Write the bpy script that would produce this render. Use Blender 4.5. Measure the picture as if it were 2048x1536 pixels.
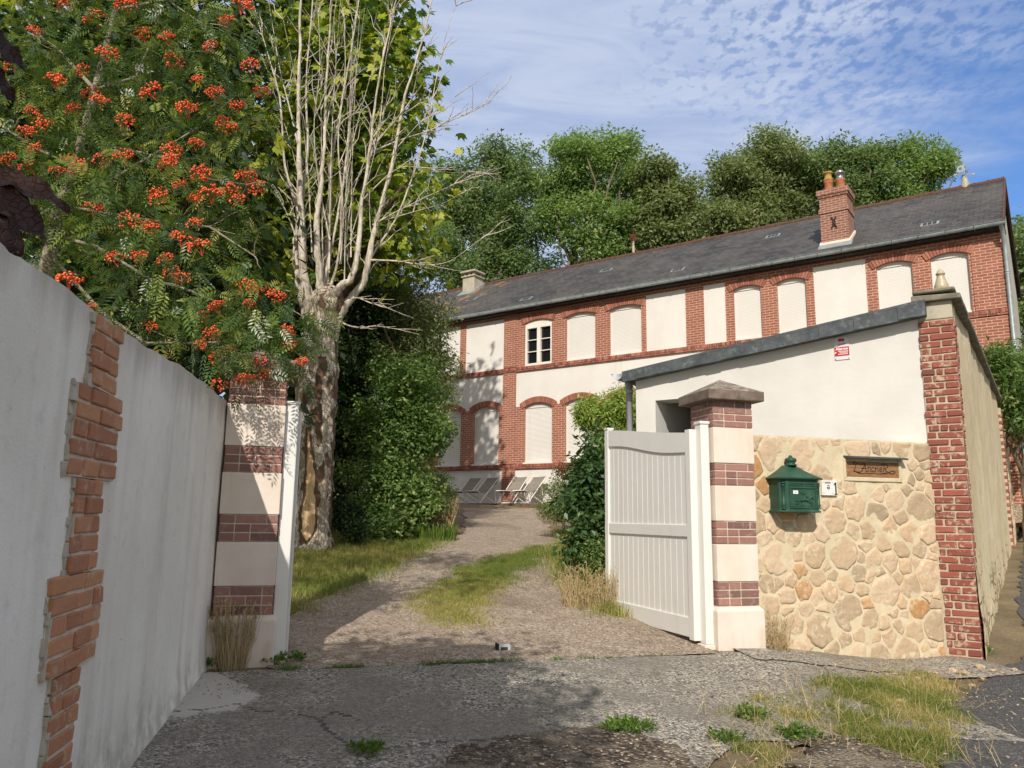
import bpy, bmesh, math, random
import numpy as np
from mathutils import Vector, Matrix, noise

for _o in list(bpy.data.objects):
    bpy.data.objects.remove(_o)
SC = bpy.context.scene
COL = SC.collection
R = math.radians

# ------------------------------------------------------------------ camera
CAMZ = 1.6
FPX = 1556.0            # focal length in pixels of the 2048 px wide photograph
PITCH, ROLL = R(9.8), R(0.8)
cd = bpy.data.cameras.new('camera')
cam = bpy.data.objects.new('camera', cd)
COL.objects.link(cam)
cd.sensor_width = 36.0
cd.lens = FPX / 2048 * 36.0
cd.clip_start = 0.05
cd.clip_end = 3000
_fw = Vector((0, math.cos(PITCH), math.sin(PITCH)))
_u0 = Vector((0, -math.sin(PITCH), math.cos(PITCH)))
_r0 = Vector((1, 0, 0))
_rt = math.cos(ROLL) * _r0 + math.sin(ROLL) * _u0
_up = -math.sin(ROLL) * _r0 + math.cos(ROLL) * _u0
cam.matrix_world = Matrix(((_rt.x, _up.x, -_fw.x, 0), (_rt.y, _up.y, -_fw.y, 0), (_rt.z, _up.z, -_fw.z, CAMZ), (0, 0, 0, 1)))
SC.camera = cam

# ------------------------------------------------------------------ sun, sky, exposure
LDIR = Vector((0.15, 1.0, -0.756)).normalized()      # the way the light travels
sd = bpy.data.lights.new('sun', 'SUN')
sd.energy = 3.6
sd.angle = R(0.5)
sd.color = (1.0, 0.93, 0.84)
sun = bpy.data.objects.new('sun', sd)
COL.objects.link(sun)
sun.location = (-3, -10, 20)
sun.rotation_euler = LDIR.to_track_quat('-Z', 'Y').to_euler()

SC.view_settings.view_transform = 'Standard'
SC.view_settings.look = 'None'
SC.view_settings.exposure = 0.30
SC.view_settings.gamma = 1.0

world = bpy.data.worlds.new('World')
SC.world = world
world.use_nodes = True


def lin(c):
    out = []
    for v in c:
        v = v / 255.0
        out.append(v / 12.92 if v <= 0.04045 else ((v + 0.055) / 1.055) ** 2.4)
    return tuple(out) + (1.0,)


class NT:
    """small helper for building node trees"""
    def __init__(self, tree):
        self.t = tree
        self.n = tree.nodes
        self.l = tree.links

    def new(self, typ, **kw):
        nd = self.n.new(typ)
        for k, v in kw.items():
            setattr(nd, k, v)
        return nd

    def link(self, a, b):
        self.l.new(a, b)

    def val(self, sock, v):
        if hasattr(v, 'is_linked'):
            self.l.new(v, sock)
        else:
            sock.default_value = v

    def math(self, op, a, b=0.0, clamp=False):
        nd = self.new('ShaderNodeMath', operation=op)
        nd.use_clamp = clamp
        self.val(nd.inputs[0], a)
        self.val(nd.inputs[1], b)
        return nd.outputs[0]

    def ramp(self, fac, stops, interp='LINEAR'):
        nd = self.new('ShaderNodeValToRGB')
        cr = nd.color_ramp
        cr.interpolation = interp
        while len(cr.elements) < len(stops):
            cr.elements.new(0.5)
        for e, (p, c) in zip(cr.elements, stops):
            e.position = p
            e.color = c if len(c) == 4 else tuple(c) + (1,)
        self.val(nd.inputs[0], fac)
        return nd.outputs[0]

    def mix(self, fac, a, b, mode='MIX'):
        nd = self.new('ShaderNodeMix', data_type='RGBA', blend_type=mode)
        self.val(nd.inputs[0], fac)
        self.val(nd.inputs[6], a)
        self.val(nd.inputs[7], b)
        return nd.outputs[2]

    def noise(self, vec, scale, detail=4.0, rough=0.55, dist=0.0):
        nd = self.new('ShaderNodeTexNoise')
        if vec is not None:
            self.l.new(vec, nd.inputs['Vector'])
        nd.inputs['Scale'].default_value = scale
        nd.inputs['Detail'].default_value = detail
        nd.inputs['Roughness'].default_value = rough
        nd.inputs['Distortion'].default_value = dist
        return nd.outputs[0]

    def maprange(self, v, a, b, c=0.0, d=1.0, smooth=True):
        nd = self.new('ShaderNodeMapRange')
        nd.interpolation_type = 'SMOOTHSTEP' if smooth else 'LINEAR'
        self.val(nd.inputs[0], v)
        for i, x in enumerate((a, b, c, d)):
            nd.inputs[i + 1].default_value = x
        return nd.outputs[0]

    def scalevec(self, vec, s):
        nd = self.new('ShaderNodeVectorMath', operation='MULTIPLY')
        self.l.new(vec, nd.inputs[0])
        nd.inputs[1].default_value = s
        return nd.outputs[0]


def build_world():
    T = NT(world.node_tree)
    T.n.clear()
    out = T.new('ShaderNodeOutputWorld')
    bg = T.new('ShaderNodeBackground')
    sky = T.new('ShaderNodeTexSky', sky_type='NISHITA')
    sky.sun_disc = False
    sky.sun_elevation = math.asin(-LDIR.z)
    sky.sun_rotation = math.atan2(-LDIR.x, -LDIR.y)
    sky.altitude = 100
    sky.air_density = 1.0
    sky.dust_density = 0.6
    sky.ozone_density = 2.5
    tc = T.new('ShaderNodeTexCoord')
    sep = T.new('ShaderNodeSeparateXYZ')
    T.link(tc.outputs['Generated'], sep.inputs[0])
    z = T.math('MAXIMUM', sep.outputs[2], 0.04)
    px = T.math('DIVIDE', sep.outputs[0], z)
    py = T.math('DIVIDE', sep.outputs[1], z)
    comb = T.new('ShaderNodeCombineXYZ')
    T.link(px, comb.inputs[0])
    T.link(py, comb.inputs[1])
    p = comb.outputs[0]
    # a flat cloud sheet: small broken cells overhead and to the right, a smooth veil lower down
    big = T.noise(p, 1.1, 3, 0.5, 0.3)
    cells = T.noise(T.scalevec(p, (1.15, 0.85, 1)), 28.0, 3.5, 0.55, 0.1)
    mid = T.noise(T.scalevec(p, (0.7, 1.2, 1)), 4.5, 5, 0.6, 0.5)
    cover = T.math('ADD', T.math('MULTIPLY', px, -1.15), T.math('MULTIPLY', T.math('SUBTRACT', big, 0.5), 1.1))
    cover = T.math('ADD', cover, T.math('MULTIPLY', T.math('SUBTRACT', mid, 0.5), 0.55))
    back = T.maprange(sep.outputs[1], 0.25, -0.15, 0.0, 1.0)  # unseen bright cloud added behind the camera to lift the shaded faces
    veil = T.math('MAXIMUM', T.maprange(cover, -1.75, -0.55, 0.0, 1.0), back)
    nearc = T.maprange(py, 1.45, 2.15, 1.0, 0.0)
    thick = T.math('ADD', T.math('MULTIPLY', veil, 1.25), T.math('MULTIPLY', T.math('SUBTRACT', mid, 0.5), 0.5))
    hole = T.math('MULTIPLY', T.maprange(cells, 0.58, 0.36, 0.0, 1.0), T.math('MULTIPLY', nearc, T.maprange(cover, 0.1, -0.8, 0.10, 0.66)))
    alpha = T.math('MULTIPLY', T.math('MULTIPLY', thick, T.math('SUBTRACT', 1.0, hole)), 0.92, clamp=True)
    alpha = T.math('MINIMUM', alpha, 0.93)
    alpha = T.math('MULTIPLY', alpha, T.maprange(sep.outputs[2], 0.0, 0.10), clamp=True)
    skyc = T.mix(1.0, sky.outputs[0], (0.54, 0.72, 0.95, 1), 'MULTIPLY')
    streak = T.noise(T.scalevec(p, (0.9, 2.2, 1)), 2.2, 6, 0.6, 1.2)
    veilc = T.mix(T.maprange(streak, 0.32, 0.66), (2.25, 2.78, 4.05, 1), (3.15, 3.55, 4.5, 1))
    cloud = T.mix(back, veilc, (3.7, 3.5, 3.25, 1))  # whiter, warmer tone for the added cloud behind the camera
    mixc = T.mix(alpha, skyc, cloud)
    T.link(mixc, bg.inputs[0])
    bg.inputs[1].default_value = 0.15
    T.link(bg.outputs[0], out.inputs[0])


build_world()

# ------------------------------------------------------------------ frames measured from the photograph
def ray(u, v):
    return _fw + (u - 1024) / FPX * _rt - (v - 768) / FPX * _up


def at(u, v, Y):
    """the world point that lies Y metres ahead on the line of sight through photograph pixel (u, v)"""
    d = ray(u, v)
    p = d * (Y / d.y)
    p.z += CAMZ
    return p


def sstep(x, a, b):
    t = np.clip((np.asarray(x, dtype=float) - a) / (b - a), 0, 1)
    return t * t * (3 - 2 * t)


GX, GY = 1.74, 7.0                     # front left corner of the right gate pillar
G = (0.964, 0.267)                     # along the gate line, to the right
W = (-0.267, 0.964)                    # through the gate, up the drive
HA = (0.814, -0.581)                   # along the house front, to the right
HB = (0.581, 0.814)                    # away from the street, along the gable


def ground_z(X, Y):
    X = np.asarray(X, dtype=float)
    Y = np.asarray(Y, dtype=float)
    d = (X - GX) * W[0] + (Y - GY) * W[1]
    s = (X - GX) * G[0] + (Y - GY) * G[1]
    up = np.where(d > 0, 0.0825 * d, 0.075 * d)
    A = 0.51 + up
    A = np.minimum(A, 2.06 + 0.0 * d)
    S = 0.35 + 0.077 * ((X - 4.35) * HB[0] + (Y - 7.75) * HB[1])
    k = sstep(s, 0.2, 2.5)
    inside = sstep(d, 0.3, 1.5) * (1 - sstep((X - 4.45) * 0.829 - (Y - 7.63) * 0.559, -0.35, -0.1))
    k = k * (1 - inside)
    z = A * (1 - k) + S * k
    hb = X * HB[0] + (Y - 27) * HB[1]          # behind the house the hill begins
    hill = 7.0 * sstep(hb, 9, 40)
    return z + hill


def gz(x, y):
    return float(ground_z(x, y))


# ------------------------------------------------------------------ mesh builder
class MB:
    def __init__(self):
        self.v = []
        self.f = []
        self.t = []
        self.m = []

    def poly(self, pts, tint=0.5, mat=0):
        i = len(self.v)
        self.v += [tuple(p) for p in pts]
        self.f.append(tuple(range(i, i + len(pts))))
        self.t.append(tint)
        self.m.append(mat)

    def faces(self, verts, faces, tint=0.5, mat=0):
        i = len(self.v)
        self.v += [tuple(p) for p in verts]
        for f in faces:
            self.f.append(tuple(i + k for k in f))
            self.t.append(tint)
            self.m.append(mat)

    def hexa(self, p, tint=0.5, mat=0):
        """8 points: bottom ring 0-3 (counter-clockwise from above), top ring 4-7"""
        self.faces(p, [(3, 2, 1, 0), (4, 5, 6, 7), (0, 1, 5, 4), (1, 2, 6, 5), (2, 3, 7, 6), (3, 0, 4, 7)], tint, mat)

    def box(self, x0, x1, y0, y1, z0, z1, tint=0.5, mat=0, M=None, jit=0.0, rng=None):
        p = [Vector(q) for q in ((x0, y0, z0), (x1, y0, z0), (x1, y1, z0), (x0, y1, z0), (x0, y0, z1), (x1, y0, z1), (x1, y1, z1), (x0, y1, z1))]
        if jit:
            p = [q + Vector((rng.uniform(-jit, jit), rng.uniform(-jit, jit), rng.uniform(-jit, jit))) for q in p]
        if M is not None:
            p = [M @ q for q in p]
        self.hexa(p, tint, mat)

    def tube(self, pts, rad, seg=8, tint=0.5, mat=0, cap=True):
        pts = [Vector(p) for p in pts]
        n = len(pts)
        if not hasattr(rad, '__len__'):
            rad = [rad] * n
        rings = []
        ref = Vector((0.0123, 0.999, 0.03)).normalized()
        for k in range(n):
            d = (pts[min(k + 1, n - 1)] - pts[max(k - 1, 0)])
            if d.length < 1e-9:
                d = Vector((0, 0, 1))
            d.normalize()
            r_ = ref if abs(d.dot(ref)) < 0.95 else Vector((1, 0, 0))
            u = d.cross(r_).normalized()
            w_ = d.cross(u)
            rings.append([pts[k] + rad[k] * (math.cos(2 * math.pi * j / seg) * u + math.sin(2 * math.pi * j / seg) * w_) for j in range(seg)])
        vs = [q for r_ in rings for q in r_]
        fs = []
        for k in range(n - 1):
            for j in range(seg):
                fs.append((k * seg + j, k * seg + (j + 1) % seg, (k + 1) * seg + (j + 1) % seg, (k + 1) * seg + j))
        if cap:
            fs.append(tuple(range(seg)))
            fs.append(tuple(reversed(range((n - 1) * seg, n * seg))))
        self.faces(vs, fs, tint, mat)

    def lathe(self, c, prof, seg=16, tint=0.5, mat=0):
        c = Vector(c)
        vs = []
        for r_, z in prof:
            for j in range(seg):
                a = 2 * math.pi * j / seg
                vs.append(c + Vector((r_ * math.cos(a), r_ * math.sin(a), z)))
        fs = []
        n = len(prof)
        for k in range(n - 1):
            for j in range(seg):
                fs.append((k * seg + j, k * seg + (j + 1) % seg, (k + 1) * seg + (j + 1) % seg, (k + 1) * seg + j))
        fs.append(tuple(reversed(range(seg))))
        fs.append(tuple(range((n - 1) * seg, n * seg)))
        self.faces(vs, fs, tint, mat)

    def build(self, name, mats, parent=None, smooth=False, bevel=0.0, bseg=1, loc=None):
        me = bpy.data.meshes.new(name)
        me.from_pydata([tuple(v) for v in self.v], [], self.f)
        if not isinstance(mats, (list, tuple)):
            mats = [mats]
        for m in mats:
            me.materials.append(m)
        me.polygons.foreach_set('material_index', self.m)
        at_ = me.attributes.new('tint', 'FLOAT', 'FACE')
        at_.data.foreach_set('value', np.array(self.t, dtype=np.float32))
        box_uv(me)
        if smooth:
            me.polygons.foreach_set('use_smooth', [True] * len(me.polygons))
        me.update()
        return link(name, me, parent, bevel, bseg, loc)


def link(name, me, parent=None, bevel=0.0, bseg=1, loc=None):
    o = bpy.data.objects.new(name, me)
    COL.objects.link(o)
    if parent is not None:
        o.parent = parent
    if loc is not None:
        o.location = loc
    if bevel:
        md = o.modifiers.new('bevel', 'BEVEL')
        md.width = bevel
        md.segments = bseg
        md.limit_method = 'ANGLE'
        md.angle_limit = R(40)
    return o


def box_uv(me):
    n = len(me.polygons)
    if n == 0:
        return
    co = np.empty(len(me.vertices) * 3, dtype=np.float32)
    me.vertices.foreach_get('co', co)
    co = co.reshape(-1, 3)
    nr = np.empty(n * 3, dtype=np.float32)
    me.polygons.foreach_get('normal', nr)
    nr = np.abs(nr.reshape(-1, 3))
    tot = np.empty(n, dtype=np.int32)
    me.polygons.foreach_get('loop_total', tot)
    vi = np.empty(len(me.loops), dtype=np.int32)
    me.loops.foreach_get('vertex_index', vi)
    axis = np.repeat(np.where(nr[:, 2] > 0.75, 2, np.where(nr[:, 0] > nr[:, 1], 0, 1)), tot)
    c = co[vi]
    u = np.where(axis == 0, c[:, 1], c[:, 0])
    v = np.where(axis == 2, c[:, 1], c[:, 2])
    uv = me.uv_layers.new(name='UVMap')
    uv.data.foreach_set('uv', np.stack([u, v], 1).astype(np.float32).ravel())


def empty(name, label=None, cat=None, loc=(0, 0, 0), rz=0.0, group=None):
    o = bpy.data.objects.new(name, None)
    COL.objects.link(o)
    o.location = loc
    o.rotation_euler = (0, 0, rz)
    o.empty_display_size = 0.2
    if label:
        tag(o, label, cat, group)
    return o


def tag(o, label, cat, group=None):
    o['label'] = label
    o['category'] = cat
    if group:
        o['group'] = group
    return o


def struct(o, kind='structure'):
    o['kind'] = kind
    return o


def bulk_mesh(name, verts, quads, tint, mat, parent=None, smooth=False, loop=4):
    """verts (N,3), quads (M,loop) as numpy, tint (M,)"""
    me = bpy.data.meshes.new(name)
    nv, nf = len(verts), len(quads)
    me.vertices.add(nv)
    me.vertices.foreach_set('co', np.asarray(verts, dtype=np.float32).ravel())
    me.loops.add(nf * loop)
    me.loops.foreach_set('vertex_index', np.asarray(quads, dtype=np.int32).ravel())
    me.polygons.add(nf)
    me.polygons.foreach_set('loop_start', np.arange(nf, dtype=np.int32) * loop)
    me.polygons.foreach_set('loop_total', np.full(nf, loop, dtype=np.int32))
    a_ = me.attributes.new('tint', 'FLOAT', 'FACE')
    a_.data.foreach_set('value', np.asarray(tint, dtype=np.float32))
    me.materials.append(mat)
    me.update(calc_edges=True)
    me.validate()
    if smooth:
        me.polygons.foreach_set('use_smooth', [True] * len(me.polygons))
    return link(name, me, parent)


# ------------------------------------------------------------------ materials
MATS = {}


def newmat(name):
    m = bpy.data.materials.new(name)
    m.use_nodes = True
    T = NT(m.node_tree)
    T.n.clear()
    out = T.new('ShaderNodeOutputMaterial')
    b = T.new('ShaderNodeBsdfPrincipled')
    b.inputs['Specular IOR Level'].default_value = 0.3
    T.link(b.outputs[0], out.inputs[0])
    MATS[name] = m
    return m, T, b, out


def objco(T):
    return T.new('ShaderNodeTexCoord').outputs['Object']


def uvco(T):
    return T.new('ShaderNodeTexCoord').outputs['UV']


def tintattr(T):
    a_ = T.new('ShaderNodeAttribute')
    a_.attribute_name = 'tint'
    return a_.outputs['Fac']


def bump(T, b, h, strength=0.4, dist=0.02):
    bp = T.new('ShaderNodeBump')
    bp.inputs['Strength'].default_value = strength
    bp.inputs['Distance'].default_value = dist
    T.link(h, bp.inputs['Height'])
    T.link(bp.outputs[0], b.inputs['Normal'])


def mottled(name, c1, c2, scale=3.0, rough=0.8, bscale=40.0, bstr=0.15, bdist=0.01, c3=None, s3=0.7, streak=0.0, spec=0.3, metal=0.0):
    """two-colour mottled surface with a fine bump, optional dirt colour c3 with vertical streaks"""
    m, T, b, out = newmat(name)
    co = objco(T)
    f = T.maprange(T.noise(co, scale, 5, 0.6), 0.35, 0.65)
    col = T.mix(f, lin(c1), lin(c2))
    if c3 is not None:
        st = T.noise(T.scalevec(co, (1, 1, 0.12 if streak else 1.0)), s3 * 4, 4, 0.6)
        st2 = T.noise(co, s3, 3, 0.5)
        k = T.math('MULTIPLY', T.maprange(st, 0.5, 0.78), T.maprange(st2, 0.38, 0.62))
        col = T.mix(T.math('MULTIPLY', k, 0.9 if not streak else streak), col, lin(c3))
    T.link(col, b.inputs['Base Color'])
    b.inputs['Roughness'].default_value = rough
    b.inputs['Specular IOR Level'].default_value = spec
    b.inputs['Metallic'].default_value = metal
    if bstr:
        bump(T, b, T.noise(co, bscale, 6, 0.65), bstr, bdist)
    return m


mottled('house_render', (219, 214, 206), (225, 221, 213), 1.2, 0.9, 60, 0.1, 0.006, (205, 196, 178), 0.5, 0.5)
mottled('shed_render', (209, 206, 200), (217, 214, 208), 1.5, 0.88, 14, 0.22, 0.012, (208, 201, 188), 0.8, 0.35)
mottled('pillar_render', (217, 203, 188), (225, 213, 200), 4.0, 0.85, 60, 0.12, 0.004, (212, 190, 166), 2.5, 0.7)
mottled('plinth_render', (212, 197, 183), (224, 211, 199), 3.5, 0.85, 50, 0.15, 0.006, (192, 168, 142), 2.0, 0.9)
mottled('white_plastic', (222, 220, 214), (226, 224, 218), 2, 0.35, 20, 0.02, 0.002, (205, 200, 188), 1.5, 0.5, spec=0.45)
mottled('white_frame', (225, 220, 208), (232, 228, 218), 2, 0.5, 20, 0.03, 0.002)
mottled('shutter', (216, 212, 204), (221, 217, 210), 0.8, 0.6, 40, 0.03, 0.002, (200, 192, 176), 0.8, 0.4)
mottled('zinc', (136, 146, 146), (158, 166, 166), 6, 0.5, 30, 0.05, 0.003, spec=0.5, metal=0.25)
mottled('steel', (170, 172, 172), (200, 202, 202), 6, 0.3, 30, 0.05, 0.003, spec=0.5, metal=0.9)
mottled('grey_pipe', (168, 172, 176), (182, 186, 190), 3, 0.5, 20, 0.03, 0.002)
mottled('slate_edge', (66, 72, 75), (84, 90, 92), 7, 0.55, 18, 0.35, 0.01, (120, 126, 126), 4.0, spec=0.4)
mottled('cap_stone', (106, 92, 84), (128, 112, 102), 9, 0.9, 45, 0.4, 0.01, (84, 76, 68), 3.0)
mottled('cap_lichen', (92, 84, 74), (150, 138, 124), 14, 0.95, 60, 0.6, 0.012, (186, 176, 158), 5.0)
mottled('concrete_post', (166, 158, 138), (186, 178, 158), 6, 0.95, 50, 0.3, 0.008, (120, 116, 98), 3.0, 0.6)
mottled('coping', (112, 108, 96), (140, 134, 118), 8, 0.95, 40, 0.5, 0.012, (72, 72, 58), 3.0)
mottled('terracotta', (160, 98, 70), (180, 118, 90), 8, 0.85, 50, 0.2, 0.005, (134, 90, 68), 4)
mottled('ridge_clay', (78, 56, 50), (98, 70, 60), 12, 0.9, 40, 0.3, 0.006, (96, 88, 74), 3)
mottled('yellow_cowl', (176, 144, 74), (150, 112, 54), 10, 0.6, 40, 0.2, 0.004)
mottled('dark_iron', (40, 38, 36), (64, 56, 50), 12, 0.7, 60, 0.3, 0.004)
mottled('rust', (128, 70, 48), (96, 62, 50), 16, 0.9, 60, 0.4, 0.004)  # nearer blobs added so the gaps behind the rowan stay dark
mottled('mail_green', (36, 70, 55), (44, 82, 64), 6, 0.5, 60, 0.12, 0.002, (66, 94, 78), 3, spec=0.4)
mottled('paper', (236, 236, 234), (242, 242, 240), 5, 0.6, 10, 0.0)
mottled('ink', (34, 34, 36), (44, 44, 46), 5, 0.5, 10, 0.0)
mottled('red_print', (186, 34, 44), (196, 44, 54), 5, 0.45, 10, 0.0)
mottled('grey_print', (130, 136, 140), (140, 146, 150), 5, 0.45, 10, 0.0)
mottled('sign_face', (214, 212, 216), (220, 218, 222), 5, 0.4, 10, 0.0, spec=0.5)
mottled('canvas', (126, 118, 108), (136, 128, 118), 6, 0.9, 200, 0.1, 0.002)
mottled('canvas_dark', (92, 86, 80), (102, 96, 90), 6, 0.9, 200, 0.1, 0.002)
mottled('cut_mortar', (176, 160, 136), (192, 176, 152), 12, 0.95, 60, 0.5, 0.008)
mottled('soft_mortar', (196, 182, 162), (210, 198, 178), 14, 0.95, 70, 0.5, 0.008, (150, 140, 122), 3)
mottled('stone_mortar', (198, 184, 153), (208, 195, 166), 8, 0.95, 55, 0.45, 0.01, (182, 163, 128), 2.2)
mottled('broken_edge', (176, 168, 152), (192, 184, 170), 14, 0.95, 60, 0.6, 0.01, (132, 124, 108), 4)
mottled('joint_mortar', (128, 120, 104), (150, 142, 126), 14, 0.95, 60, 0.5, 0.008, (92, 94, 76), 3)
mottled('rear_wall', (176, 168, 150), (192, 184, 168), 2, 0.95, 40, 0.2, 0.01, (140, 134, 116), 1, 0.6)
mottled('dark_room', (66, 62, 56), (80, 76, 70), 2, 0.95, 40, 0.1, 0.01)  # shade of the shed interior is put into this colour
mottled('wood_edge', (96, 78, 62), (120, 98, 78), 8, 0.9, 40, 0.3, 0.01)


def ruddy(name, stops, mort=None, rough=0.88, nscale=60, bstr=0.35, chip=None, chipamt=0.5):
    """modelled bricks: colour by the per-brick tint plus speckle; mat index 0"""
    m, T, b, out = newmat(name)
    co = objco(T)
    t = tintattr(T)
    n = T.noise(co, nscale, 5, 0.65)
    f = T.math('ADD', T.math('MULTIPLY', t, 0.75), T.math('MULTIPLY', n, 0.3))
    col = T.ramp(f, stops)
    if chip is not None:
        k = T.math('MULTIPLY', T.maprange(T.noise(co, 22, 5, 0.65), 0.5, 0.62), T.maprange(T.noise(co, 3.5, 3, 0.5), 0.42, 0.58))
        col = T.mix(T.math('MULTIPLY', k, chipamt), col, lin(chip))
    T.link(col, b.inputs['Base Color'])
    b.inputs['Roughness'].default_value = rough
    bump(T, b, T.math('ADD', n, T.math('MULTIPLY', T.noise(co, 14, 4, 0.6), 1.2)), bstr, 0.008)
    return m


ruddy('brick_orange', [(0.0, lin((140, 96, 74))), (0.35, lin((172, 120, 90))), (0.7, lin((192, 140, 104))), (1.0, lin((204, 156, 120)))], bstr=0.5, chip=(196, 180, 154), chipamt=0.5)
ruddy('brick_plum', [(0.0, lin((106, 82, 78))), (0.4, lin((138, 102, 94))), (0.75, lin((158, 116, 104))), (1.0, lin((176, 142, 130)))], bstr=0.3, chip=(178, 156, 148), chipamt=0.45)
ruddy('brick_red', [(0.0, lin((100, 68, 62))), (0.4, lin((134, 76, 66))), (0.75, lin((152, 88, 74))), (1.0, lin((166, 106, 90)))], bstr=0.45, chip=(190, 172, 148), chipamt=0.8)
ruddy('brick_arch', [(0.0, lin((128, 84, 70))), (0.4, lin((152, 98, 80))), (0.75, lin((168, 110, 90))), (1.0, lin((184, 128, 106)))], nscale=20, bstr=0.25)
ruddy('brick_sill', [(0.0, lin((104, 66, 58))), (0.4, lin((140, 84, 70))), (0.75, lin((164, 100, 82))), (1.0, lin((190, 140, 120)))], nscale=20, bstr=0.25)
ruddy('field_stone', [(0.0, lin((132, 124, 108))), (0.18, lin((166, 148, 122))), (0.40, lin((190, 166, 136))), (0.6, lin((202, 180, 152))), (0.78, lin((190, 154, 114))), (0.9, lin((178, 136, 90))), (1.0, lin((160, 116, 74)))], nscale=26, bstr=0.9, chip=(222, 208, 184), chipamt=0.5)


def running_bond(name, c1, c2, mortar, bw=0.23, bh=0.075, mw=0.011, dark=None):
    m, T, b, out = newmat(name)
    uv = uvco(T)
    br = T.new('ShaderNodeTexBrick')
    br.offset = 0.5
    T.link(uv, br.inputs['Vector'])
    br.inputs['Color1'].default_value = lin(c1)
    br.inputs['Color2'].default_value = lin(c2)
    br.inputs['Mortar'].default_value = lin(mortar)
    br.inputs['Scale'].default_value = 1.0
    br.inputs['Mortar Size'].default_value = mw
    br.inputs['Mortar Smooth'].default_value = 0.2
    br.inputs['Bias'].default_value = 0.0
    br.inputs['Brick Width'].default_value = bw
    br.inputs['Row Height'].default_value = bh
    n = T.noise(uv, 3.0, 5, 0.65)
    n2 = T.noise(uv, 30.0, 4, 0.6)
    col = T.mix(T.maprange(n, 0.35, 0.7, 0.0, 0.28), br.outputs['Color'], lin(dark or (110, 66, 52)))
    col = T.mix(T.maprange(n2, 0.3, 0.75, 0.0, 0.22), col, lin((206, 150, 124)))
    T.link(col, b.inputs['Base Color'])
    b.inputs['Roughness'].default_value = 0.9
    inv = T.math('SUBTRACT', 1.0, br.outputs['Fac'])
    bump(T, b, T.math('ADD', inv, T.math('MULTIPLY', n2, 0.3)), 0.5, 0.008)
    return m


running_bond('house_brick', (158, 96, 76), (136, 80, 64), (200, 164, 142), dark=(104, 72, 60))
running_bond('chimney_brick', (146, 88, 70), (114, 70, 58), (172, 150, 134), 0.21, 0.07, 0.013, (88, 62, 54))


def slate_mat():
    m, T, b, out = newmat('slate_roof')
    uv = uvco(T)
    br = T.new('ShaderNodeTexBrick')
    T.link(uv, br.inputs['Vector'])
    br.inputs['Color1'].default_value = lin((50, 49, 47))
    br.inputs['Color2'].default_value = lin((80, 76, 71))
    br.inputs['Mortar'].default_value = lin((40, 39, 38))
    br.inputs['Scale'].default_value = 1.0
    br.inputs['Mortar Size'].default_value = 0.010
    br.inputs['Brick Width'].default_value = 0.24
    br.inputs['Row Height'].default_value = 0.17
    n = T.noise(uv, 0.7, 5, 0.65)
    n2 = T.noise(T.scalevec(uv, (1.0, 4.0, 1.0)), 5.0, 4, 0.6)
    n3 = T.noise(uv, 0.28, 3, 0.5)
    col = T.mix(T.maprange(n, 0.4, 0.7, 0, 0.55), br.outputs['Color'], lin((94, 88, 80)))
    pale = T.math('MULTIPLY', T.maprange(n2, 0.5, 0.68), T.maprange(n3, 0.42, 0.56))
    col = T.mix(T.math('MULTIPLY', pale, 0.7), col, lin((112, 107, 99)))
    # orange lichen towards the far end of the roof
    sp = T.new('ShaderNodeSeparateXYZ')
    T.link(uv, sp.inputs[0])
    far = T.maprange(sp.outputs[0], -1.6, -3.4)
    li = T.math('MULTIPLY', T.maprange(T.noise(uv, 2.2, 5, 0.65), 0.5, 0.64), far)
    col = T.mix(T.math('MULTIPLY', li, 0.85), col, lin((150, 112, 66)))
    T.link(col, b.inputs['Base Color'])
    b.inputs['Roughness'].default_value = 0.62
    h = T.math('ADD', T.math('SUBTRACT', 1.0, br.outputs['Fac']), T.math('MULTIPLY', n2, 0.8))
    bump(T, b, h, 0.6, 0.012)


slate_mat()


def leafmat(name, stops, trans=0.4, gloss=0.35, rough=0.5):
    m = bpy.data.materials.new(name)
    m.use_nodes = True
    T = NT(m.node_tree)
    T.n.clear()
    out = T.new('ShaderNodeOutputMaterial')
    t = tintattr(T)
    col = T.ramp(t, [(p, lin(c)) for p, c in stops])
    d = T.new('ShaderNodeBsdfPrincipled')
    d.inputs['Roughness'].default_value = rough
    d.inputs['Specular IOR Level'].default_value = gloss
    T.link(col, d.inputs['Base Color'])
    tr = T.new('ShaderNodeBsdfTranslucent')
    tc_ = T.mix(1.0, col, (1.3, 1.35, 0.8, 1), 'MULTIPLY')
    T.link(tc_, tr.inputs[0])
    mx = T.new('ShaderNodeMixShader')
    mx.inputs[0].default_value = trans
    T.link(d.outputs[0], mx.inputs[1])
    T.link(tr.outputs[0], mx.inputs[2])
    T.link(mx.outputs[0], out.inputs[0])
    MATS[name] = m
    return m


leafmat('leaf_chestnut', [(0, (44, 72, 26)), (0.35, (88, 118, 42)), (0.6, (156, 170, 64)), (1, (204, 202, 86))], 0.4)
leafmat('leaf_rowan', [(0, (40, 64, 26)), (0.5, (80, 106, 46)), (0.85, (138, 152, 70)), (1, (186, 180, 110))], 0.3, 0.4, 0.34)
leafmat('leaf_dark', [(0, (26, 42, 22)), (0.5, (42, 62, 30)), (1, (78, 98, 48))], 0.2, 0.25)  # near-black green: shade between the hedge leaves is put into the colour
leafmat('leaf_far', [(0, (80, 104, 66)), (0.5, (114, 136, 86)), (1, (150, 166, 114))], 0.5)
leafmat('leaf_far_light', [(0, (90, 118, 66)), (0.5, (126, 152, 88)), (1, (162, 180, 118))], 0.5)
leafmat('leaf_far_olive', [(0, (90, 108, 68)), (0.5, (122, 136, 88)), (1, (160, 166, 120))], 0.48)
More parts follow.
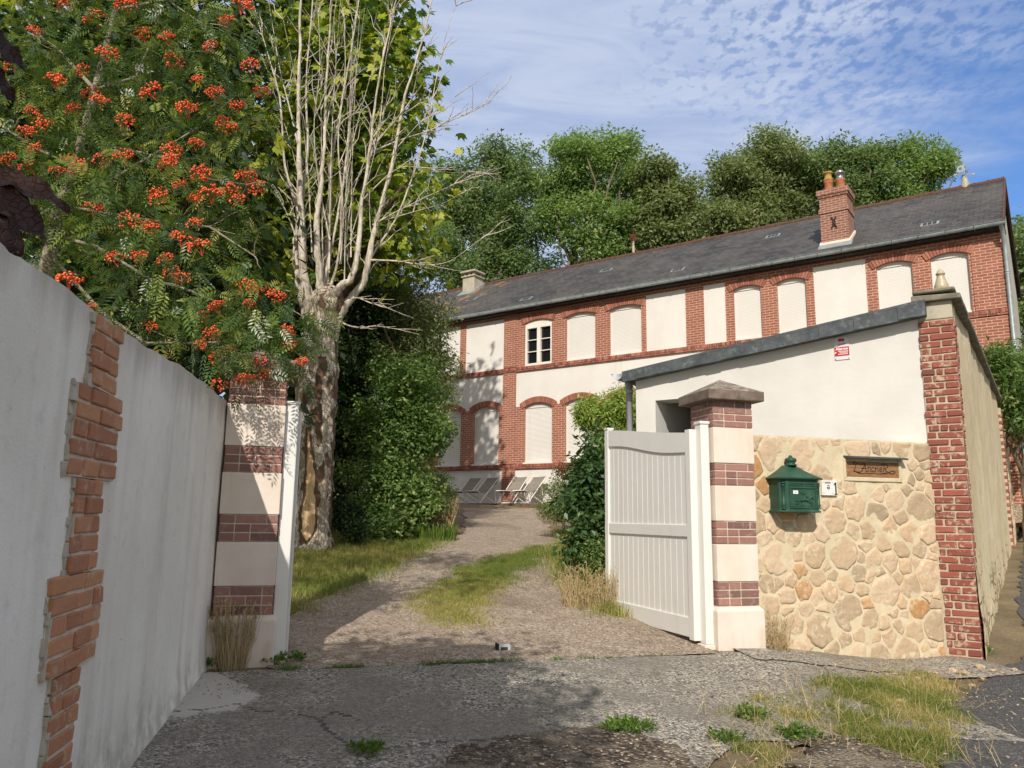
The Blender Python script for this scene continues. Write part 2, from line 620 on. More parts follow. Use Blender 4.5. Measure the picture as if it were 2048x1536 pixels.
leafmat('leaf_shrub', [(0, (60, 90, 44)), (0.5, (98, 126, 64)), (0.85, (144, 164, 94)), (1, (180, 188, 120))], 0.45)
leafmat('leaf_fine', [(0, (82, 102, 58)), (0.5, (118, 132, 80)), (1, (158, 164, 112))], 0.42)
leafmat('leaf_laurel', [(0, (40, 68, 34)), (0.5, (62, 92, 46)), (1, (104, 126, 72))], 0.25, 0.4, 0.42)
leafmat('leaf_pale', [(0, (108, 134, 56)), (0.5, (146, 168, 78)), (1, (182, 192, 112))], 0.45)
leafmat('leaf_red', [(0, (112, 62, 44)), (0.5, (128, 90, 52)), (1, (90, 104, 52))], 0.3)
leafmat('leaf_purple', [(0, (26, 17, 15)), (0.6, (38, 23, 20)), (0.9, (50, 30, 25)), (1, (74, 100, 50))], 0.12, 0.35, 0.45)
leafmat('grass_blade', [(0, (96, 116, 50)), (0.45, (124, 136, 64)), (0.7, (164, 156, 92)), (1, (192, 174, 122))], 0.35, 0.2, 0.6)
leafmat('dry_stalk', [(0, (170, 148, 106)), (0.6, (192, 170, 128)), (1, (206, 190, 152))], 0.25, 0.2, 0.7)
leafmat('weed_leaf', [(0, (74, 104, 42)), (0.6, (104, 132, 56)), (1, (138, 154, 78))], 0.35, 0.3, 0.5)
leafmat('dry_leaf', [(0, (110, 80, 52)), (1, (150, 112, 70))], 0.2, 0.2, 0.7)


def purple_near():
    m, T, b, out = newmat('leaf_purple_near')
    co = objco(T)
    t = tintattr(T)
    n = T.noise(co, 55, 5, 0.65)
    vo = T.new('ShaderNodeTexVoronoi', feature='DISTANCE_TO_EDGE')
    T.link(co, vo.inputs['Vector'])
    vo.inputs['Scale'].default_value = 90
    vein = T.maprange(vo.outputs['Distance'], 0.0, 0.08)
    col = T.ramp(T.math('ADD', T.math('MULTIPLY', t, 0.55), T.math('MULTIPLY', n, 0.5)), [(0.15, lin((24, 14, 13))), (0.5, lin((48, 26, 22))), (0.78, lin((66, 42, 32))), (0.95, lin((86, 104, 52)))])
    col = T.mix(T.math('MULTIPLY', T.math('SUBTRACT', 1.0, vein), 0.4), col, lin((92, 62, 50)))
    T.link(col, b.inputs['Base Color'])
    b.inputs['Roughness'].default_value = 0.5
    bump(T, b, T.math('ADD', vein, n), 0.7, 0.003)


purple_near()


def berry_mat():
    m, T, b, out = newmat('berry')
    t = tintattr(T)
    col = T.ramp(t, [(0, lin((196, 58, 26))), (0.5, lin((220, 86, 38))), (1, lin((236, 124, 62)))])
    T.link(col, b.inputs['Base Color'])
    b.inputs['Roughness'].default_value = 0.32
    b.inputs['Specular IOR Level'].default_value = 0.5


berry_mat()


def barkmat(name, c1, c2, c3, scale=8.0, stretch=0.25):
    m, T, b, out = newmat(name)
    co = T.scalevec(objco(T), (1, 1, stretch))
    n = T.noise(co, scale, 6, 0.65, 0.6)
    n2 = T.noise(co, scale * 4, 5, 0.6)
    f = T.math('ADD', T.math('MULTIPLY', n, 0.75), T.math('MULTIPLY', n2, 0.3))
    col = T.ramp(f, [(0.36, lin(c1)), (0.52, lin(c2)), (0.68, lin(c3))])
    T.link(col, b.inputs['Base Color'])
    b.inputs['Roughness'].default_value = 0.92
    bump(T, b, f, 0.8, 0.03)
    return m


barkmat('bark', (72, 62, 50), (110, 98, 82), (146, 134, 114))
barkmat('bark_rowan', (96, 90, 74), (130, 122, 104), (164, 156, 138), 5, 0.6)
barkmat('branch_dead', (104, 92, 76), (186, 176, 158), (222, 213, 197), 12, 0.3)


def dead_bark():
    m, T, b, out = newmat('bark_dead')
    co = objco(T)
    cs = T.scalevec(co, (1, 1, 0.45))
    n = T.noise(cs, 7.0, 6, 0.7, 0.8)
    n2 = T.noise(co, 34.0, 5, 0.65)
    vo = T.new('ShaderNodeTexVoronoi', feature='DISTANCE_TO_EDGE')
    T.link(T.scalevec(co, (1.6, 1.6, 0.7)), vo.inputs['Vector'])
    vo.inputs['Scale'].default_value = 11
    crack = T.maprange(vo.outputs['Distance'], 0.0, 0.10)
    f = T.math('ADD', T.math('MULTIPLY', n, 0.8), T.math('MULTIPLY', n2, 0.25))
    col = T.ramp(f, [(0.30, lin((112, 98, 80))), (0.44, lin((172, 158, 136))), (0.6, lin((204, 192, 172))), (0.8, lin((218, 208, 190)))])
    col = T.mix(T.math('MULTIPLY', T.math('SUBTRACT', 1.0, crack), 0.5), col, lin((112, 96, 78)))
    # where the bark has fallen: dark inner bark and bare pale wood (a scar up the trunk)
    tn = tintattr(T)
    edge = T.math('ADD', tn, T.math('MULTIPLY', T.math('SUBTRACT', T.noise(cs, 14, 5, 0.7), 0.5), 0.25))
    dark = T.maprange(edge, 0.22, 0.27)
    bare = T.maprange(edge, 0.52, 0.56)
    wood = T.ramp(T.noise(T.scalevec(co, (6, 6, 0.6)), 5, 4, 0.6), [(0.3, lin((198, 160, 116))), (0.6, lin((222, 190, 148))), (0.8, lin((206, 180, 146)))])
    col = T.mix(dark, col, lin((104, 82, 64)))
    col = T.mix(bare, col, wood)
    T.link(col, b.inputs['Base Color'])
    b.inputs['Roughness'].default_value = 0.92
    h = T.math('ADD', f, T.math('MULTIPLY', crack, 0.35))
    h = T.math('MULTIPLY', h, T.math('SUBTRACT', 1.0, T.math('MULTIPLY', dark, 0.75)))
    bump(T, b, h, 1.0, 0.04)


dead_bark()


def wallmat():
    m, T, b, out = newmat('old_render')
    co = objco(T)
    n1 = T.noise(co, 1.1, 5, 0.6)
    n2 = T.noise(T.scalevec(co, (1, 1, 0.10)), 5.0, 5, 0.6)
    n3 = T.noise(co, 9, 5, 0.6)
    col = T.mix(T.maprange(n1, 0.35, 0.65), lin((230, 226, 212)), lin((242, 239, 227)))
    col = T.mix(T.maprange(n2, 0.46, 0.75, 0, 0.30), col, lin((182, 170, 150)))
    sp = T.new('ShaderNodeSeparateXYZ')
    T.link(co, sp.inputs[0])
    damp = T.math('MULTIPLY', T.maprange(T.math('ADD', sp.outputs[2], T.math('MULTIPLY', n2, -0.7)), 0.42, -0.02), T.maprange(n3, 0.3, 0.6))
    col = T.mix(T.math('MULTIPLY', damp, 0.6), col, lin((150, 142, 124)))
    crest = T.math('MULTIPLY', T.maprange(T.math('ADD', sp.outputs[2], T.math('MULTIPLY', n2, 0.5)), 2.45, 2.72), 0.5)
    col = T.mix(crest, col, lin((140, 130, 112)))
    col = T.mix(T.maprange(n3, 0.52, 0.8, 0, 0.3), col, lin((166, 166, 162)))
    spots = T.maprange(T.noise(co, 42, 2, 0.5), 0.735, 0.77)
    col = T.mix(T.math('MULTIPLY', spots, 0.5), col, lin((110, 104, 96)))
    T.link(col, b.inputs['Base Color'])
    b.inputs['Roughness'].default_value = 0.95
    h = T.math('ADD', T.math('MULTIPLY', T.noise(co, 3, 3, 0.5), 2.2), T.noise(co, 70, 5, 0.65))
    bump(T, b, h, 0.3, 0.012)


wallmat()


def streetwall_mat():
    m, T, b, out = newmat('street_render')
    co = objco(T)
    n1 = T.noise(co, 0.9, 5, 0.6)
    n2 = T.noise(co, 6, 6, 0.7)
    n3 = T.noise(T.scalevec(co, (1, 1, 0.15)), 4.0, 4, 0.6)
    col = T.mix(T.maprange(n1, 0.35, 0.65), lin((206, 188, 148)), lin((222, 206, 170)))
    col = T.mix(T.maprange(n2, 0.5, 0.72, 0, 0.6), col, lin((184, 162, 124)))
    sp = T.new('ShaderNodeSeparateXYZ')
    T.link(co, sp.inputs[0])
    top = T.maprange(sp.outputs[2], 2.3, 3.2)
    col = T.mix(T.math('MULTIPLY', T.math('MULTIPLY', top, T.maprange(n3, 0.4, 0.6)), 0.5), col, lin((188, 174, 148)))
    # below, the render has fallen and the stone courses show
    vo = T.new('ShaderNodeTexVoronoi', feature='DISTANCE_TO_EDGE')
    T.link(T.scalevec(co, (0.5, 2.2, 4.6)), vo.inputs['Vector'])
    vo.inputs['Scale'].default_value = 1.15
    jt = T.maprange(vo.outputs['Distance'], 0.02, 0.10)
    low = T.maprange(T.math('ADD', sp.outputs[2], T.math('MULTIPLY', T.math('SUBTRACT', n1, 0.5), 2.5)), 1.25, 0.75)
    col = T.mix(T.math('MULTIPLY', T.math('MULTIPLY', T.math('SUBTRACT', 1.0, jt), low), 0.8), col, lin((128, 108, 78)))
    T.link(col, b.inputs['Base Color'])
    b.inputs['Roughness'].default_value = 0.95
    h = T.math('ADD', T.math('MULTIPLY', T.math('MULTIPLY', jt, low), 1.2), T.math('MULTIPLY', n2, 1.4))
    h = T.math('ADD', h, T.math('MULTIPLY', T.noise(co, 40, 5, 0.65), 0.7))
    bump(T, b, h, 0.55, 0.02)


streetwall_mat()


def ground_mats():
    m, T, b, out = newmat('soil')
    co = objco(T)
    n = T.noise(co, 1.4, 6, 0.65)
    n2 = T.noise(co, 30, 5, 0.7)
    col = T.ramp(n, [(0.3, lin((104, 92, 70))), (0.5, lin((130, 115, 90))), (0.7, lin((152, 135, 106)))])
    col = T.mix(T.maprange(n2, 0.4, 0.7, 0, 0.5), col, lin((84, 74, 54)))
    T.link(col, b.inputs['Base Color'])
    b.inputs['Roughness'].default_value = 1.0
    bump(T, b, n2, 0.8, 0.03)

    # gravel: pinkish grit
    m, T, b, out = newmat('gravel')
    co = objco(T)
    vo = T.new('ShaderNodeTexVoronoi')
    T.link(co, vo.inputs['Vector'])
    vo.inputs['Scale'].default_value = 62
    sp = T.new('ShaderNodeSeparateColor')
    T.link(vo.outputs['Color'], sp.inputs[0])
    n = T.noise(co, 0.9, 5, 0.65)
    n2 = T.noise(co, 4.0, 5, 0.65)
    col = T.ramp(sp.outputs[0], [(0.0, lin((122, 108, 94))), (0.35, lin((166, 148, 130))), (0.75, lin((190, 172, 152))), (1.0, lin((214, 200, 182)))])
    col = T.mix(T.maprange(n2, 0.45, 0.7, 0, 0.5), col, lin((140, 120, 100)))
    col = T.mix(T.maprange(n, 0.48, 0.7, 0, 0.4), col, lin((172, 154, 134)))
    n5 = T.noise(co, 0.55, 5, 0.7)
    col = T.mix(T.maprange(n5, 0.5, 0.66, 0, 0.5), col, lin((122, 108, 90)))
    spk = T.maprange(T.noise(co, 26, 3, 0.6), 0.62, 0.70)
    col = T.mix(T.math('MULTIPLY', spk, 0.55), col, lin((92, 76, 60)))
    T.link(col, b.inputs['Base Color'])
    b.inputs['Roughness'].default_value = 0.95
    h = T.math('ADD', T.math('MULTIPLY', vo.outputs['Distance'], -1.0), T.math('MULTIPLY', n2, 0.5))
    bump(T, b, h, 1.0, 0.02)

    # worn concrete with exposed grit and pale trowelled patch
    m, T, b, out = newmat('old_concrete')
    co = objco(T)
    vo = T.new('ShaderNodeTexVoronoi')
    T.link(co, vo.inputs['Vector'])
    vo.inputs['Scale'].default_value = 75
    sp = T.new('ShaderNodeSeparateColor')
    T.link(vo.outputs['Color'], sp.inputs[0])
    grit = T.ramp(sp.outputs[0], [(0.0, lin((66, 62, 56))), (0.3, lin((126, 120, 109))), (0.7, lin((168, 161, 147))), (1.0, lin((214, 207, 192)))])
    vo2 = T.new('ShaderNodeTexVoronoi')
    T.link(co, vo2.inputs['Vector'])
    vo2.inputs['Scale'].default_value = 34
    sp2 = T.new('ShaderNodeSeparateColor')
    T.link(vo2.outputs['Color'], sp2.inputs[0])
    big = T.math('MULTIPLY', T.maprange(sp2.outputs[1], 0.72, 0.80), T.maprange(vo2.outputs['Distance'], 0.42, 0.30))
    grit = T.mix(T.math('MULTIPLY', big, 0.6), grit, T.ramp(sp2.outputs[0], [(0.0, lin((70, 66, 60))), (0.5, lin((130, 122, 110))), (1.0, lin((206, 198, 182)))]))
    n = T.noise(co, 1.3, 6, 0.7)
    n2 = T.noise(co, 7, 6, 0.7)
    col = T.mix(T.maprange(n, 0.40, 0.60, 0, 0.75), grit, lin((128, 122, 111)))
    col = T.mix(T.maprange(n2, 0.5, 0.72, 0, 0.5), col, lin((160, 154, 142)))
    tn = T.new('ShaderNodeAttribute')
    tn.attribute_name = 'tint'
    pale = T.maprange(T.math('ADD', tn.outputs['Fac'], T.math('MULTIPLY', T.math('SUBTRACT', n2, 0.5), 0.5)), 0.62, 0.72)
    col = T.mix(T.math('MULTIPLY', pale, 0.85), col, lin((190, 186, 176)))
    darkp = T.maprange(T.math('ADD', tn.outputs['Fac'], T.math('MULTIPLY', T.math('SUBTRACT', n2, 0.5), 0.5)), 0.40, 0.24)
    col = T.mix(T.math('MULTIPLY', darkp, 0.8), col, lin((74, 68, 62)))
    T.link(col, b.inputs['Base Color'])
    b.inputs['Roughness'].default_value = 0.95
    h = T.math('ADD', T.math('MULTIPLY', T.math('MULTIPLY', vo.outputs['Distance'], -0.8), T.math('SUBTRACT', 1.0, T.math('MULTIPLY', pale, 0.8))), T.math('MULTIPLY', n2, 0.8))
    bump(T, b, h, 0.9, 0.015)

    m, T, b, out = newmat('asphalt')
    co = objco(T)
    vo = T.new('ShaderNodeTexVoronoi')
    T.link(co, vo.inputs['Vector'])
    vo.inputs['Scale'].default_value = 110
    sp = T.new('ShaderNodeSeparateColor')
    T.link(vo.outputs['Color'], sp.inputs[0])
    col = T.ramp(sp.outputs[0], [(0.0, lin((58, 58, 58))), (0.6, lin((76, 76, 76))), (0.93, lin((96, 95, 92))), (1.0, lin((150, 146, 138)))])
    n = T.noise(co, 1.0, 6, 0.65)
    col = T.mix(T.maprange(n, 0.42, 0.7, 0, 0.5), col, lin((96, 92, 86)))
    T.link(col, b.inputs['Base Color'])
    b.inputs['Roughness'].default_value = 0.85
    bump(T, b, T.math('ADD', vo.outputs['Distance'], T.math('MULTIPLY', T.noise(co, 5, 4, 0.6), 0.6)), 0.5, 0.008)

    m, T, b, out = newmat('rough_tar')
    co = objco(T)
    vo = T.new('ShaderNodeTexVoronoi')
    T.link(co, vo.inputs['Vector'])
    vo.inputs['Scale'].default_value = 58
    sp = T.new('ShaderNodeSeparateColor')
    T.link(vo.outputs['Color'], sp.inputs[0])
    col = T.ramp(sp.outputs[0], [(0.0, lin((60, 52, 44))), (0.55, lin((92, 80, 68))), (0.86, lin((130, 116, 98))), (1.0, lin((196, 184, 164)))])
    n = T.noise(co, 3.0, 6, 0.7)
    col = T.mix(T.maprange(n, 0.46, 0.62, 0, 0.8), col, lin((138, 128, 110)))
    T.link(col, b.inputs['Base Color'])
    b.inputs['Roughness'].default_value = 0.95
    bump(T, b, T.math('ADD', T.math('MULTIPLY', vo.outputs['Distance'], -1.0), n), 1.0, 0.02)


ground_mats()


def woodmat():
    m, T, b, out = newmat('plaque_wood')
    co = objco(T)
    n = T.noise(T.scalevec(co, (1, 6, 14)), 6, 5, 0.6, 0.4)
    col = T.ramp(n, [(0.3, lin((118, 84, 54))), (0.55, lin((150, 110, 74))), (0.75, lin((168, 128, 90)))])
    T.link(col, b.inputs['Base Color'])
    b.inputs['Roughness'].default_value = 0.6
    bump(T, b, n, 0.2, 0.004)


woodmat()


def glassmat():
    m, T, b, out = newmat('window_glass')
    b.inputs['Base Color'].default_value = (0.012, 0.013, 0.015, 1)
    b.inputs['Roughness'].default_value = 0.06
    b.inputs['Specular IOR Level'].default_value = 0.6
    co = objco(T)
    bump(T, b, T.noise(co, 2.5, 2, 0.5), 0.05, 0.02)


glassmat()


# ------------------------------------------------------------------ ground, drive, apron, street
def vnoise(X, Y, scale, seed=0):
    X = np.asarray(X, dtype=float) * scale + seed * 17.13
    Y = np.asarray(Y, dtype=float) * scale + seed * 9.71
    xi, yi = np.floor(X), np.floor(Y)
    fx, fy = X - xi, Y - yi
    fx = fx * fx * (3 - 2 * fx)
    fy = fy * fy * (3 - 2 * fy)

    def h(a, b):
        v = np.sin(a * 127.1 + b * 311.7 + seed * 74.7) * 43758.5453
        return v - np.floor(v)
    return (h(xi, yi) * (1 - fx) + h(xi + 1, yi) * fx) * (1 - fy) + (h(xi, yi + 1) * (1 - fx) + h(xi + 1, yi + 1) * fx) * fy


def fbm(X, Y, scale, seed=0, oct_=4):
    t, a, s = 0, 0.5, 0
    for k in range(oct_):
        t = t + a * vnoise(X, Y, scale * 2 ** k, seed + k)
        s += a
        a *= 0.5
    return t / s


def gp(u, v):
    """where the line of sight through a photograph pixel meets the ground"""
    d = ray(u, v)
    t = 1.0
    for _ in range(60):
        p = Vector((0, 0, CAMZ)) + d * t
        h = p.z - gz(p.x, p.y)
        t += h * 0.9 / max(0.05, 0.12 - d.z)
        t = max(0.3, min(t, 60))
    p = Vector((0, 0, CAMZ)) + d * t
    return (p.x, p.y)


def poly_sd(P, X, Y):
    """signed distance to a polygon, positive inside"""
    X = np.asarray(X, dtype=float)
    Y = np.asarray(Y, dtype=float)
    dmin = np.full(X.shape, 1e9)
    ins = np.zeros(X.shape, dtype=bool)
    n = len(P)
    for i in range(n):
        ax, ay = P[i]
        bx, by = P[(i + 1) % n]
        ex, ey = bx - ax, by - ay
        t = np.clip(((X - ax) * ex + (Y - ay) * ey) / (ex * ex + ey * ey + 1e-12), 0, 1)
        d = np.hypot(X - ax - t * ex, Y - ay - t * ey)
        dmin = np.minimum(dmin, d)
        c = ((ay > Y) != (by > Y)) & (X < (bx - ax) * (Y - ay) / (by - ay + 1e-12) + ax)
        ins ^= c
    return np.where(ins, dmin, -dmin)


def gate_sd(X, Y):
    """(along the gate line, through the gate)"""
    dx, dy = np.asarray(X) - GX, np.asarray(Y) - GY
    return dx * G[0] + dy * G[1], dx * W[0] + dy * W[1]


def sheet(name, mask, xr, yr, res, zoff, mat, tint=None, rough=0.0):
    xs = np.arange(xr[0], xr[1] + res, res)
    ys = np.arange(yr[0], yr[1] + res, res)
    X, Y = np.meshgrid(xs, ys)
    M = mask(X, Y)
    Z = ground_z(X, Y) + zoff
    if rough:
        Z = Z + rough * (fbm(X, Y, 6, 5) - 0.5) + rough * 0.6 * (fbm(X, Y, 22, 8, 2) - 0.5)
    nx = len(xs)
    V = np.stack([X.ravel(), Y.ravel(), Z.ravel()], 1)
    mm = M.ravel()
    idx = np.arange(V.shape[0]).reshape(X.shape)
    a, b_, c, d = idx[:-1, :-1].ravel(), idx[:-1, 1:].ravel(), idx[1:, 1:].ravel(), idx[1:, :-1].ravel()
    pos = (mm > 0)
    cnt = pos[a].astype(int) + pos[b_] + pos[c] + pos[d]
    full = cnt == 4
    quads = np.stack([a, b_, c, d], 1)
    faces = [tuple(int(q) for q in f) for f in quads[full]]
    verts = [tuple(v) for v in V]
    for f in quads[(cnt > 0) & (cnt < 4)]:
        ring = []
        for k in range(4):
            i, j = int(f[k]), int(f[(k + 1) % 4])
            if mm[i] > 0:
                ring.append(i)
            if (mm[i] > 0) != (mm[j] > 0):
                t = mm[i] / (mm[i] - mm[j])
                verts.append(tuple(V[i] * (1 - t) + V[j] * t))
                ring.append(len(verts) - 1)
        if len(ring) >= 3:
            faces.append(tuple(ring))
    used = sorted(set(i for f in faces for i in f))
    mp = {o: n for n, o in enumerate(used)}
    me = bpy.data.meshes.new(name)
    me.from_pydata([verts[i] for i in used], [], [tuple(mp[i] for i in f) for f in faces])
    me.materials.append(mat)
    if tint is not None:
        n = len(me.polygons)
        ce = np.empty(n * 3, dtype=np.float32)
        me.polygons.foreach_get('center', ce)
        ce = ce.reshape(-1, 3)
        at_ = me.attributes.new('tint', 'FLOAT', 'FACE')
        at_.data.foreach_set('value', tint(ce[:, 0], ce[:, 1]).astype(np.float32))
    me.polygons.foreach_set('use_smooth', [True] * len(me.polygons))
    me.update()
    return struct(link(name, me))


def make_ground():
    f = lambda lo, hi, n, p: [lo + (hi - lo) * (k / n) ** p for k in range(1, n + 1)]
    xs = sorted(set([-v for v in f(16, 900, 16, 2.5)] + [x * 0.5 for x in range(-32, 41)] + [x * 0.25 for x in range(-16, 33)] + f(20, 900, 16, 2.5)))
    ys = sorted(set([-v for v in f(6, 600, 10, 2.5)] + [y * 0.5 for y in range(-12, 65)] + [y * 0.25 for y in range(8, 49)] + f(32, 1500, 26, 2.5)))
    X, Y = np.meshgrid(np.array(xs), np.array(ys))
    Z = ground_z(X, Y) - 0.010
    V = np.stack([X.ravel(), Y.ravel(), Z.ravel()], 1)
    idx = np.arange(V.shape[0]).reshape(X.shape)
    q = np.stack([idx[:-1, :-1].ravel(), idx[:-1, 1:].ravel(), idx[1:, 1:].ravel(), idx[1:, :-1].ravel()], 1)
    o = bulk_mesh('ground', V, q, np.full(len(q), 0.5), MATS['soil'], None, True)
    struct(o)


make_ground()

SWX, SWY, SWD = 4.455, 7.635, (0.559, 0.829)        # street wall: right arris of its brick end, and its direction


def wall_side(X, Y):
    """distance to the right of the street wall"""
    return (np.asarray(X) - SWX) * SWD[1] - (np.asarray(Y) - SWY) * SWD[0]


# the street: tarmac to the right of a ragged edge
_st = [gp(1885, 1536), gp(1893, 1420), gp(1945, 1372)]
STREET = [(-4.0, -8.0), (-1.2, 1.2), (1.9, 2.6), (2.45, 3.9), _st[0], _st[1], _st[2], (SWX + 0.40 * SWD[1] + 0.8 * SWD[0], SWY - 0.40 * SWD[0] + 0.8 * SWD[1]), (SWX + 0.22 * SWD[1] + 3.0 * SWD[0], SWY - 0.22 * SWD[0] + 3.0 * SWD[1]),
          (SWX + 0.2 * SWD[1] + 40 * SWD[0], SWY - 0.2 * SWD[0] + 40 * SWD[1]), (60, 45), (60, -8)]
sheet('street', lambda X, Y: poly_sd(STREET, X, Y) + 0.16 * (fbm(X, Y, 3.5, 3) - 0.5), (-4, 14), (-2, 15), 0.06, 0.002, MATS['asphalt'], None, 0.012)
sheet('street', lambda X, Y: np.minimum(poly_sd(STREET, X, Y), np.maximum(Y - 15.0, X - 14.0)) + 0.001, (6, 46), (-2, 42), 0.2, -0.002, MATS['asphalt'], None)


def apron_mask(X, Y):
    s, d = gate_sd(X, Y)
    e = 0.10 * (fbm(X, Y, 3.0, 1) - 0.5)
    right = 1.75 - 0.55 * sstep(-d, 0.2, 1.1) - 0.30 * sstep(-d, 0.9, 2.2) + 0.35 * (fbm(X, Y, 2.2, 21) - 0.5) - s          # ragged right side
    low = d + 2.75 + 0.10 * np.sin(s * 1.7) + 0.5 * sstep(s, -3.2, -4.6) - 0.55 * sstep(s, -1.9, -0.9)
    m = np.minimum(np.minimum(-d - 0.16 + 0.01 * np.sin(9 * s), right), low) + e * 1.2
    return np.minimum(m, s + 4.6)


PALE = [gp(330, 1425), gp(395, 1350), gp(440, 1338), gp(520, 1392), gp(470, 1425), gp(350, 1437)]
PALE2 = [gp(1330, 1300), gp(1560, 1300), gp(1900, 1322), gp(1700, 1345), gp(1560, 1330)]


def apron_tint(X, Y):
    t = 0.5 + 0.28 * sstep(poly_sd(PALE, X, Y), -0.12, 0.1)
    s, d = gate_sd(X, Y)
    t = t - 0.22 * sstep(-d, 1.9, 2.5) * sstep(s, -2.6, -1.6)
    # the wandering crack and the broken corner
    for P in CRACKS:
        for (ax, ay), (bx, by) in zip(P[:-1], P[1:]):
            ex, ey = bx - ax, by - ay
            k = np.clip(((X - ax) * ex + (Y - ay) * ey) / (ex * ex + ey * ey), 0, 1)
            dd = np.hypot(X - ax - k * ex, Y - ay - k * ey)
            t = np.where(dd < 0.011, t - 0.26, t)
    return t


CRACKS = [[gp(325, 1424), gp(400, 1422), gp(470, 1407), gp(520, 1424), gp(600, 1428), gp(640, 1438), gp(655, 1462), gp(700, 1490)],
          [gp(640, 1438), gp(668, 1425), gp(720, 1440)],
          [gp(700, 1490), gp(760, 1500), gp(840, 1490), gp(940, 1482), gp(1010, 1478)],
          [gp(1570, 1305), gp(1620, 1322), gp(1660, 1345), gp(1655, 1372)],
          [gp(440, 1345), gp(475, 1362), gp(515, 1372)]]
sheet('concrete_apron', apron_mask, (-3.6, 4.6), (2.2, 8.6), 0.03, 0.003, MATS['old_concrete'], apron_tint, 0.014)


def footing_mask(X, Y):
    """the concrete fillet along the foot of the stone wall"""
    s, d = gate_sd(X, Y)
    m = np.minimum(0.13 - d, d + 0.42 + 0.16 * s * 0.5 + 0.12 * (fbm(X, Y, 4, 9) - 0.5))
    return np.minimum(np.minimum(m, s - 0.2), 2.75 - s)


sheet('concrete_footing', footing_mask, (1.5, 5), (6.2, 8.2), 0.03, 0.012, MATS['old_concrete'], lambda X, Y: 0.60 + 0.0 * X, 0.012)

TAR = [gp(850, 1600), gp(905, 1500), gp(1010, 1482), gp(1150, 1455), gp(1225, 1462), gp(1330, 1490), gp(1400, 1536), gp(1420, 1600)]
TAR2 = [gp(1560, 1600), gp(1590, 1500), gp(1670, 1478), gp(1760, 1495), gp(1880, 1530), gp(1900, 1600)]
sheet('tar_patch', lambda X, Y: np.maximum(poly_sd(TAR, X, Y), poly_sd(TAR2, X, Y)) + 0.34 * (fbm(X, Y, 7, 4) - 0.5), (-1.6, 3.2), (3.0, 5.6), 0.03, 0.014, MATS['rough_tar'], None, 0.02)

_l = [gp(566, 1235), gp(600, 1215), gp(680, 1190), gp(745, 1150), gp(800, 1122), gp(870, 1085), gp(925, 1068), gp(930, 1035), gp(925, 1017)]
_r = [gp(1085, 1017), gp(1080, 1040), gp(1110, 1062), gp(1130, 1085), gp(1095, 1115), gp(1120, 1150), gp(1170, 1195), gp(1212, 1235)]
DRIVE = [(GX - 3.62 * G[0] - 0.17 * W[0], GY - 3.62 * G[1] - 0.17 * W[1]), (GX - 3.9 * G[0] + 0.9 * W[0], GY - 3.9 * G[1] + 0.9 * W[1])] + _l + _r + \
        [(GX - 0.05 * G[0] + 1.3 * W[0], GY - 0.05 * G[1] + 1.3 * W[1]), (GX - 0.17 * W[0], GY - 0.17 * W[1])]


def drive_mask(X, Y):
    s, d = gate_sd(X, Y)
    m = poly_sd(DRIVE, X, Y) + 0.35 * (fbm(X, Y, 1.6, 2) - 0.5) * sstep(d, 0.3, 1.2)
    return np.minimum(m, d + 0.15)


sheet('gravel_drive', drive_mask, (-4.2, 3.2), (5.6, 27.5), 0.06, 0.004, MATS['gravel'], None, 0.014)

# terrace in front of the house
tb = MB()
E_HOUSE = (0.0, 27.0)


def hw(s, t, z=0.0):
    """house frame (along the front, behind the front, height above the terrace) to world"""
    return Vector((E_HOUSE[0] + HA[0] * s + HB[0] * t, E_HOUSE[1] + HA[1] * s + HB[1] * t, 2.06 + z))


HROT = math.atan2(HA[1], HA[0])
MH = Matrix.Translation((E_HOUSE[0], E_HOUSE[1], 2.06)) @ Matrix.Rotation(HROT, 4, 'Z')
tb.box(-9, 14.9, -1.42, -0.02, -0.4, 0.0, M=MH)
struct(tb.build('terrace', MATS['gravel']))
eb = MB()
eb.box(-8, 2.6, -1.50, -1.424, -0.35, 0.012, M=MH)
struct(eb.build('terrace_edging', MATS['wood_edge']))

# ------------------------------------------------------------------ the long house
def frange(a, b, st):
    n = max(1, int(math.ceil((b - a) / st)))
    return [a + (b - a) * k / n for k in range(n)]


UP = [(0.55, 1.67), (2.23, 3.37), (3.89, 5.04), (8.04, 8.86), (9.32, 10.13), (11.97, 12.83), (13.26, 14.11)]
LO = [(-7.4, -6.3), (-5.7, -4.6), (-3.37, -2.25), (-1.67, -0.53), (0.56, 1.69), (2.20, 3.35), (3.87, 5.02), (6.9, 8.0), (8.6, 9.7), (11.0, 12.1), (12.7, 13.8)]
PANELS = [(-7.6, -5.3), (-4.9, -2.38), (-2.10, -0.36), (5.21, 6.54), (7.13, 7.80), (10.35, 11.71)]
S0, S1 = -8.0, 14.85
ZS, ZE = 4.76, 6.72          # upper string course, underside of the eaves
DEP = 7.0                    # depth of the house


def arch(op, s, spring, rise):
    a_, b_ = op
    h = (b_ - a_) / 2
    rad = (h * h + rise * rise) / (2 * rise)
    x = s - (a_ + b_) / 2
    return spring + rise - (rad - math.sqrt(max(0, rad * rad - x * x)))


def columns(mb, cuts, lo, hi, y0, y1, step=0.08):
    cuts = sorted(cuts)
    for a_, b_ in zip(cuts[:-1], cuts[1:]):
        if b_ - a_ < 1e-6:
            continue
        xs = frange(a_, b_, step) + [b_]
        for p, q in zip(xs[:-1], xs[1:]):
            e = 1e-5
            l0, l1, h0, h1 = lo(p + e), lo(q - e), hi(p + e), hi(q - e)
            if l0 is None or h0 - l0 < 1e-4:
                continue
            mb.hexa([(p, y0, l0), (q, y0, l1), (q, y1, l1), (p, y1, l0), (p, y0, h0), (q, y0, h1), (q, y1, h1), (p, y1, h0)])


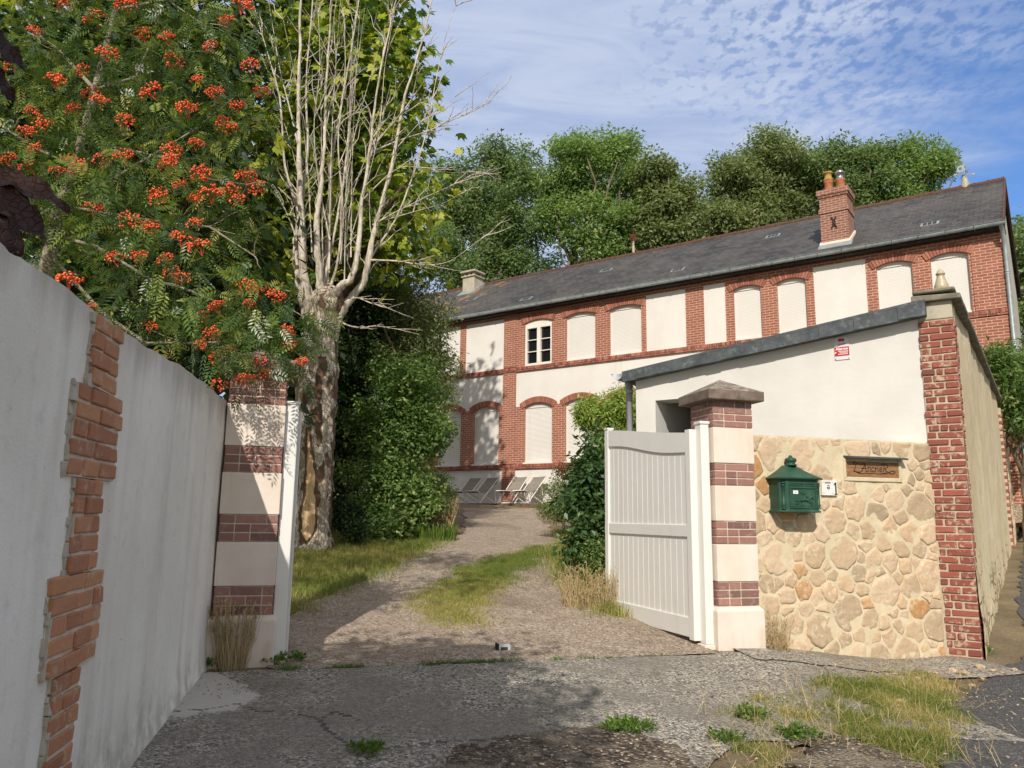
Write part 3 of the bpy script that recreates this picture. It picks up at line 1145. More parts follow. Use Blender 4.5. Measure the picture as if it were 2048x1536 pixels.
def house():
    rng = random.Random(4)
    root = empty('long_house', 'long two-storey brick and white rendered house with grey slate roof and closed shutters', 'house', (E_HOUSE[0], E_HOUSE[1], 2.06), HROT)
    # masonry core and plain render
    wb = MB()
    wb.box(S0, S1 - 0.002, 0.12, DEP, -0.5, 6.72)
    # gables
    for s0, s1 in ((S0, S0 + 0.3), (S1 - 0.3, S1 - 0.004)):
        wb.faces([(s0, 0.12, 6.72), (s0, DEP, 6.72), (s0, 3.5, 9.30), (s1, 0.12, 6.72), (s1, DEP, 6.72), (s1, 3.5, 9.30)],
                 [(0, 1, 2), (5, 4, 3), (0, 2, 5, 3), (2, 1, 4, 5)])
    wb.build('wall', MATS['rear_wall'], root)
    fr = MB()
    # foot, middle band (its lower edge follows the arches), upper panels
    fr.box(S0, S1 - 0.9, -0.010, 0.12, -0.5, 1.21)
    inlo = lambda s: next((o for o in LO if o[0] - 0.2 <= s <= o[1] + 0.2), None)

    def ext(s):
        o = inlo(s)
        if o is None:
            return 3.36
        return max(3.36, arch((o[0] - 0.2, o[1] + 0.2), s, 3.40, 0.24))
    columns(fr, [S0, S1 - 0.9] + [x for o in LO for x in (o[0] - 0.2, o[1] + 0.2)], ext, lambda s: 4.61, -0.010, 0.12, 0.07)
    for a_, b_ in PANELS:
        fr.box(a_, b_, -0.016, 0.12, ZS, 6.60)
    fr.build('front_render', MATS['house_render'], root)
    # brick of the two floors
    bk = MB()
    inop = lambda s: next((o for o in LO if o[0] < s < o[1]), None)

    def lo1(s):
        o = inop(s)
        return arch(o, s, 3.33, 0.14) if o else 1.37
    columns(bk, [S0, S1 - 0.9] + [x for o in LO for x in o] + [x for o in LO for x in (o[0] - 0.2, o[1] + 0.2)], lo1, ext, -0.030, 0.12, 0.07)
    bk.build('brickwork', MATS['house_brick'], root)
    bk = MB()
    inup = lambda s: next((o for o in UP if o[0] < s < o[1]), None)

    def lo2(s):
        o = inup(s)
        if o:
            return arch(o, s, 6.31, 0.095)
        for a_, b_ in PANELS:
            if a_ < s < b_:
                return 6.60
        return ZS
    columns(bk, [S0, S1] + [x for o in UP for x in o] + [x for p in PANELS for x in p], lo2, lambda s: ZE, -0.030, 0.12, 0.07)
    bk.build('brickwork', MATS['house_brick'], root)
    # pilasters: the tall one between the windows and the corner pier
    pb = MB()
    pb.box(-0.36, 0.20, -0.055, -0.028, -0.5, 1.20)
    pb.box(-0.36, 0.20, -0.055, -0.028, 1.40, 4.60)
    pb.box(-0.34, 0.22, -0.055, -0.028, 4.80, ZE)
    pb.build('pilaster', MATS['house_brick'], root)
    cb = MB()
    cb.box(14.17, S1 + 0.01, -0.055, -0.028, ZS + 0.02, ZE)
    cb.box(S1 - 0.9, S1 + 0.01, -0.050, 0.12, -0.5, 4.60)
    cb.box(S1 - 0.002, S1 + 0.01, -0.028, 0.40, -0.5, ZE)
    cb.build('corner_pier', MATS['house_brick'], root)
    # string courses of bricks set on edge
    for z0, z1, e in ((4.61, 4.76, 'upper'), (1.22, 1.37, 'lower')):
        sb = MB()
        sb.box(S0, S1 + 0.03, -0.075, 0.05, z0 + 0.004, z1 - 0.004, 0.5, 1)
        x = S0
        while x < S1 + 0.02:
            sb.box(x, x + 0.058, -0.095 + rng.uniform(-0.004, 0.004), 0.0, z0 + 0.055, z1, rng.random())
            x += 0.071
        x = S0
        while x < S1:
            sb.box(x, x + 0.21, -0.080, 0.0, z0, z0 + 0.047, rng.random())
            x += 0.222
        sb.build('string_course', [MATS['brick_sill'], MATS['soft_mortar']], root)
    # arches of radial bricks
    for ops, spring, rise, th in ((LO, 3.33, 0.14, 0.20), (UP, 6.31, 0.095, 0.21)):
        for o in ops:
            ab = MB()
            h = (o[1] - o[0]) / 2
            rad = (h * h + rise * rise) / (2 * rise)
            cx, cz = (o[0] + o[1]) / 2, spring + rise - rad
            half = math.asin(h / rad) + 0.10 / rad
            n = int(round(2 * half * rad / 0.072))
            for k in range(n):
                a0 = -half + 2 * half * (k + 0.08) / n
                a1 = -half + 2 * half * (k + 0.92) / n
                pts = []
                yy = -0.062 + rng.uniform(-0.003, 0.003)
                for y in (yy, -0.02):
                    for a_, r_ in ((a0, rad), (a1, rad), (a1, rad + th), (a0, rad + th)):
                        pts.append((cx + r_ * math.sin(a_), y, cz + r_ * math.cos(a_)))
                ab.faces(pts, [(0, 1, 2, 3), (7, 6, 5, 4), (0, 4, 5, 1), (1, 5, 6, 2), (2, 6, 7, 3), (3, 7, 4, 0)], rng.random())
            ab.build('arch', MATS['brick_arch'], root)
    # shutters, all but one window
    for ops, zb, spring, rise in ((LO, 1.37, 3.33, 0.14), (UP, ZS, 6.31, 0.095)):
        for o in ops:
            if o is UP[0]:
                continue
            sh = MB()
            a_, b_ = o[0] + 0.002, o[1] - 0.002
            sh.box(a_, b_, 0.02, 0.118, zb, zb + 0.07)
            top = spring - 0.03
            n = int((top - zb - 0.07) / 0.042)
            hh = (top - zb - 0.07) / n
            dpt = 0.006 if ops is LO else 0.0025
            for k in range(n):
                z0 = zb + 0.07 + k * hh
                sh.faces([(a_ + 0.03, 0.075, z0), (b_ - 0.03, 0.075, z0), (b_ - 0.03, 0.075 - dpt, z0 + hh * 0.5), (a_ + 0.03, 0.075 - dpt, z0 + hh * 0.5), (b_ - 0.03, 0.075, z0 + hh), (a_ + 0.03, 0.075, z0 + hh)],
                         [(0, 1, 2, 3), (3, 2, 4, 5)])
            sh.box(a_, a_ + 0.032, 0.055, 0.118, zb + 0.07, top)
            sh.box(b_ - 0.032, b_, 0.055, 0.118, zb + 0.07, top)
            columns(sh, [a_, b_], lambda s: top - 0.002, lambda s, o=o: arch(o, s, spring, rise) + 0.01, 0.05, 0.118, 0.07)
            sh.build('shutter', MATS['shutter'], root)
            if ops is LO:
                sl = MB()
                sl.box(o[0] - 0.03, o[1] + 0.03, -0.06, 0.05, 1.373, 1.42)
                sl.build('window_sill', MATS['house_render'], root)
    # the one window that shows
    a_, b_ = UP[0]
    wr = MB()
    zt = 6.17
    fw_ = 0.075
    columns(wr, [a_, b_], lambda s: zt - 0.001, lambda s: arch(UP[0], s, 6.31, 0.095) + 0.01, 0.015, 0.118, 0.07)
    wr.box(a_, a_ + fw_, 0.0, 0.118, ZS, zt)
    wr.box(b_ - fw_, b_, 0.0, 0.118, ZS, zt)
    wr.box(a_ + fw_, b_ - fw_, 0.0, 0.118, zt - 0.06, zt - 0.002)
    wr.box(a_ + fw_, b_ - fw_, 0.0, 0.118, ZS, ZS + 0.10)
    mid = (a_ + b_) / 2
    wr.box(mid - 0.07, mid + 0.07, -0.004, 0.118, ZS + 0.10, zt - 0.06)
    zz = [ZS + 0.10, ZS + 0.10 + (zt - 0.16 - ZS) / 3, ZS + 0.10 + 2 * (zt - 0.16 - ZS) / 3]
    for z_ in zz[1:]:
        wr.box(a_ + fw_, mid - 0.07, 0.02, 0.10, z_ - 0.014, z_ + 0.014)
        wr.box(mid + 0.07, b_ - fw_, 0.02, 0.10, z_ - 0.014, z_ + 0.014)
    win = wr.build('window', MATS['white_frame'], root)
    for x0, x1 in ((a_ + fw_, mid - 0.07), (mid + 0.07, b_ - fw_)):
        pn = MB()
        pn.box(x0, x1, 0.085, 0.112, ZS + 0.10, zt - 0.06)
        pn.build('pane', MATS['window_glass'], win)
    # flowers standing inside, seen through the left panes
    # eaves board, gutter, downpipes
    ev = MB()
    ev.box(S0, S1 + 0.1, -0.30, 0.3, 6.722, 6.78)
    ev.build('eaves_board', MATS['dark_iron'], root)
    gt = MB()
    n = 120
    cy, cz, gr = -0.36, 6.86, 0.085
    prof = [(-math.cos(a) * gr, -math.sin(a) * gr) for a in [math.pi * k / 8 for k in range(9)]]
    vs, fs = [], []
    for x in (S0 - 0.1, S1 + 0.12):
        vs += [(x, cy + p, cz + q) for p, q in prof]
        vs += [(x, cy + p * 0.9, cz + q * 0.9 + 0.004) for p, q in prof]
    for k in range(8):
        fs.append((k, k + 1, 18 + k + 1, 18 + k))
        fs.append((9 + k + 1, 9 + k, 27 + k, 27 + k + 1))
    fs += [(0, 18, 27, 9), (8, 17, 35, 26), tuple(range(9)), tuple(range(18, 27))]
    gt.faces(vs, fs)
    gt.tube([(S0 - 0.1, cy - gr, cz + 0.004), (S1 + 0.12, cy - gr, cz + 0.004)], 0.013, 6)
    x = S0
    while x < S1:
        gt.tube([(x, cy + math.cos(a) * (gr + 0.005), cz + math.sin(a) * (gr + 0.005)) for a in [math.pi + math.pi * k / 8 for k in range(9)]], 0.012, 5)
        x += 0.62
    gt.build('gutter', MATS['zinc'], root, True)
    dp = MB()
    dp.tube([(S1 + 0.03, -0.36, 6.80), (S1 + 0.05, -0.32, 6.62), (S1 + 0.055, -0.12, 6.40), (S1 + 0.06, -0.10, 6.2), (S1 + 0.06, -0.10, 0)], 0.052, 10)
    for z_ in (5.6, 3.9, 2.2):
        dp.tube([(S1 + 0.06, -0.10, z_), (S1 + 0.06, -0.10, z_ + 0.05)], 0.062, 10)
    dp.build('downpipe', MATS['zinc'], root, True)
    dq = MB()
    dq.tube([(S1 + 0.09, DEP - 0.1, 5.2), (S1 + 0.09, DEP - 0.1, 0)], 0.05, 10)
    dq.build('downpipe', MATS['zinc'], root, True)
    # roof
    rf = MB()
    zr, ze, ye = 9.42, 6.90, -0.36
    th = 0.09
    x0, x1 = S0 - 0.12, S1 + 0.07
    sl = (zr - ze) / (3.5 - ye)
    yb = 7 - ye
    rf.faces([(x0, ye, ze), (x1, ye, ze), (x1, 3.5, zr), (x0, 3.5, zr), (x0, ye, ze - th), (x1, ye, ze - th), (x1, 3.5, zr - th), (x0, 3.5, zr - th)],
             [(0, 1, 2, 3), (7, 6, 5, 4), (0, 4, 5, 1), (1, 5, 6, 2), (3, 7, 4, 0)])
    rf.faces([(x0, yb, ze), (x1, yb, ze), (x1, 3.5, zr), (x0, 3.5, zr), (x0, yb, ze - th), (x1, yb, ze - th), (x1, 3.5, zr - th), (x0, 3.5, zr - th)],
             [(3, 2, 1, 0), (4, 5, 6, 7), (1, 5, 4, 0), (2, 6, 5, 1), (0, 4, 7, 3)])
    roof = rf.build('roof', MATS['slate_roof'], root)
    # uv along the slope
    rt = MB()
    x = x0
    while x < x1 - 0.02:
        l_ = min(0.36, x1 - x)
        k = rng.uniform(-0.006, 0.006)
        pts = []
        for xx, r_ in ((x, 0.115), (x + l_ - 0.05, 0.115), (x + l_ - 0.049, 0.128), (x + l_ + 0.015, 0.128)):
            pts.append([(xx, 3.5 + r_ * math.cos(a), zr - 0.05 + k + r_ * math.sin(a)) for a in [math.pi * (-0.1 + 1.2 * j / 8) for j in range(9)]])
        vs = [p for q in pts for p in q]
        fs = [(i * 9 + j, i * 9 + j + 1, (i + 1) * 9 + j + 1, (i + 1) * 9 + j) for i in range(3) for j in range(8)]
        rt.faces(vs, fs, rng.random())
        x += l_
    rt.build('ridge_tiles', MATS['ridge_clay'], roof)
    vb = MB()
    for q in (0, 1):
        yy = (ye, 3.5) if q == 0 else (yb, 3.5)
        vb.hexa([(x1 + 0.001, yy[0], ze - 0.2), (x1 + 0.045, yy[0], ze - 0.2), (x1 + 0.045, yy[1], zr - 0.2), (x1 + 0.001, yy[1], zr - 0.2),
                 (x1 + 0.001, yy[0], ze + 0.03), (x1 + 0.045, yy[0], ze + 0.03), (x1 + 0.045, yy[1], zr + 0.03), (x1 + 0.001, yy[1], zr + 0.03)])
    vb.build('verge_board', MATS['ridge_clay'], roof)
    # small slotted vents lying on the slates
    for s, y in ((13.28, 0.35), (8.64, 2.2), (6.14, 0.38), (2.73, 1.94), (0.43, 0.20), (-3.1, 1.5)):
        vm = MB()
        ty = Vector((0, 1, sl)).normalized()
        nz = Vector((0, -sl, 1)).normalized()
        c = Vector((s, y, ze + (y - ye) * sl))
        ex = Vector((1, 0, 0))

        def P(i, j, k):
            return c + ex * i + ty * j + nz * k
        for i0, i1, j0, j1, hgt, mt in ((-0.22, 0.22, -0.15, 0.15, 0.03, 0), (-0.16, -0.07, -0.11, 0.11, 0.036, 1), (-0.045, 0.045, -0.11, 0.11, 0.036, 1), (0.07, 0.16, -0.11, 0.11, 0.036, 1)):
            vm.hexa([P(i0, j0, -0.02), P(i1, j0, -0.02), P(i1, j1, -0.02), P(i0, j1, -0.02), P(i0, j0, hgt), P(i1, j0, hgt), P(i1, j1, hgt), P(i0, j1, hgt)], 0.5, mt)
        vm.build('roof_vent', [MATS['zinc'], MATS['dark_iron']], roof)
    # brick chimney
    cm = MB()
    cx0, cx1, cy0, cy1 = 10.58, 11.32, 0.12, 0.86
    cm.box(cx0, cx1, cy0, cy1, 6.8, 8.62)
    cm.box(cx0 - 0.03, cx1 + 0.03, cy0 - 0.03, cy1 + 0.03, 8.16, 8.30)
    cm.box(cx0 - 0.03, cx1 + 0.03, cy0 - 0.03, cy1 + 0.03, 8.622, 8.69)
    cm.box(cx0 - 0.06, cx1 + 0.06, cy0 - 0.06, cy1 + 0.06, 8.692, 8.86)
    ch = cm.build('chimney', MATS['chimney_brick'], root, bevel=0.008)
    fl = MB()
    zb0 = ze + (cy0 - ye) * sl
    fl.hexa([(cx0 - 0.05, cy0 - 0.05, zb0 - 0.12), (cx1 + 0.05, cy0 - 0.05, zb0 - 0.12), (cx1 + 0.05, cy1, zb0 + 0.3), (cx0 - 0.05, cy1, zb0 + 0.3),
             (cx0 - 0.04, cy0 - 0.04, zb0 + 0.08), (cx1 + 0.04, cy0 - 0.04, zb0 + 0.08), (cx1 + 0.04, cy1, zb0 + 0.56), (cx0 - 0.04, cy1, zb0 + 0.56)])
    fl.build('flashing', MATS['pillar_render'], ch)
    fz = MB()
    fz.hexa([(cx0 - 0.05, cy0 - 0.24, zb0 - 0.16), (cx1 + 0.10, cy0 - 0.24, zb0 - 0.16), (cx1 + 0.10, cy0 - 0.051, zb0 - 0.04), (cx0 - 0.05, cy0 - 0.051, zb0 - 0.04),
             (cx0 - 0.05, cy0 - 0.24, zb0 - 0.135), (cx1 + 0.10, cy0 - 0.24, zb0 - 0.135), (cx1 + 0.10, cy0 - 0.051, zb0 + 0.02), (cx0 - 0.05, cy0 - 0.051, zb0 + 0.02)])
    fz.build('apron_flashing', MATS['zinc'], ch)
    ti = MB()
    mx = (cx0 + cx1) / 2
    for dx_, dz_ in ((-0.07, 0.16), (0.07, 0.16), (-0.07, -0.16), (0.07, -0.16)):
        ti.tube([(mx, cy0 - 0.02, 7.86), (mx + dx_ * 0.4, cy0 - 0.03, 7.86 + dz_ * 0.6), (mx + dx_, cy0 - 0.03, 7.86 + dz_)], 0.018, 6)
    ti.box(mx - 0.035, mx + 0.035, cy0 - 0.045, cy0 + 0.01, 7.80, 7.92)
    ti.build('tie_plate', MATS['dark_iron'], ch)
    for px_, cowl in ((mx - 0.17, 'yellow'), (mx + 0.15, 'steel')):
        po = MB()
        po.lathe((px_, 0.49, 8.84), [(0.135, 0), (0.13, 0.02), (0.115, 0.34), (0.13, 0.36), (0.13, 0.40), (0.10, 0.40)], 16)
        po_o = po.build('chimney_pot', MATS['terracotta'], ch, True)
        cw = MB()
        if cowl == 'yellow':
            cw.lathe((px_, 0.49, 9.2), [(0.12, 0), (0.12, 0.05), (0.135, 0.06), (0.135, 0.12), (0.10, 0.14), (0.10, 0.28), (0.13, 0.29), (0.12, 0.33), (0.04, 0.35)], 14)
            cw.build('chimney_cowl', MATS['yellow_cowl'], ch, True)
        else:
            cw.lathe((px_, 0.49, 9.22), [(0.09, 0), (0.09, 0.12), (0.06, 0.13), (0.06, 0.17), (0.13, 0.18), (0.145, 0.22), (0.09, 0.27), (0.02, 0.30)], 14)
            cw.build('chimney_cowl', MATS['steel'], ch, True)
    # plain rendered chimney near the far end, with its slab on stubs
    c2 = MB()
    c2.box(-4.62, -4.0, 2.75, 3.35, 8.3, 9.62)
    for dx_ in (-4.60, -4.36, -4.14):
        for dy in (2.78, 3.20):
            c2.box(dx_, dx_ + 0.12, dy, dy + 0.12, 9.62, 9.80)
    c2.box(-4.68, -3.94, 2.69, 3.41, 9.60, 9.66)
    c2.box(-4.70, -3.92, 2.67, 3.43, 9.80, 9.88)
    c2o = c2.build('chimney', MATS['concrete_post'], root, bevel=0.01)
    f2 = MB()
    f2.hexa([(-4.70, 2.5, ze + (2.5 - ye) * sl - 0.05), (-3.92, 2.5, ze + (2.5 - ye) * sl - 0.05), (-3.92, 3.4, zr - 0.10), (-4.70, 3.4, zr - 0.10),
             (-4.68, 2.5, ze + (2.5 - ye) * sl + 0.03), (-3.94, 2.5, ze + (2.5 - ye) * sl + 0.03), (-3.94, 3.4, zr + 0.06), (-4.68, 3.4, zr + 0.06)])
    f2.build('flashing', MATS['zinc'], c2o)
    # ridge finial, rusty
    fb = MB()
    fb.lathe((3.05, 3.5, zr), [(0.05, 0), (0.05, 0.30), (0.035, 0.32), (0.04, 0.46), (0.06, 0.47), (0.05, 0.5)], 10)
    fin = fb.build('ridge_finial', MATS['concrete_post'], root)
    f3 = MB()
    for k in range(4):
        a = math.pi * k / 4
        f3.tube([(3.05 + 0.11 * math.sin(t) * math.cos(a), 3.5 + 0.11 * math.sin(t) * math.sin(a), zr + 0.62 - 0.14 * math.cos(t)) for t in [math.pi * j / 8 for j in range(9)]], 0.014, 5)
        f3.tube([(3.05 - 0.11 * math.sin(t) * math.cos(a), 3.5 - 0.11 * math.sin(t) * math.sin(a), zr + 0.62 - 0.14 * math.cos(t)) for t in [math.pi * j / 8 for j in range(9)]], 0.014, 5)
    f3.tube([(3.05, 3.5, zr + 0.45), (3.05, 3.5, zr + 0.95)], 0.014, 5)
    f3.build('finial_ball', MATS['rust'], fin)
    # weathervane at the near end of the ridge
    vx = 13.95
    wv = MB()
    wv.lathe((vx, 3.5, zr), [(0.13, -0.05), (0.12, 0.04), (0.05, 0.32), (0.04, 0.34), (0.010, 0.36), (0.010, 0.74)], 8)
    wv.tube([(vx - 0.22, 3.5 - 0.12, zr + 0.40), (vx + 0.22, 3.5 + 0.12, zr + 0.40)], 0.010, 5)
    wv.tube([(vx + 0.12, 3.5 - 0.22, zr + 0.40), (vx - 0.12, 3.5 + 0.22, zr + 0.40)], 0.010, 5)
    for dx_, dy in ((-0.22, -0.12), (0.22, 0.12)):
        wv.box(vx + dx_ - 0.035, vx + dx_ + 0.035, 3.5 + dy - 0.01, 3.5 + dy + 0.01, zr + 0.375, zr + 0.43)
    wvo = wv.build('weathervane', MATS['concrete_post'], root)
    fg = MB()
    vk = 0.62
    shape = [(-0.30, 0.64), (-0.24, 0.60), (0.02, 0.60), (0.05, 0.70), (0.00, 0.86), (-0.04, 0.98), (-0.07, 0.90), (-0.10, 0.99), (-0.15, 0.90), (-0.24, 0.92), (-0.29, 0.80)]
    hole = [(-0.18, 0.70), (-0.10, 0.68), (-0.06, 0.76), (-0.09, 0.83), (-0.16, 0.84), (-0.20, 0.77)]
    n = len(shape)
    hp = [hole[int(round(k * len(hole) / n)) % len(hole)] for k in range(n)]
    for k in range(n):
        a_, b_ = shape[k], shape[(k + 1) % n]
        c_, d_ = hp[(k + 1) % n], hp[k]
        q = [a_, b_, c_, d_]
        fg.hexa([(vx + p[0] * vk, 3.49, zr + 0.34 + (p[1] - 0.34) * vk) for p in q] + [(vx + p[0] * vk, 3.505, zr + 0.34 + (p[1] - 0.34) * vk) for p in q])
    fg.tube([(vx + 0.01, 3.5, zr + 0.53), (vx + 0.15, 3.5, zr + 0.53)], 0.010, 5)
    fg.build('vane_figure', MATS['zinc'], wvo)
    return root


house()

# ------------------------------------------------------------------ left boundary wall with its strip of bare bricks
WO = (-1.87, 4.10)
WD = (-0.17615, 0.98436)               # along the wall, away from the street
WROT = math.atan2(-WD[0], WD[1])       # local y along the wall, local x out of its face


def left_wall():
    rng = random.Random(11)
    root = empty('boundary_wall', 'tall pale grey rendered wall with a ragged vertical strip of bare orange bricks', 'wall', (WO[0], WO[1], 0), WROT)
    # strip outline: (top, bottom, near edge, far edge) measured along the wall
    segs = [(2.385, 2.09, -1.10, -0.79), (2.09, 1.73, -1.225, -0.69), (1.73, 1.365, -1.12, -0.83), (1.365, 1.0, -1.24, -0.70), (1.0, 0.0, -1.13, -0.87)]
    # the rendered face: a grid with a little waviness, left out where the bricks show
    y0, y1 = -7.0, 1.94
    th = 0.24
    wb = MB()
    ny, nz = 220, 44
    ys = [y0 + (y1 - y0) * k / ny for k in range(ny + 1)]

    def top(y):
        return 2.40 + 0.06 * sstep(y, -1.0, 1.0) * 1.0 + 0.012 * (noise.noise((y * 3.1, 0.3, 1.7))) + 0.006 * noise.noise((y * 11, 2.3, 0.7))

    def pt(y, f):
        b_ = gz(WO[0] + WD[0] * y, WO[1] + WD[1] * y) - 0.12
        z = b_ + (float(top(y)) - b_) * f
        x = 0.010 * noise.noise((y * 1.3, z * 1.3, 4.0)) + 0.004 * noise.noise((y * 5, z * 5, 1.0))
        x += 0.02 * max(0, 1 - (z - b_ - 0.12) / 0.25) ** 2
        return (x, y, z)
    vs, fs = [], []
    for y in ys:
        for j in range(nz + 1):
            vs.append(pt(y, j / nz))
    for i in range(ny):
        for j in range(nz):
            fs.append((i * (nz + 1) + j, (i + 1) * (nz + 1) + j, (i + 1) * (nz + 1) + j + 1, i * (nz + 1) + j + 1))
    wb.faces(vs, fs)
    for y_a, y_b in zip(ys[:-1], ys[1:]):
        a_, b_ = pt(y_a, 1), pt(y_b, 1)
        wb.poly([a_, b_, (-th, y_b, b_[2] + 0.01), (-th, y_a, a_[2] + 0.01)])
        wb.poly([(-th, y_a, a_[2] + 0.01), (-th, y_b, b_[2] + 0.01), (-th, y_b, -1), (-th, y_a, -1)])
    e = [pt(y1, j / nz) for j in range(nz + 1)]
    wb.poly([p for p in e] + [(-th, y1, e[-1][2] + 0.01), (-th, y1, e[0][2])])
    wb.poly([(-th, y0, -1), (-th, y0, 2.4), (0, y0, 2.4), (0, y0, -1)])
    wb.build('rendered_face', MATS['old_render'], root, True)
    # bricks and the rough edge of the render around them
    bb = MB()
    k = 0
    for (zt, zb, a_, b_) in segs:
        n = max(1, int(round((zt - zb) / 0.0715)))
        h = (zt - zb) / n
        for i in range(n):
            z1 = zt - i * h
            z0 = z1 - h + 0.011
            w_ = b_ - a_
            nb = 2 if w_ < 0.4 else 3
            cut = sorted([0, 1] + [(0.36 if (i + j) % 2 else 0.62) if nb == 2 else (j + 1) / 3.0 + (0.12 if i % 2 else -0.08) for j in range(nb - 1)])
            if w_ < 0.3 and rng.random() < 0.25:
                cut = [0, 1]
            dl, dr = rng.uniform(-0.02, 0.02), rng.uniform(-0.014, 0.014)
            tone = rng.uniform(-0.12, 0.12)
            for c0, c1 in zip(cut[:-1], cut[1:]):
                ya = a_ + dl + (w_ + dr - dl) * c0 + (0.005 if c0 > 0 else 0)
                yb = a_ + dl + (w_ + dr - dl) * c1 - 0.006
                x1 = 0.026 + rng.uniform(-0.006, 0.006)
                bb.box(-0.06, x1, ya, yb, z0, z1, min(1, max(0, 0.45 + tone + rng.uniform(-0.28, 0.28))), 0, None, 0.0035, rng)
    bb.build('brick_strip', MATS['brick_orange'], root, bevel=0.007, bseg=2)
    mb = MB()
    for (zt, zb, a_, b_) in segs:
        mb.box(-0.05, 0.016, a_ + 0.005, b_ - 0.008, zb + 0.004, zt - 0.006)
    mb.build('mortar_bed', MATS['soft_mortar'], root)
    # broken lip of render on the near side of the strip
    lb = MB()
    for (zt, zb, a_, b_) in segs:
        z = zt
        while z > zb + 0.01:
            h = min(z - zb, rng.uniform(0.02, 0.06))
            lb.box(-0.02, 0.012 + rng.uniform(-0.006, 0.006), a_ - 0.022 + rng.uniform(-0.014, 0.010), a_ + 0.010 + rng.uniform(-0.012, 0.018), z - h - 0.004, z, 0.5, 0, None, 0.009, rng)
            z -= h
    lb.build('broken_render', MATS['broken_edge'], root, bevel=0.008, bseg=2)
    jb = MB()
    jb.box(-0.14, 0.02, y1 + 0.001, y1 + 0.10, 0.3, 2.42)
    jb.build('end_joint', MATS['joint_mortar'], root, bevel=0.01)


left_wall()


# ------------------------------------------------------------------ gate pillars
GROT = math.atan2(G[1], G[0])
ZB = 0.51


def gate_pillar(label, s0, wdt, dep, seed):
    """front left corner s0 metres along the gate line"""
    rng = random.Random(seed)
    root = empty('gate_pillar', label, 'gate pillar', (GX + G[0] * s0, GY + G[1] * s0, 0), GROT, 'gate pillars either side of the drive')
    pb = MB()
    e = 0.035
    pts = []
    for z, o in ((0.25, e), (0.835, e), (0.866, 0.0)):
        pts.append([(-o, -o, z), (wdt + o, -o, z), (wdt + o, dep + o, z), (-o, dep + o, z)])
    vs = [p for r_ in pts for p in r_]
    fs = [(3, 2, 1, 0), (8, 9, 10, 11)] + [(k * 4 + j, k * 4 + (j + 1) % 4, (k + 1) * 4 + (j + 1) % 4, (k + 1) * 4 + j) for k in range(2) for j in range(4)]
    pb.faces(vs, fs)
    pb.build('plinth', MATS['plinth_render'], root, bevel=0.012, bseg=2)
    levels = [(0.868, 1.074, 3), (1.402, 1.60, 3), (1.92, 2.117, 3), (2.446, 2.69, 4)]
    rb = [(1.074, 1.402), (1.60, 1.92), (2.117, 2.446)]
    for z0, z1 in rb:
        b_ = MB()
        b_.box(-0.006, wdt + 0.006, -0.006, dep + 0.006, z0 + 0.003, z1 - 0.003)
        b_.build('render_block', MATS['pillar_render'], root, bevel=0.006, bseg=2)
    for z0, z1, n in levels:
        bb = MB()
        bb.box(0.004, wdt - 0.004, 0.004, dep - 0.004, z0, z1, 0.5, 1)
        h = (z1 - z0) / n
        for i in range(n):
            za, zc = z0 + i * h + 0.005, z0 + (i + 1) * h - 0.005
            for side in range(4):
                L = wdt if side % 2 == 0 else dep
                # stretchers and headers in turn
                cuts = [0.0]
                pat = [0.22, 0.105, 0.105, 0.22] if (i + side) % 2 else [0.105, 0.105, 0.22, 0.105]
                q = rng.randint(0, 1)
                for l_ in pat[q:] + pat[:q] + pat:
                    if cuts[-1] + l_ + 0.03 > L:
                        break
                    cuts.append(cuts[-1] + l_ + 0.009)
                cuts.append(L + 0.009)
                for c0, c1 in zip(cuts[:-1], cuts[1:]):
                    a_, b_ = c0, c1 - 0.009
                    o = rng.uniform(0.0, 0.003)
                    tn = min(1, max(0, rng.gauss(0.5, 0.22)))
                    if side == 0:
                        bb.box(a_, b_, -o, 0.05, za, zc, tn)
                    elif side == 2:
                        bb.box(a_, b_, dep - 0.05, dep + o, za, zc, tn)
                    elif side == 1:
                        bb.box(wdt - 0.051, wdt + o, a_ + 0.001, b_ - 0.001, za + 0.001, zc - 0.001, tn)
                    else:
                        bb.box(-o, 0.051, a_ + 0.001, b_ - 0.001, za + 0.001, zc - 0.001, tn)
        bb.build('brick_band', [MATS['brick_plum'], MATS['soft_mortar']], root, bevel=0.003)
    cb = MB()
    c = 0.085
    z0 = 2.69
    n = 14
    # pyramid cap, slightly uneven
    low = [(-c, -c), (wdt + c, -c), (wdt + c, dep + c), (-c, dep + c)]
    vs = [(x, y, z0) for x, y in low] + [(x, y, z0 + 0.088) for x, y in low] + [(wdt / 2, dep / 2, z0 + 0.235)]
    cb.faces(vs, [(3, 2, 1, 0), (0, 1, 5, 4), (1, 2, 6, 5), (2, 3, 7, 6), (3, 0, 4, 7)], 0.5, 0)
    cb.faces([vs[4], vs[5], vs[6], vs[7], vs[8]], [(0, 1, 4), (1, 2, 4), (2, 3, 4), (3, 0, 4)], 0.5, 1)
    cb.build('cap', [MATS['cap_stone'], MATS['cap_lichen']], root, bevel=0.01, bseg=2)
    return root


gate_pillar('striped brick and cream gate pillar with stone cap beside the rubble stone wall', 0.10, 0.40, 0.42, 3)
gate_pillar('striped brick and cream gate pillar at the end of the grey rendered wall', -4.06, 0.42, 0.50, 5)

# ------------------------------------------------------------------ gate leaves and their posts


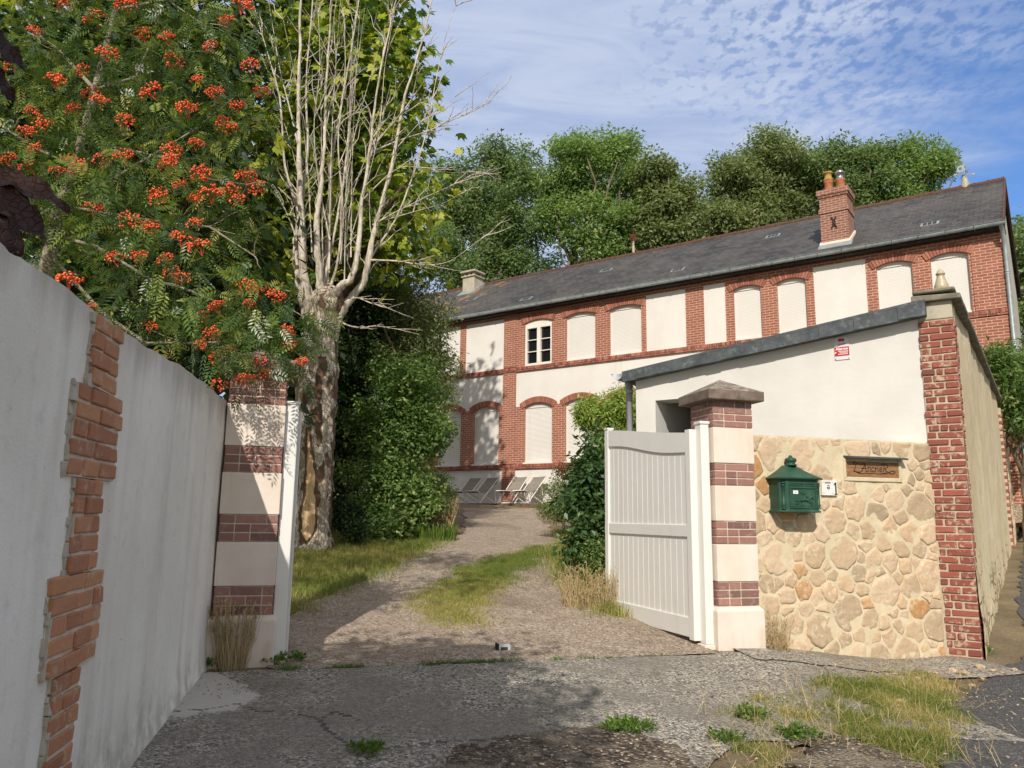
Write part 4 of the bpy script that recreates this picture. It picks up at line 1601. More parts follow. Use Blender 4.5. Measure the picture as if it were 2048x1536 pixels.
def leaf(label, loc, ang, flip):
    """local x runs from the hinge to the free edge; the boards face -y"""
    L = 1.80
    root = empty('gate_leaf', label, 'gate', loc, ang, 'white gate leaves standing open')
    z0 = 0.58 - loc[2]
    st = MB()
    st.box(0.0, 0.085, -0.035, 0.035, z0 - 0.02, 2.43 - loc[2])
    st.build('hinge_stile', MATS['white_plastic'], root, bevel=0.006, bseg=2)
    s2 = MB()
    s2.box(L - 0.085, L, -0.035, 0.035, z0 - 0.03, 2.60 - loc[2])
    s2.box(L - 0.092, L + 0.007, -0.042, 0.042, 2.601 - loc[2], 2.622 - loc[2])
    s2.build('end_stile', MATS['white_plastic'], root, bevel=0.006, bseg=2)
    x0, x1 = 0.086, L - 0.086

    def topz(x):
        t = (x - x0) / (x1 - x0)
        return 2.405 + 0.185 * t + 0.004 * math.sin(2 * math.pi * (t - 0.04)) * -1 - loc[2]
    lo_ = lambda x: 0.185 + 0.013 * math.sin(2 * math.pi * ((x - x0) / (x1 - x0) - 0.05))
    tr = MB()
    n = 24
    for k in range(n):
        a_, b_ = x0 + (x1 - x0) * k / n, x0 + (x1 - x0) * (k + 1) / n
        ta, tb_ = topz(a_), topz(b_)
        tr.faces([(a_, -0.030, ta - lo_(a_)), (b_, -0.030, tb_ - lo_(b_)), (b_, 0.030, tb_ - lo_(b_)), (a_, 0.030, ta - lo_(a_)), (a_, -0.030, ta), (b_, -0.030, tb_), (b_, 0.030, tb_), (a_, 0.030, ta)],
                 [(3, 2, 1, 0), (4, 5, 6, 7), (0, 1, 5, 4), (2, 3, 7, 6)])
    tr.build('top_rail', MATS['white_plastic'], root)
    mr = MB()
    mr.box(x0, x1, -0.030, 0.030, 1.455 - loc[2], 1.565 - loc[2])
    mr.build('middle_rail', MATS['white_plastic'], root, bevel=0.006, bseg=2)
    br = MB()
    br.box(x0, x1, -0.030, 0.030, z0, z0 + 0.17)
    br.build('bottom_rail', MATS['white_plastic'], root, bevel=0.006, bseg=2)
    pn = MB()
    nb = 15
    w_ = (x1 - x0) / nb
    for k in range(nb):
        a_, b_ = x0 + k * w_, x0 + (k + 1) * w_
        for (za, zc) in ((z0 + 0.15, 1.47 - loc[2]), (1.55 - loc[2], None)):
            za2, zb2 = (zc, zc) if zc is not None else (topz(a_) - 0.15, topz(b_) - 0.15)
            # each board with a small V at its edges
            for sgn in (-1, 1):
                y = 0.014 * sgn
                yi = 0.0105 * sgn
                g_ = 0.005
                q = [(a_, yi), (a_ + g_, y), (b_ - g_, y), (b_, yi)]
                for (xa, ya), (xb, yb) in zip(q[:-1], q[1:]):
                    ta = za2 + (zb2 - za2) * (xa - a_) / w_
                    tb_ = za2 + (zb2 - za2) * (xb - a_) / w_
                    f = [(xa, ya, za), (xb, yb, za), (xb, yb, tb_), (xa, ya, ta)]
                    pn.poly(f if sgn < 0 else f[::-1])
    pn.build('board_panel', MATS['white_plastic'], root)
    lt = MB()
    lt.tube([(L + 0.002, 0, 1.56 - loc[2]), (L + 0.03, 0, 1.56 - loc[2]), (L + 0.045, 0, 1.54 - loc[2]), (L + 0.045, 0, 1.49 - loc[2])], [0.012, 0.018, 0.014, 0.014], 8)
    lt.box(L, L + 0.012, -0.02, 0.02, 1.46 - loc[2], 1.60 - loc[2])
    lt.build('latch', MATS['grey_pipe'], root, True)
    return root


HX, HY = 1.665, 7.115
leaf('white plastic gate leaf with grooved boards open in front of the rubble stone pillar', (HX, HY, 0), math.atan2(1.68, -0.565), False)
# left leaf stands square to the gate line and is seen on its edge
LX, LY = GX - 3.585 * G[0] + 0.20 * W[0], GY - 3.585 * G[1] + 0.20 * W[1]
leaf('white plastic gate leaf seen on edge beside the flaking dead trunk', (LX + 0.04 * G[0], LY + 0.04 * G[1], 0.0), math.atan2(W[1], W[0]) + 0.012, True)


def gate_post(label, x, y, wdt, top):
    root = empty('gate_post', label, 'post', (x, y, 0), GROT, 'white posts the gate leaves hang on')
    pb = MB()
    pb.box(-wdt / 2, wdt / 2, -0.055, 0.055, 0.54, top)
    pb.build('shaft', MATS['white_plastic'], root, bevel=0.008, bseg=2)
    cb = MB()
    cb.box(-wdt / 2 - 0.008, wdt / 2 + 0.008, -0.063, 0.063, top + 0.001, top + 0.03)
    cb.build('post_cap', MATS['white_plastic'], root, bevel=0.008, bseg=2)
    fb = MB()
    fb.box(-wdt / 2 - 0.02, wdt / 2 + 0.02, -0.075, 0.075, 0.40, 0.539)
    fb.build('foot', MATS['pillar_render'], root, bevel=0.006)


gate_post('white gate post fixed to the pillar beside the rubble stone wall', GX + 0.035 * G[0] + 0.10 * W[0], GY + 0.035 * G[1] + 0.10 * W[1], 0.085, 2.47)
gate_post('white gate post fixed to the pillar at the end of the grey wall', GX - 3.585 * G[0] + 0.10 * W[0], GY - 3.585 * G[1] + 0.10 * W[1], 0.10, 2.46)

# ------------------------------------------------------------------ rubble stone wall between the pillar and the brick corner
MG = Matrix.Translation((GX, GY, 0)) @ Matrix.Rotation(GROT, 4, 'Z')


def clip_poly(P, n, c):
    """keep the side of the polygon where n.p <= c"""
    out = []
    for i in range(len(P)):
        p, q = P[i], P[(i + 1) % len(P)]
        dp, dq = p[0] * n[0] + p[1] * n[1] - c, q[0] * n[0] + q[1] * n[1] - c
        if dp <= 0:
            out.append(p)
        if (dp <= 0) != (dq <= 0):
            t = dp / (dp - dq)
            out.append((p[0] + (q[0] - p[0]) * t, p[1] + (q[1] - p[1]) * t))
    return out


def stone_wall():
    rng = random.Random(21)
    root = empty('stone_wall', 'low wall of pale yellow rubble stones in wide cream mortar', 'stone wall', (GX, GY, 0), GROT)
    f0 = 0.12                                     # face, behind the pillar's front
    s0, s1, ztop = 0.50, 2.615, 2.405
    mb = MB()
    nx, nz = 60, 56
    vs = []
    for i in range(nx + 1):
        for j in range(nz + 1):
            x = s0 + (s1 - s0) * i / nx
            zt = ztop + 0.008 * noise.noise((x * 3, 0, 0)) - (0.09 * max(0, (x - s1 + 0.09) / 0.09) ** 2)
            z = 0.15 + (zt - 0.15) * j / nz
            vs.append((x, f0 + 0.010 * noise.noise((x * 5, z * 5, 2)) + 0.005 * noise.noise((x * 17, z * 17, 3)), z))
    fs = [(i * (nz + 1) + j, (i + 1) * (nz + 1) + j, (i + 1) * (nz + 1) + j + 1, i * (nz + 1) + j + 1) for i in range(nx) for j in range(nz)]
    mb.faces(vs, fs)
    for i in range(nx):
        a_, b_ = vs[i * (nz + 1) + nz], vs[(i + 1) * (nz + 1) + nz]
        mb.poly([a_, b_, (b_[0], 0.34, b_[2] + 0.01), (a_[0], 0.34, a_[2] + 0.01)])
    mb.poly([(s0, 0.34, 0.15), (s0, 0.34, ztop), (s1, 0.34, ztop), (s1, 0.34, 0.15)])
    mb.poly([(s1, 0.34, 0.15), (s1, 0.34, ztop), (s1, f0, ztop - 0.09), (s1, f0, 0.15)])
    mb.build('mortar', MATS['stone_mortar'], root, True)
    # stones: relaxed cells shrunk by an uneven joint, rounded, domed
    sites = []
    tries = 0
    while len(sites) < 150 and tries < 20000:
        tries += 1
        p = (rng.uniform(s0 + 0.02, s1 - 0.02), rng.uniform(0.30, ztop - 0.03))
        m = rng.choice([0.10, 0.14, 0.18, 0.24])
        if all(math.hypot((p[0] - q[0]) * 0.88, (p[1] - q[1]) * 1.1) > (m + q[2]) / 2 for q in sites):
            sites.append((p[0], p[1], m))
    for _ in range(2):
        new = []
        for i, a_ in enumerate(sites):
            P = [(s0, 0.28), (s1, 0.28), (s1, ztop), (s0, ztop)]
            for j, b_ in enumerate(sites):
                if i == j or abs(a_[0] - b_[0]) > 0.6 or abs(a_[1] - b_[1]) > 0.6:
                    continue
                n = (b_[0] - a_[0], b_[1] - a_[1])
                k = (b_[0] ** 2 + b_[1] ** 2 - a_[0] ** 2 - a_[1] ** 2) / 2 + (a_[2] ** 2 - b_[2] ** 2) * 0.25
                P = clip_poly(P, n, k)
                if len(P) < 3:
                    break
            if len(P) < 3:
                continue
            cx = sum(p[0] for p in P) / len(P)
            cz = sum(p[1] for p in P) / len(P)
            new.append(((cx, cz, a_[2]), P))
        sites_p = new
        sites = [q[0] for q in new]
    sb = MB()
    for (cx, cz, m), P in sites_p:
        if 1.48 < cx < 2.30 and 1.97 < cz < 2.28 or 1.26 < cx < 1.47 and 1.84 < cz < 2.02:
            continue
        L = min(max(p[0] for p in P) - min(p[0] for p in P), max(p[1] for p in P) - min(p[1] for p in P))
        if L < 0.05:
            continue
        joint = rng.uniform(0.004, 0.014)
        k = max(0.6, 1 - 2 * joint / L)
        Q = []
        for (xa, za), (xb, zb_) in zip(P, P[1:] + P[:1]):
            Q.append((cx + (xa - cx) * k + rng.uniform(-0.012, 0.012), cz + (za - cz) * k + rng.uniform(-0.012, 0.012)))
            if math.hypot(xb - xa, zb_ - za) > 0.09:
                Q.append((cx + ((xa + xb) / 2 - cx) * k * rng.uniform(0.93, 1.08), cz + ((za + zb_) / 2 - cz) * k * rng.uniform(0.93, 1.08)))
        for it in range(2):
            R2 = []
            for i in range(len(Q)):
                p, q = Q[i], Q[(i + 1) % len(Q)]
                f = 0.11 if it == 0 else 0.22
                R2 += [(p[0] + (q[0] - p[0]) * f, p[1] + (q[1] - p[1]) * f), (p[0] + (q[0] - p[0]) * (1 - f), p[1] + (q[1] - p[1]) * (1 - f))]
            Q = R2
        Q = [(x + 0.009 * noise.noise((x * 23, z * 23, 5)), z + 0.009 * noise.noise((x * 23, z * 23, 9))) for x, z in Q]
        t = rng.random()
        t = 0.12 + 0.60 * t if rng.random() < 0.93 else (rng.uniform(0.82, 1.0) if rng.random() < 0.6 else rng.uniform(0.0, 0.1))
        n = len(Q)
        d = rng.uniform(0.004, 0.014)
        tx, tz = rng.uniform(-0.08, 0.08), rng.uniform(-0.10, 0.05)
        rings = []
        for sc, dy in ((1.0, 0.012), (0.96, -d * 0.45), (0.86, -d * 0.85), (0.6, -d), (0.3, -d * 1.02)):
            ring = []
            for x, z in Q:
                xx, zz = cx + (x - cx) * sc, cz + (z - cz) * sc
                y = f0 + dy + (xx - cx) * tx + (zz - cz) * tz
                if dy < 0:
                    y += 0.008 * noise.noise((xx * 16, zz * 16, 1.5)) + 0.003 * noise.noise((xx * 45, zz * 45, 7))
                ring.append((xx, y, zz))
            rings.append(ring)
        vs = [p for r_ in rings for p in r_] + [(cx, f0 - d, cz)]
        fs = []
        for a_ in range(len(rings) - 1):
            for i in range(n):
                fs.append((a_ * n + i, (a_ + 1) * n + i, (a_ + 1) * n + (i + 1) % n, a_ * n + (i + 1) % n))
        last = (len(rings) - 1) * n
        for i in range(n):
            fs.append((last + i, len(vs) - 1, last + (i + 1) % n))
        fs = [f[::-1] for f in fs]
        sb.faces(vs, fs, t)
    sb.build('stones', MATS['field_stone'], root, True)


stone_wall()

# ------------------------------------------------------------------ street wall with brick end, coping and urn
SROT = math.atan2(-SWD[0], SWD[1])


def street_wall():
    rng = random.Random(31)
    root = empty('street_wall', 'tall weathered garden wall along the street with brick end and dark coping', 'wall', (SWX, SWY, 0), SROT)
    L = 10.6
    base = lambda y: gz(SWX + SWD[0] * y + 0.3, SWY + SWD[1] * y) - 0.25
    top = lambda y: 3.86 + 0.033 * y
    wb = MB()
    ny, nz = 110, 40

    def P(y, f):
        b_ = base(y)
        z = b_ + (top(y) - b_) * f
        x = 0.03 * noise.noise((y * 0.8, z * 0.8, 3)) + 0.012 * noise.noise((y * 4, z * 4, 6)) + 0.05 * max(0, 0.35 - f) ** 1
        return (x, y, z)
    vs, fs = [], []
    for i in range(ny + 1):
        y = 0.05 + (L - 0.05) * (i / ny) ** 1.35
        for j in range(nz + 1):
            vs.append(P(y, j / nz))
    for i in range(ny):
        for j in range(nz):
            fs.append((i * (nz + 1) + j, (i + 1) * (nz + 1) + j, (i + 1) * (nz + 1) + j + 1, i * (nz + 1) + j + 1))
    wb.faces(vs, fs)
    wb.box(-0.30, -0.04, 0.02, L, 0.0, 3.84)
    wb.hexa([(-0.30, L - 0.02, 0), (0.0, L - 0.02, 0), (0.0, L + 0.0, 0), (-0.3, L, 0), (-0.30, L - 0.02, 4.2), (0, L - 0.02, 4.2), (0, L, 4.2), (-0.3, L, 4.2)])
    wb.build('rendered_face', MATS['street_render'], root, True)
    # coping: weathered slabs
    cb = MB()
    y = -0.07
    while y < L:
        l_ = min(rng.uniform(0.5, 0.8), L - y)
        z0 = top(max(0, y))
        z1 = top(y + l_)
        k = rng.uniform(-0.006, 0.006)
        cb.hexa([(-0.36, y, z0 + k), (0.085, y, z0 - 0.01 + k), (0.085, y + l_ - 0.01, z1 - 0.01 + k), (-0.36, y + l_ - 0.01, z1 + k),
                 (-0.36, y, z0 + 0.07 + k), (0.085, y, z0 + 0.045 + k), (0.085, y + l_ - 0.01, z1 + 0.045 + k), (-0.36, y + l_ - 0.01, z1 + 0.07 + k)])
        y += l_
    cb.build('coping', MATS['coping'], root, bevel=0.012, bseg=2)
    # brick end towards the drive
    eb = MB()
    eb.box(-0.315, 0.0, -0.004, 0.16, 0.1, 3.66, 0.5, 1)
    z = 0.16
    i = 0
    while z < 3.63:
        h = 0.0715
        z1 = z + h - 0.0115
        xl = -0.325 + 0.045 * (1 - (z - 0.3) / 3.4) + rng.uniform(-0.012, 0.012)
        split = -0.115 if i % 2 else -0.22
        runs = [(xl, split - 0.012), (split, 0.004)] if i % 2 else [(xl, split - 0.01), (split, 0.004)]
        if i % 4 == 1:
            runs = [(xl, -0.20), (-0.188, -0.125), (-0.11, 0.004)] if rng.random() < 0.4 else runs
        for a_, b_ in runs:
            if b_ - a_ < 0.02:
                continue
            o = rng.uniform(-0.004, 0.008)
            tn = min(1, max(0, rng.gauss(0.55, 0.2)))
            if b_ - a_ < 0.12:
                tn *= 0.75
            eb.box(a_ + rng.uniform(0, 0.006), b_ - rng.uniform(0, 0.006), -0.014 - o, 0.10, z + rng.uniform(0, 0.004), z1 - rng.uniform(0, 0.003), tn, 0, None, 0.003, rng)
        eb.box(-0.05, 0.010 + rng.uniform(-0.003, 0.006), 0.101, 0.101 + (0.11 if i % 2 else 0.06), z, z1, rng.uniform(0.3, 0.8), 0, None, 0.002, rng)
        z += h
        i += 1
    eb.build('brick_end', [MATS['brick_red'], MATS['cut_mortar']], root, bevel=0.005)
    # smoothed cement head above the bricks
    hb = MB()
    hb.box(-0.31, -0.002, -0.012, 0.2, 3.662, 3.858)
    hb.build('cement_head', MATS['concrete_post'], root, bevel=0.01)
    kb = MB()
    kb.box(-0.345, 0.04, -0.08, 0.30, 3.935, 3.972)
    kb.build('cap_slab', MATS['coping'], root, bevel=0.01)
    # brick quoin at the far end of this length
    qb = MB()
    qb.box(-0.28, 0.045, L - 0.12, L + 0.08, 0.8, 4.05, 0.5, 1)
    z = 0.85
    i = 0
    while z < 3.95:
        d = 0.11 if i % 2 else 0.22
        qb.box(0.0, 0.062, L - d + 0.08, L + 0.09, z, z + 0.06, rng.gauss(0.5, 0.2))
        z += 0.0715
        i += 1
    qb.build('brick_quoin', [MATS['brick_red'], MATS['cut_mortar']], root, bevel=0.004)
    # lower length of bare stone beyond
    f2 = MB()
    ny = 70
    L2 = 11.0
    vs, fs = [], []

    def P2(y, f):
        b_ = base(L + y)
        t_ = 3.55 + 0.03 * y + 0.05 * noise.noise((y, 0, 0))
        z = b_ + (t_ - b_) * f
        return (0.05 + 0.05 * noise.noise((y * 1.5, z * 1.8, 3)) + 0.03 * noise.noise((y * 5, z * 6, 6)), L + 0.1 + y, z)
    for i in range(ny + 1):
        for j in range(nz + 1):
            vs.append(P2(L2 * i / ny, j / nz))
    for i in range(ny):
        for j in range(nz):
            fs.append((i * (nz + 1) + j, (i + 1) * (nz + 1) + j, (i + 1) * (nz + 1) + j + 1, i * (nz + 1) + j + 1))
    f2.faces(vs, fs)
    f2.box(-0.3, 0.0, L + 0.1, L + L2, 0.5, 3.4)
    f2.build('bare_stone_face', MATS['street_render'], root)
    # glazed urn
    ub = MB()
    ub.lathe((-0.085, 0.06, 3.972), [(0.062, 0), (0.066, 0.01), (0.070, 0.03), (0.066, 0.06), (0.052, 0.10), (0.038, 0.145), (0.034, 0.17), (0.044, 0.175), (0.044, 0.188), (0.034, 0.195), (0.030, 0.215), (0.014, 0.228), (0.012, 0.236)], 18)
    uo = ub.build('urn', MATS['urn'], None, True)
    uo.matrix_world = Matrix.Translation((SWX, SWY, 0)) @ Matrix.Rotation(SROT, 4, 'Z')
    tag(uo, 'small cream glazed vase standing on the end of the wall coping', 'vase')


mottled('urn', (186, 174, 146), (170, 156, 126), 18, 0.35, 70, 0.3, 0.004, (206, 198, 174), 8, spec=0.5)
street_wall()

# ------------------------------------------------------------------ white shed behind the stone wall
BRX, BRY = 4.2115, 7.8091


def shed():
    rng = random.Random(41)
    rz = math.atan2(HA[1], HA[0])
    root = empty('garden_shed', 'white rendered shed with mono pitch slate edged roof behind the stone wall', 'shed', (BRX, BRY, 0), rz)
    x0, x1 = -3.25, 0.04
    D = 3.6
    wt = lambda x: 3.335 + (x - x0) * 0.111          # wall head along the verge
    wb = MB()
    nx0, nx1, nzt = -2.985, -2.15, 3.065              # doorway
    th = 0.32
    for a_, b_, zb in ((x0, nx0, 0.2), (nx0, nx1, None), (nx1, x1, 0.2)):
        n = 12
        for k in range(n):
            p, q = a_ + (b_ - a_) * k / n, a_ + (b_ - a_) * (k + 1) / n
            lo_ = nzt if zb is None else zb
            wb.hexa([(p, 0, lo_), (q, 0, lo_), (q, th, lo_), (p, th, lo_), (p, 0, wt(p)), (q, 0, wt(q)), (q, th, wt(q)), (p, th, wt(p))])
    wb.box(x0, x0 + 0.25, th + 0.001, D, 0.2, 3.33)
    wb.build('wall', MATS['shed_render'], root)
    ib = MB()
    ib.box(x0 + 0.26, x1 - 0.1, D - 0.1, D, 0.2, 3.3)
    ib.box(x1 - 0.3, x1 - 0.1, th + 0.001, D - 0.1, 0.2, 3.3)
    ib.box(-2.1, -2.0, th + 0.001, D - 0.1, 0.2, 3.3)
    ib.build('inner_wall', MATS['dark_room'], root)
    # roof: slab with verge board clad in slates
    rb = MB()
    xa, xb = x0 - 0.13, x1 + 0.03
    za = lambda x: wt(x) + 0.002
    rb.hexa([(xa, -0.13, za(xa) + 0.10), (xb, -0.13, za(xb) + 0.13), (xb, D + 0.1, za(xb) + 0.13), (xa, D + 0.1, za(xa) + 0.10),
             (xa, -0.13, za(xa) + 0.125), (xb, -0.13, za(xb) + 0.16), (xb, D + 0.1, za(xb) + 0.16), (xa, D + 0.1, za(xa) + 0.125)])
    rb.hexa([(xa + 0.05, -0.11, za(xa)), (xb, -0.11, za(xb)), (xb, D, za(xb)), (xa + 0.05, D, za(xa)),
             (xa + 0.05, -0.11, za(xa) + 0.099), (xb, -0.11, za(xb) + 0.129), (xb, D, za(xb) + 0.129), (xa + 0.05, D, za(xa) + 0.099)])
    roof = rb.build('roof', MATS['slate_edge'], root)
    vb = MB()
    x = xa + 0.02
    while x < xb - 0.03:
        l_ = min(rng.uniform(0.16, 0.26), xb - x)
        drop = 0.012
        za0, za1 = za(x), za(x + l_)
        h0, h1 = 0.095 + 0.030 * (x - xa) / (xb - xa), 0.095 + 0.030 * (x + l_ - xa) / (xb - xa)
        o = rng.uniform(0, 0.010)
        j = rng.uniform(-0.006, 0.006)
        vb.hexa([(x - 0.02, -0.137 - o, za0 - drop + j), (x + l_, -0.134 - o, za1 - drop + j), (x + l_, -0.128, za1 - drop + j), (x - 0.02, -0.128, za0 - drop + j),
                 (x - 0.02, -0.137 - o, za0 + h0), (x + l_, -0.134 - o, za1 + h1), (x + l_, -0.128, za1 + h1), (x - 0.02, -0.128, za0 + h0)], rng.random())
        x += l_
    vb.build('verge_slates', MATS['slate_edge'], roof, bevel=0.003)
    # gutter end and downpipe at the low side
    gb = MB()
    gx, gzv = xa - 0.06, wt(x0) + 0.085
    prof = [(gx + math.cos(a) * 0.075, gzv + math.sin(a) * 0.075) for a in [math.pi + math.pi * k / 10 for k in range(11)]]
    gb.faces([(p, -0.14, q) for p, q in prof] + [(p, D, q) for p, q in prof], [(k, k + 1, 12 + k, 11 + k) for k in range(10)] + [tuple(range(11))])
    gb.tube([(gx - 0.075, -0.145, gzv), (gx - 0.075, D, gzv)], 0.012, 6)
    gb.build('gutter', MATS['grey_pipe'], root, True)
    db = MB()
    db.tube([(gx + 0.01, 0.16, gzv - 0.05), (gx + 0.015, 0.16, gzv - 0.14)], 0.05, 14)
    db.tube([(gx + 0.015, 0.16, gzv - 0.13), (gx + 0.02, 0.16, 0.5)], 0.042, 14)
    db.tube([(gx + 0.015, 0.16, gzv - 0.16), (gx + 0.015, 0.16, gzv - 0.22)], 0.048, 14)
    db.build('downpipe', MATS['grey_pipe'], root, True)


shed()

# ------------------------------------------------------------------ lettering


def text_mesh(mb, txt, size, M, mat=0, shear=0.0, depth=0.0, bold=0.0):
    cu = bpy.data.curves.new('t', 'FONT')
    cu.body = txt
    cu.size = size
    cu.shear = shear
    cu.extrude = depth
    cu.offset = bold
    cu.resolution_u = 3
    cu.align_x = 'CENTER'
    ob = bpy.data.objects.new('t', cu)
    COL.objects.link(ob)
    dg = bpy.context.evaluated_depsgraph_get()
    me = bpy.data.meshes.new_from_object(ob.evaluated_get(dg))
    vs = [M @ v.co for v in me.vertices]
    mb.faces(vs, [tuple(p.vertices) for p in me.polygons], 0.5, mat)
    bpy.data.objects.remove(ob)
    bpy.data.curves.remove(cu)
    bpy.data.meshes.remove(me)


# local frame of a thing on the stone wall: x along the wall, y into the wall, z up; text lies in x-z
TX = Matrix(((1, 0, 0, 0), (0, 0, -1, 0), (0, 1, 0, 0), (0, 0, 0, 1)))


def on_wall(s, z):
    return (GX + G[0] * s + W[0] * 0.12, GY + G[1] * s + W[1] * 0.12, z)


def stroke(mb, pts, r, mat=0, n=7):
    """smooth line through points in the x-z plane at depth y"""
    P = [Vector(p) for p in pts]
    out = []
    for i in range(len(P) - 1):
        p0, p1, p2, p3 = P[max(i - 1, 0)], P[i], P[i + 1], P[min(i + 2, len(P) - 1)]
        for k in range(n):
            t = k / n
            out.append(0.5 * ((2 * p1) + (-p0 + p2) * t + (2 * p0 - 5 * p1 + 4 * p2 - p3) * t * t + (-p0 + 3 * p1 - 3 * p2 + p3) * t ** 3))
    out.append(P[-1])
    mb.tube(out, r, 5, 0.5, mat)


def mailbox():
    root = empty('mailbox', 'dark green cast metal letterbox with pagoda roof on the stone wall', 'letterbox', on_wall(0.935, 1.69), GROT)
    w, d, h = 0.21, 0.21, 0.30
    bb = MB()
    # body with chamfered front corners, slightly flared
    def ring(z, e=0.0, c=0.055):
        return [(-w - e, 0.0, z), (-w - e, -d + c - e, z), (-w + c, -d - e, z), (w - c, -d - e, z), (w + e, -d + c - e, z), (w + e, 0.0, z)]
    zs = [(0, 0.012), (0.015, 0.012), (0.022, 0.0), (h - 0.02, 0.0), (h - 0.012, 0.006), (h, 0.006)]
    vs, fs = [], []
    for z, e in zs:
        vs += ring(z, e)
    for k in range(len(zs) - 1):
        for j in range(5):
            fs.append((k * 6 + j, k * 6 + j + 1, (k + 1) * 6 + j + 1, (k + 1) * 6 + j))
    fs = [f[::-1] for f in fs] + [tuple(range(6)), tuple(reversed(range((len(zs) - 1) * 6, len(zs) * 6)))]
    bb.faces(vs, fs)
    bb.build('body', MATS['mail_green'], root, bevel=0.003)
    rb = MB()
    prof = [(0.0, 0.030), (0.012, 0.034), (0.024, 0.016), (0.050, -0.030), (0.085, -0.085), (0.115, -0.125), (0.135, -0.150)]
    vs, fs = [], []
    n = 6
    for z, e in prof:
        f = max(0.02, (w + e) / w)
        vs += [(-w - e, 0.0, h + z), (-w - e, (-d + 0.055) * f if e < 0 else -d + 0.055 - e, h + z), ((-w + 0.055) * f if e < 0 else -w + 0.055, -d - e if e > -d else -0.03, h + z),
               ((w - 0.055) * f if e < 0 else w - 0.055, -d - e if e > -d else -0.03, h + z), (w + e, (-d + 0.055) * f if e < 0 else -d + 0.055 - e, h + z), (w + e, 0.0, h + z)]
    for k in range(len(prof) - 1):
        for j in range(5):
            fs.append((k * 6 + j + 1, k * 6 + j, (k + 1) * 6 + j, (k + 1) * 6 + j + 1))
    fs += [tuple(range(6)), tuple(reversed(range((len(prof) - 1) * 6, len(prof) * 6)))]
    rb.faces(vs, fs)
    roof = rb.build('roof', MATS['mail_green'], root)
    fb = MB()
    fb.lathe((0, -0.055, h + 0.13), [(0.052, 0), (0.056, 0.012), (0.044, 0.018), (0.040, 0.03), (0.050, 0.04), (0.055, 0.055), (0.048, 0.07), (0.02, 0.08), (0.018, 0.09), (0.010, 0.10)], 12)
    fb.build('finial', MATS['mail_green'], roof, True)
    # door with raised frame and a cast relief of a rider on a galloping horse
    db = MB()
    y = -d
    xa, xb, za, zb = -0.135, 0.145, 0.035, 0.225
    for q in ((xa, xb, za, za + 0.010), (xa, xb, zb - 0.010, zb), (xa, xa + 0.010, za + 0.0105, zb - 0.0105), (xb - 0.010, xb, za + 0.0105, zb - 0.0105)):
        db.box(q[0], q[1], y - 0.009, y - 0.0005, q[2], q[3])
    for z_ in (za + 0.01, zb - 0.025):
        db.tube([(xb + 0.008, y - 0.005, z_), (xb + 0.008, y - 0.005, z_ + 0.018)], 0.008, 8)
    door = db.build('door', MATS['mail_green'], root, bevel=0.002)
    yy = y - 0.004
    hb = MB()
    S = lambda pts, r: stroke(hb, [(p[0], yy, p[1]) for p in pts], r, 0, 4)
    S([(-0.03, 0.105), (0.0, 0.112), (0.035, 0.112), (0.055, 0.108)], [0.011] * 13)
    S([(0.05, 0.112), (0.075, 0.128), (0.09, 0.142), (0.105, 0.132), (0.112, 0.126)], [0.008] * 17)
    S([(-0.03, 0.11), (-0.055, 0.10), (-0.075, 0.108)], [0.005] * 9)
    S([(-0.025, 0.10), (-0.045, 0.085), (-0.065, 0.082), (-0.08, 0.075)], [0.005] * 13)
    S([(0.05, 0.10), (0.075, 0.085), (0.09, 0.07), (0.105, 0.05)], [0.005] * 13)
    S([(0.055, 0.102), (0.085, 0.095), (0.10, 0.085)], [0.0045] * 9)
    S([(-0.02, 0.10), (-0.035, 0.092), (-0.06, 0.07)], [0.0045] * 9)
    S([(0.012, 0.118), (0.018, 0.14), (0.022, 0.16)], [0.009] * 9)
    S([(0.022, 0.165), (0.024, 0.176)], [0.009] * 5)
    S([(0.014, 0.178), (0.036, 0.176)], [0.004] * 5)
    S([(0.02, 0.155), (-0.005, 0.172), (-0.02, 0.178)], [0.004] * 9)
    S([(0.02, 0.15), (0.045, 0.142), (0.06, 0.135)], [0.004] * 9)
    rr = random.Random(2)
    for k in range(14):
        x = -0.11 + 0.235 * k / 13
        S([(x, 0.052), (x + rr.uniform(-0.01, 0.01), 0.058 + rr.uniform(0, 0.012))], [0.004] * 5)
    hb.build('relief', MATS['mail_green'], door, True)
    # letter slot with a row of leaves above it
    sb = MB()
    sb.box(-0.145, 0.150, y - 0.006, y - 0.0005, 0.240, 0.246)
    for k in range(22):
        x = -0.12 + 0.245 * k / 21
        sb.tube([(x - 0.007, y - 0.003, 0.256), (x + 0.005, y - 0.004, 0.262)], [0.002, 0.005], 5)
    sb.tube([(0.002, y - 0.006, 0.252), (0.002, y - 0.006, 0.268)], 0.009, 6)
    sb.build('slot_moulding', MATS['mail_green'], root)
    for sx in (-1, 1):
        pb = MB()
        cx, cy = sx * (w - 0.026), -d + 0.024
        pb.tube([(cx, cy, 0.03), (cx, cy, 0.27)], 0.014, 8)
        for z_ in (0.03, 0.06, 0.24, 0.262):
            pb.tube([(cx, cy, z_), (cx, cy, z_ + 0.012)], 0.020, 8)
        pb.build('corner_column', MATS['mail_green'], root, True)
    lb = MB()
    lb.box(-0.098, -0.048, y - 0.004, y - 0.001, 0.166, 0.196)
    lb.box(-0.090, -0.056, y - 0.0045, y - 0.002, 0.186, 0.188, 0.5, 1)
    lb.box(-0.082, -0.064, y - 0.0045, y - 0.002, 0.174, 0.180, 0.5, 1)
    lb.build('paper_label', [MATS['paper'], MATS['grey_print']], door)


mailbox()


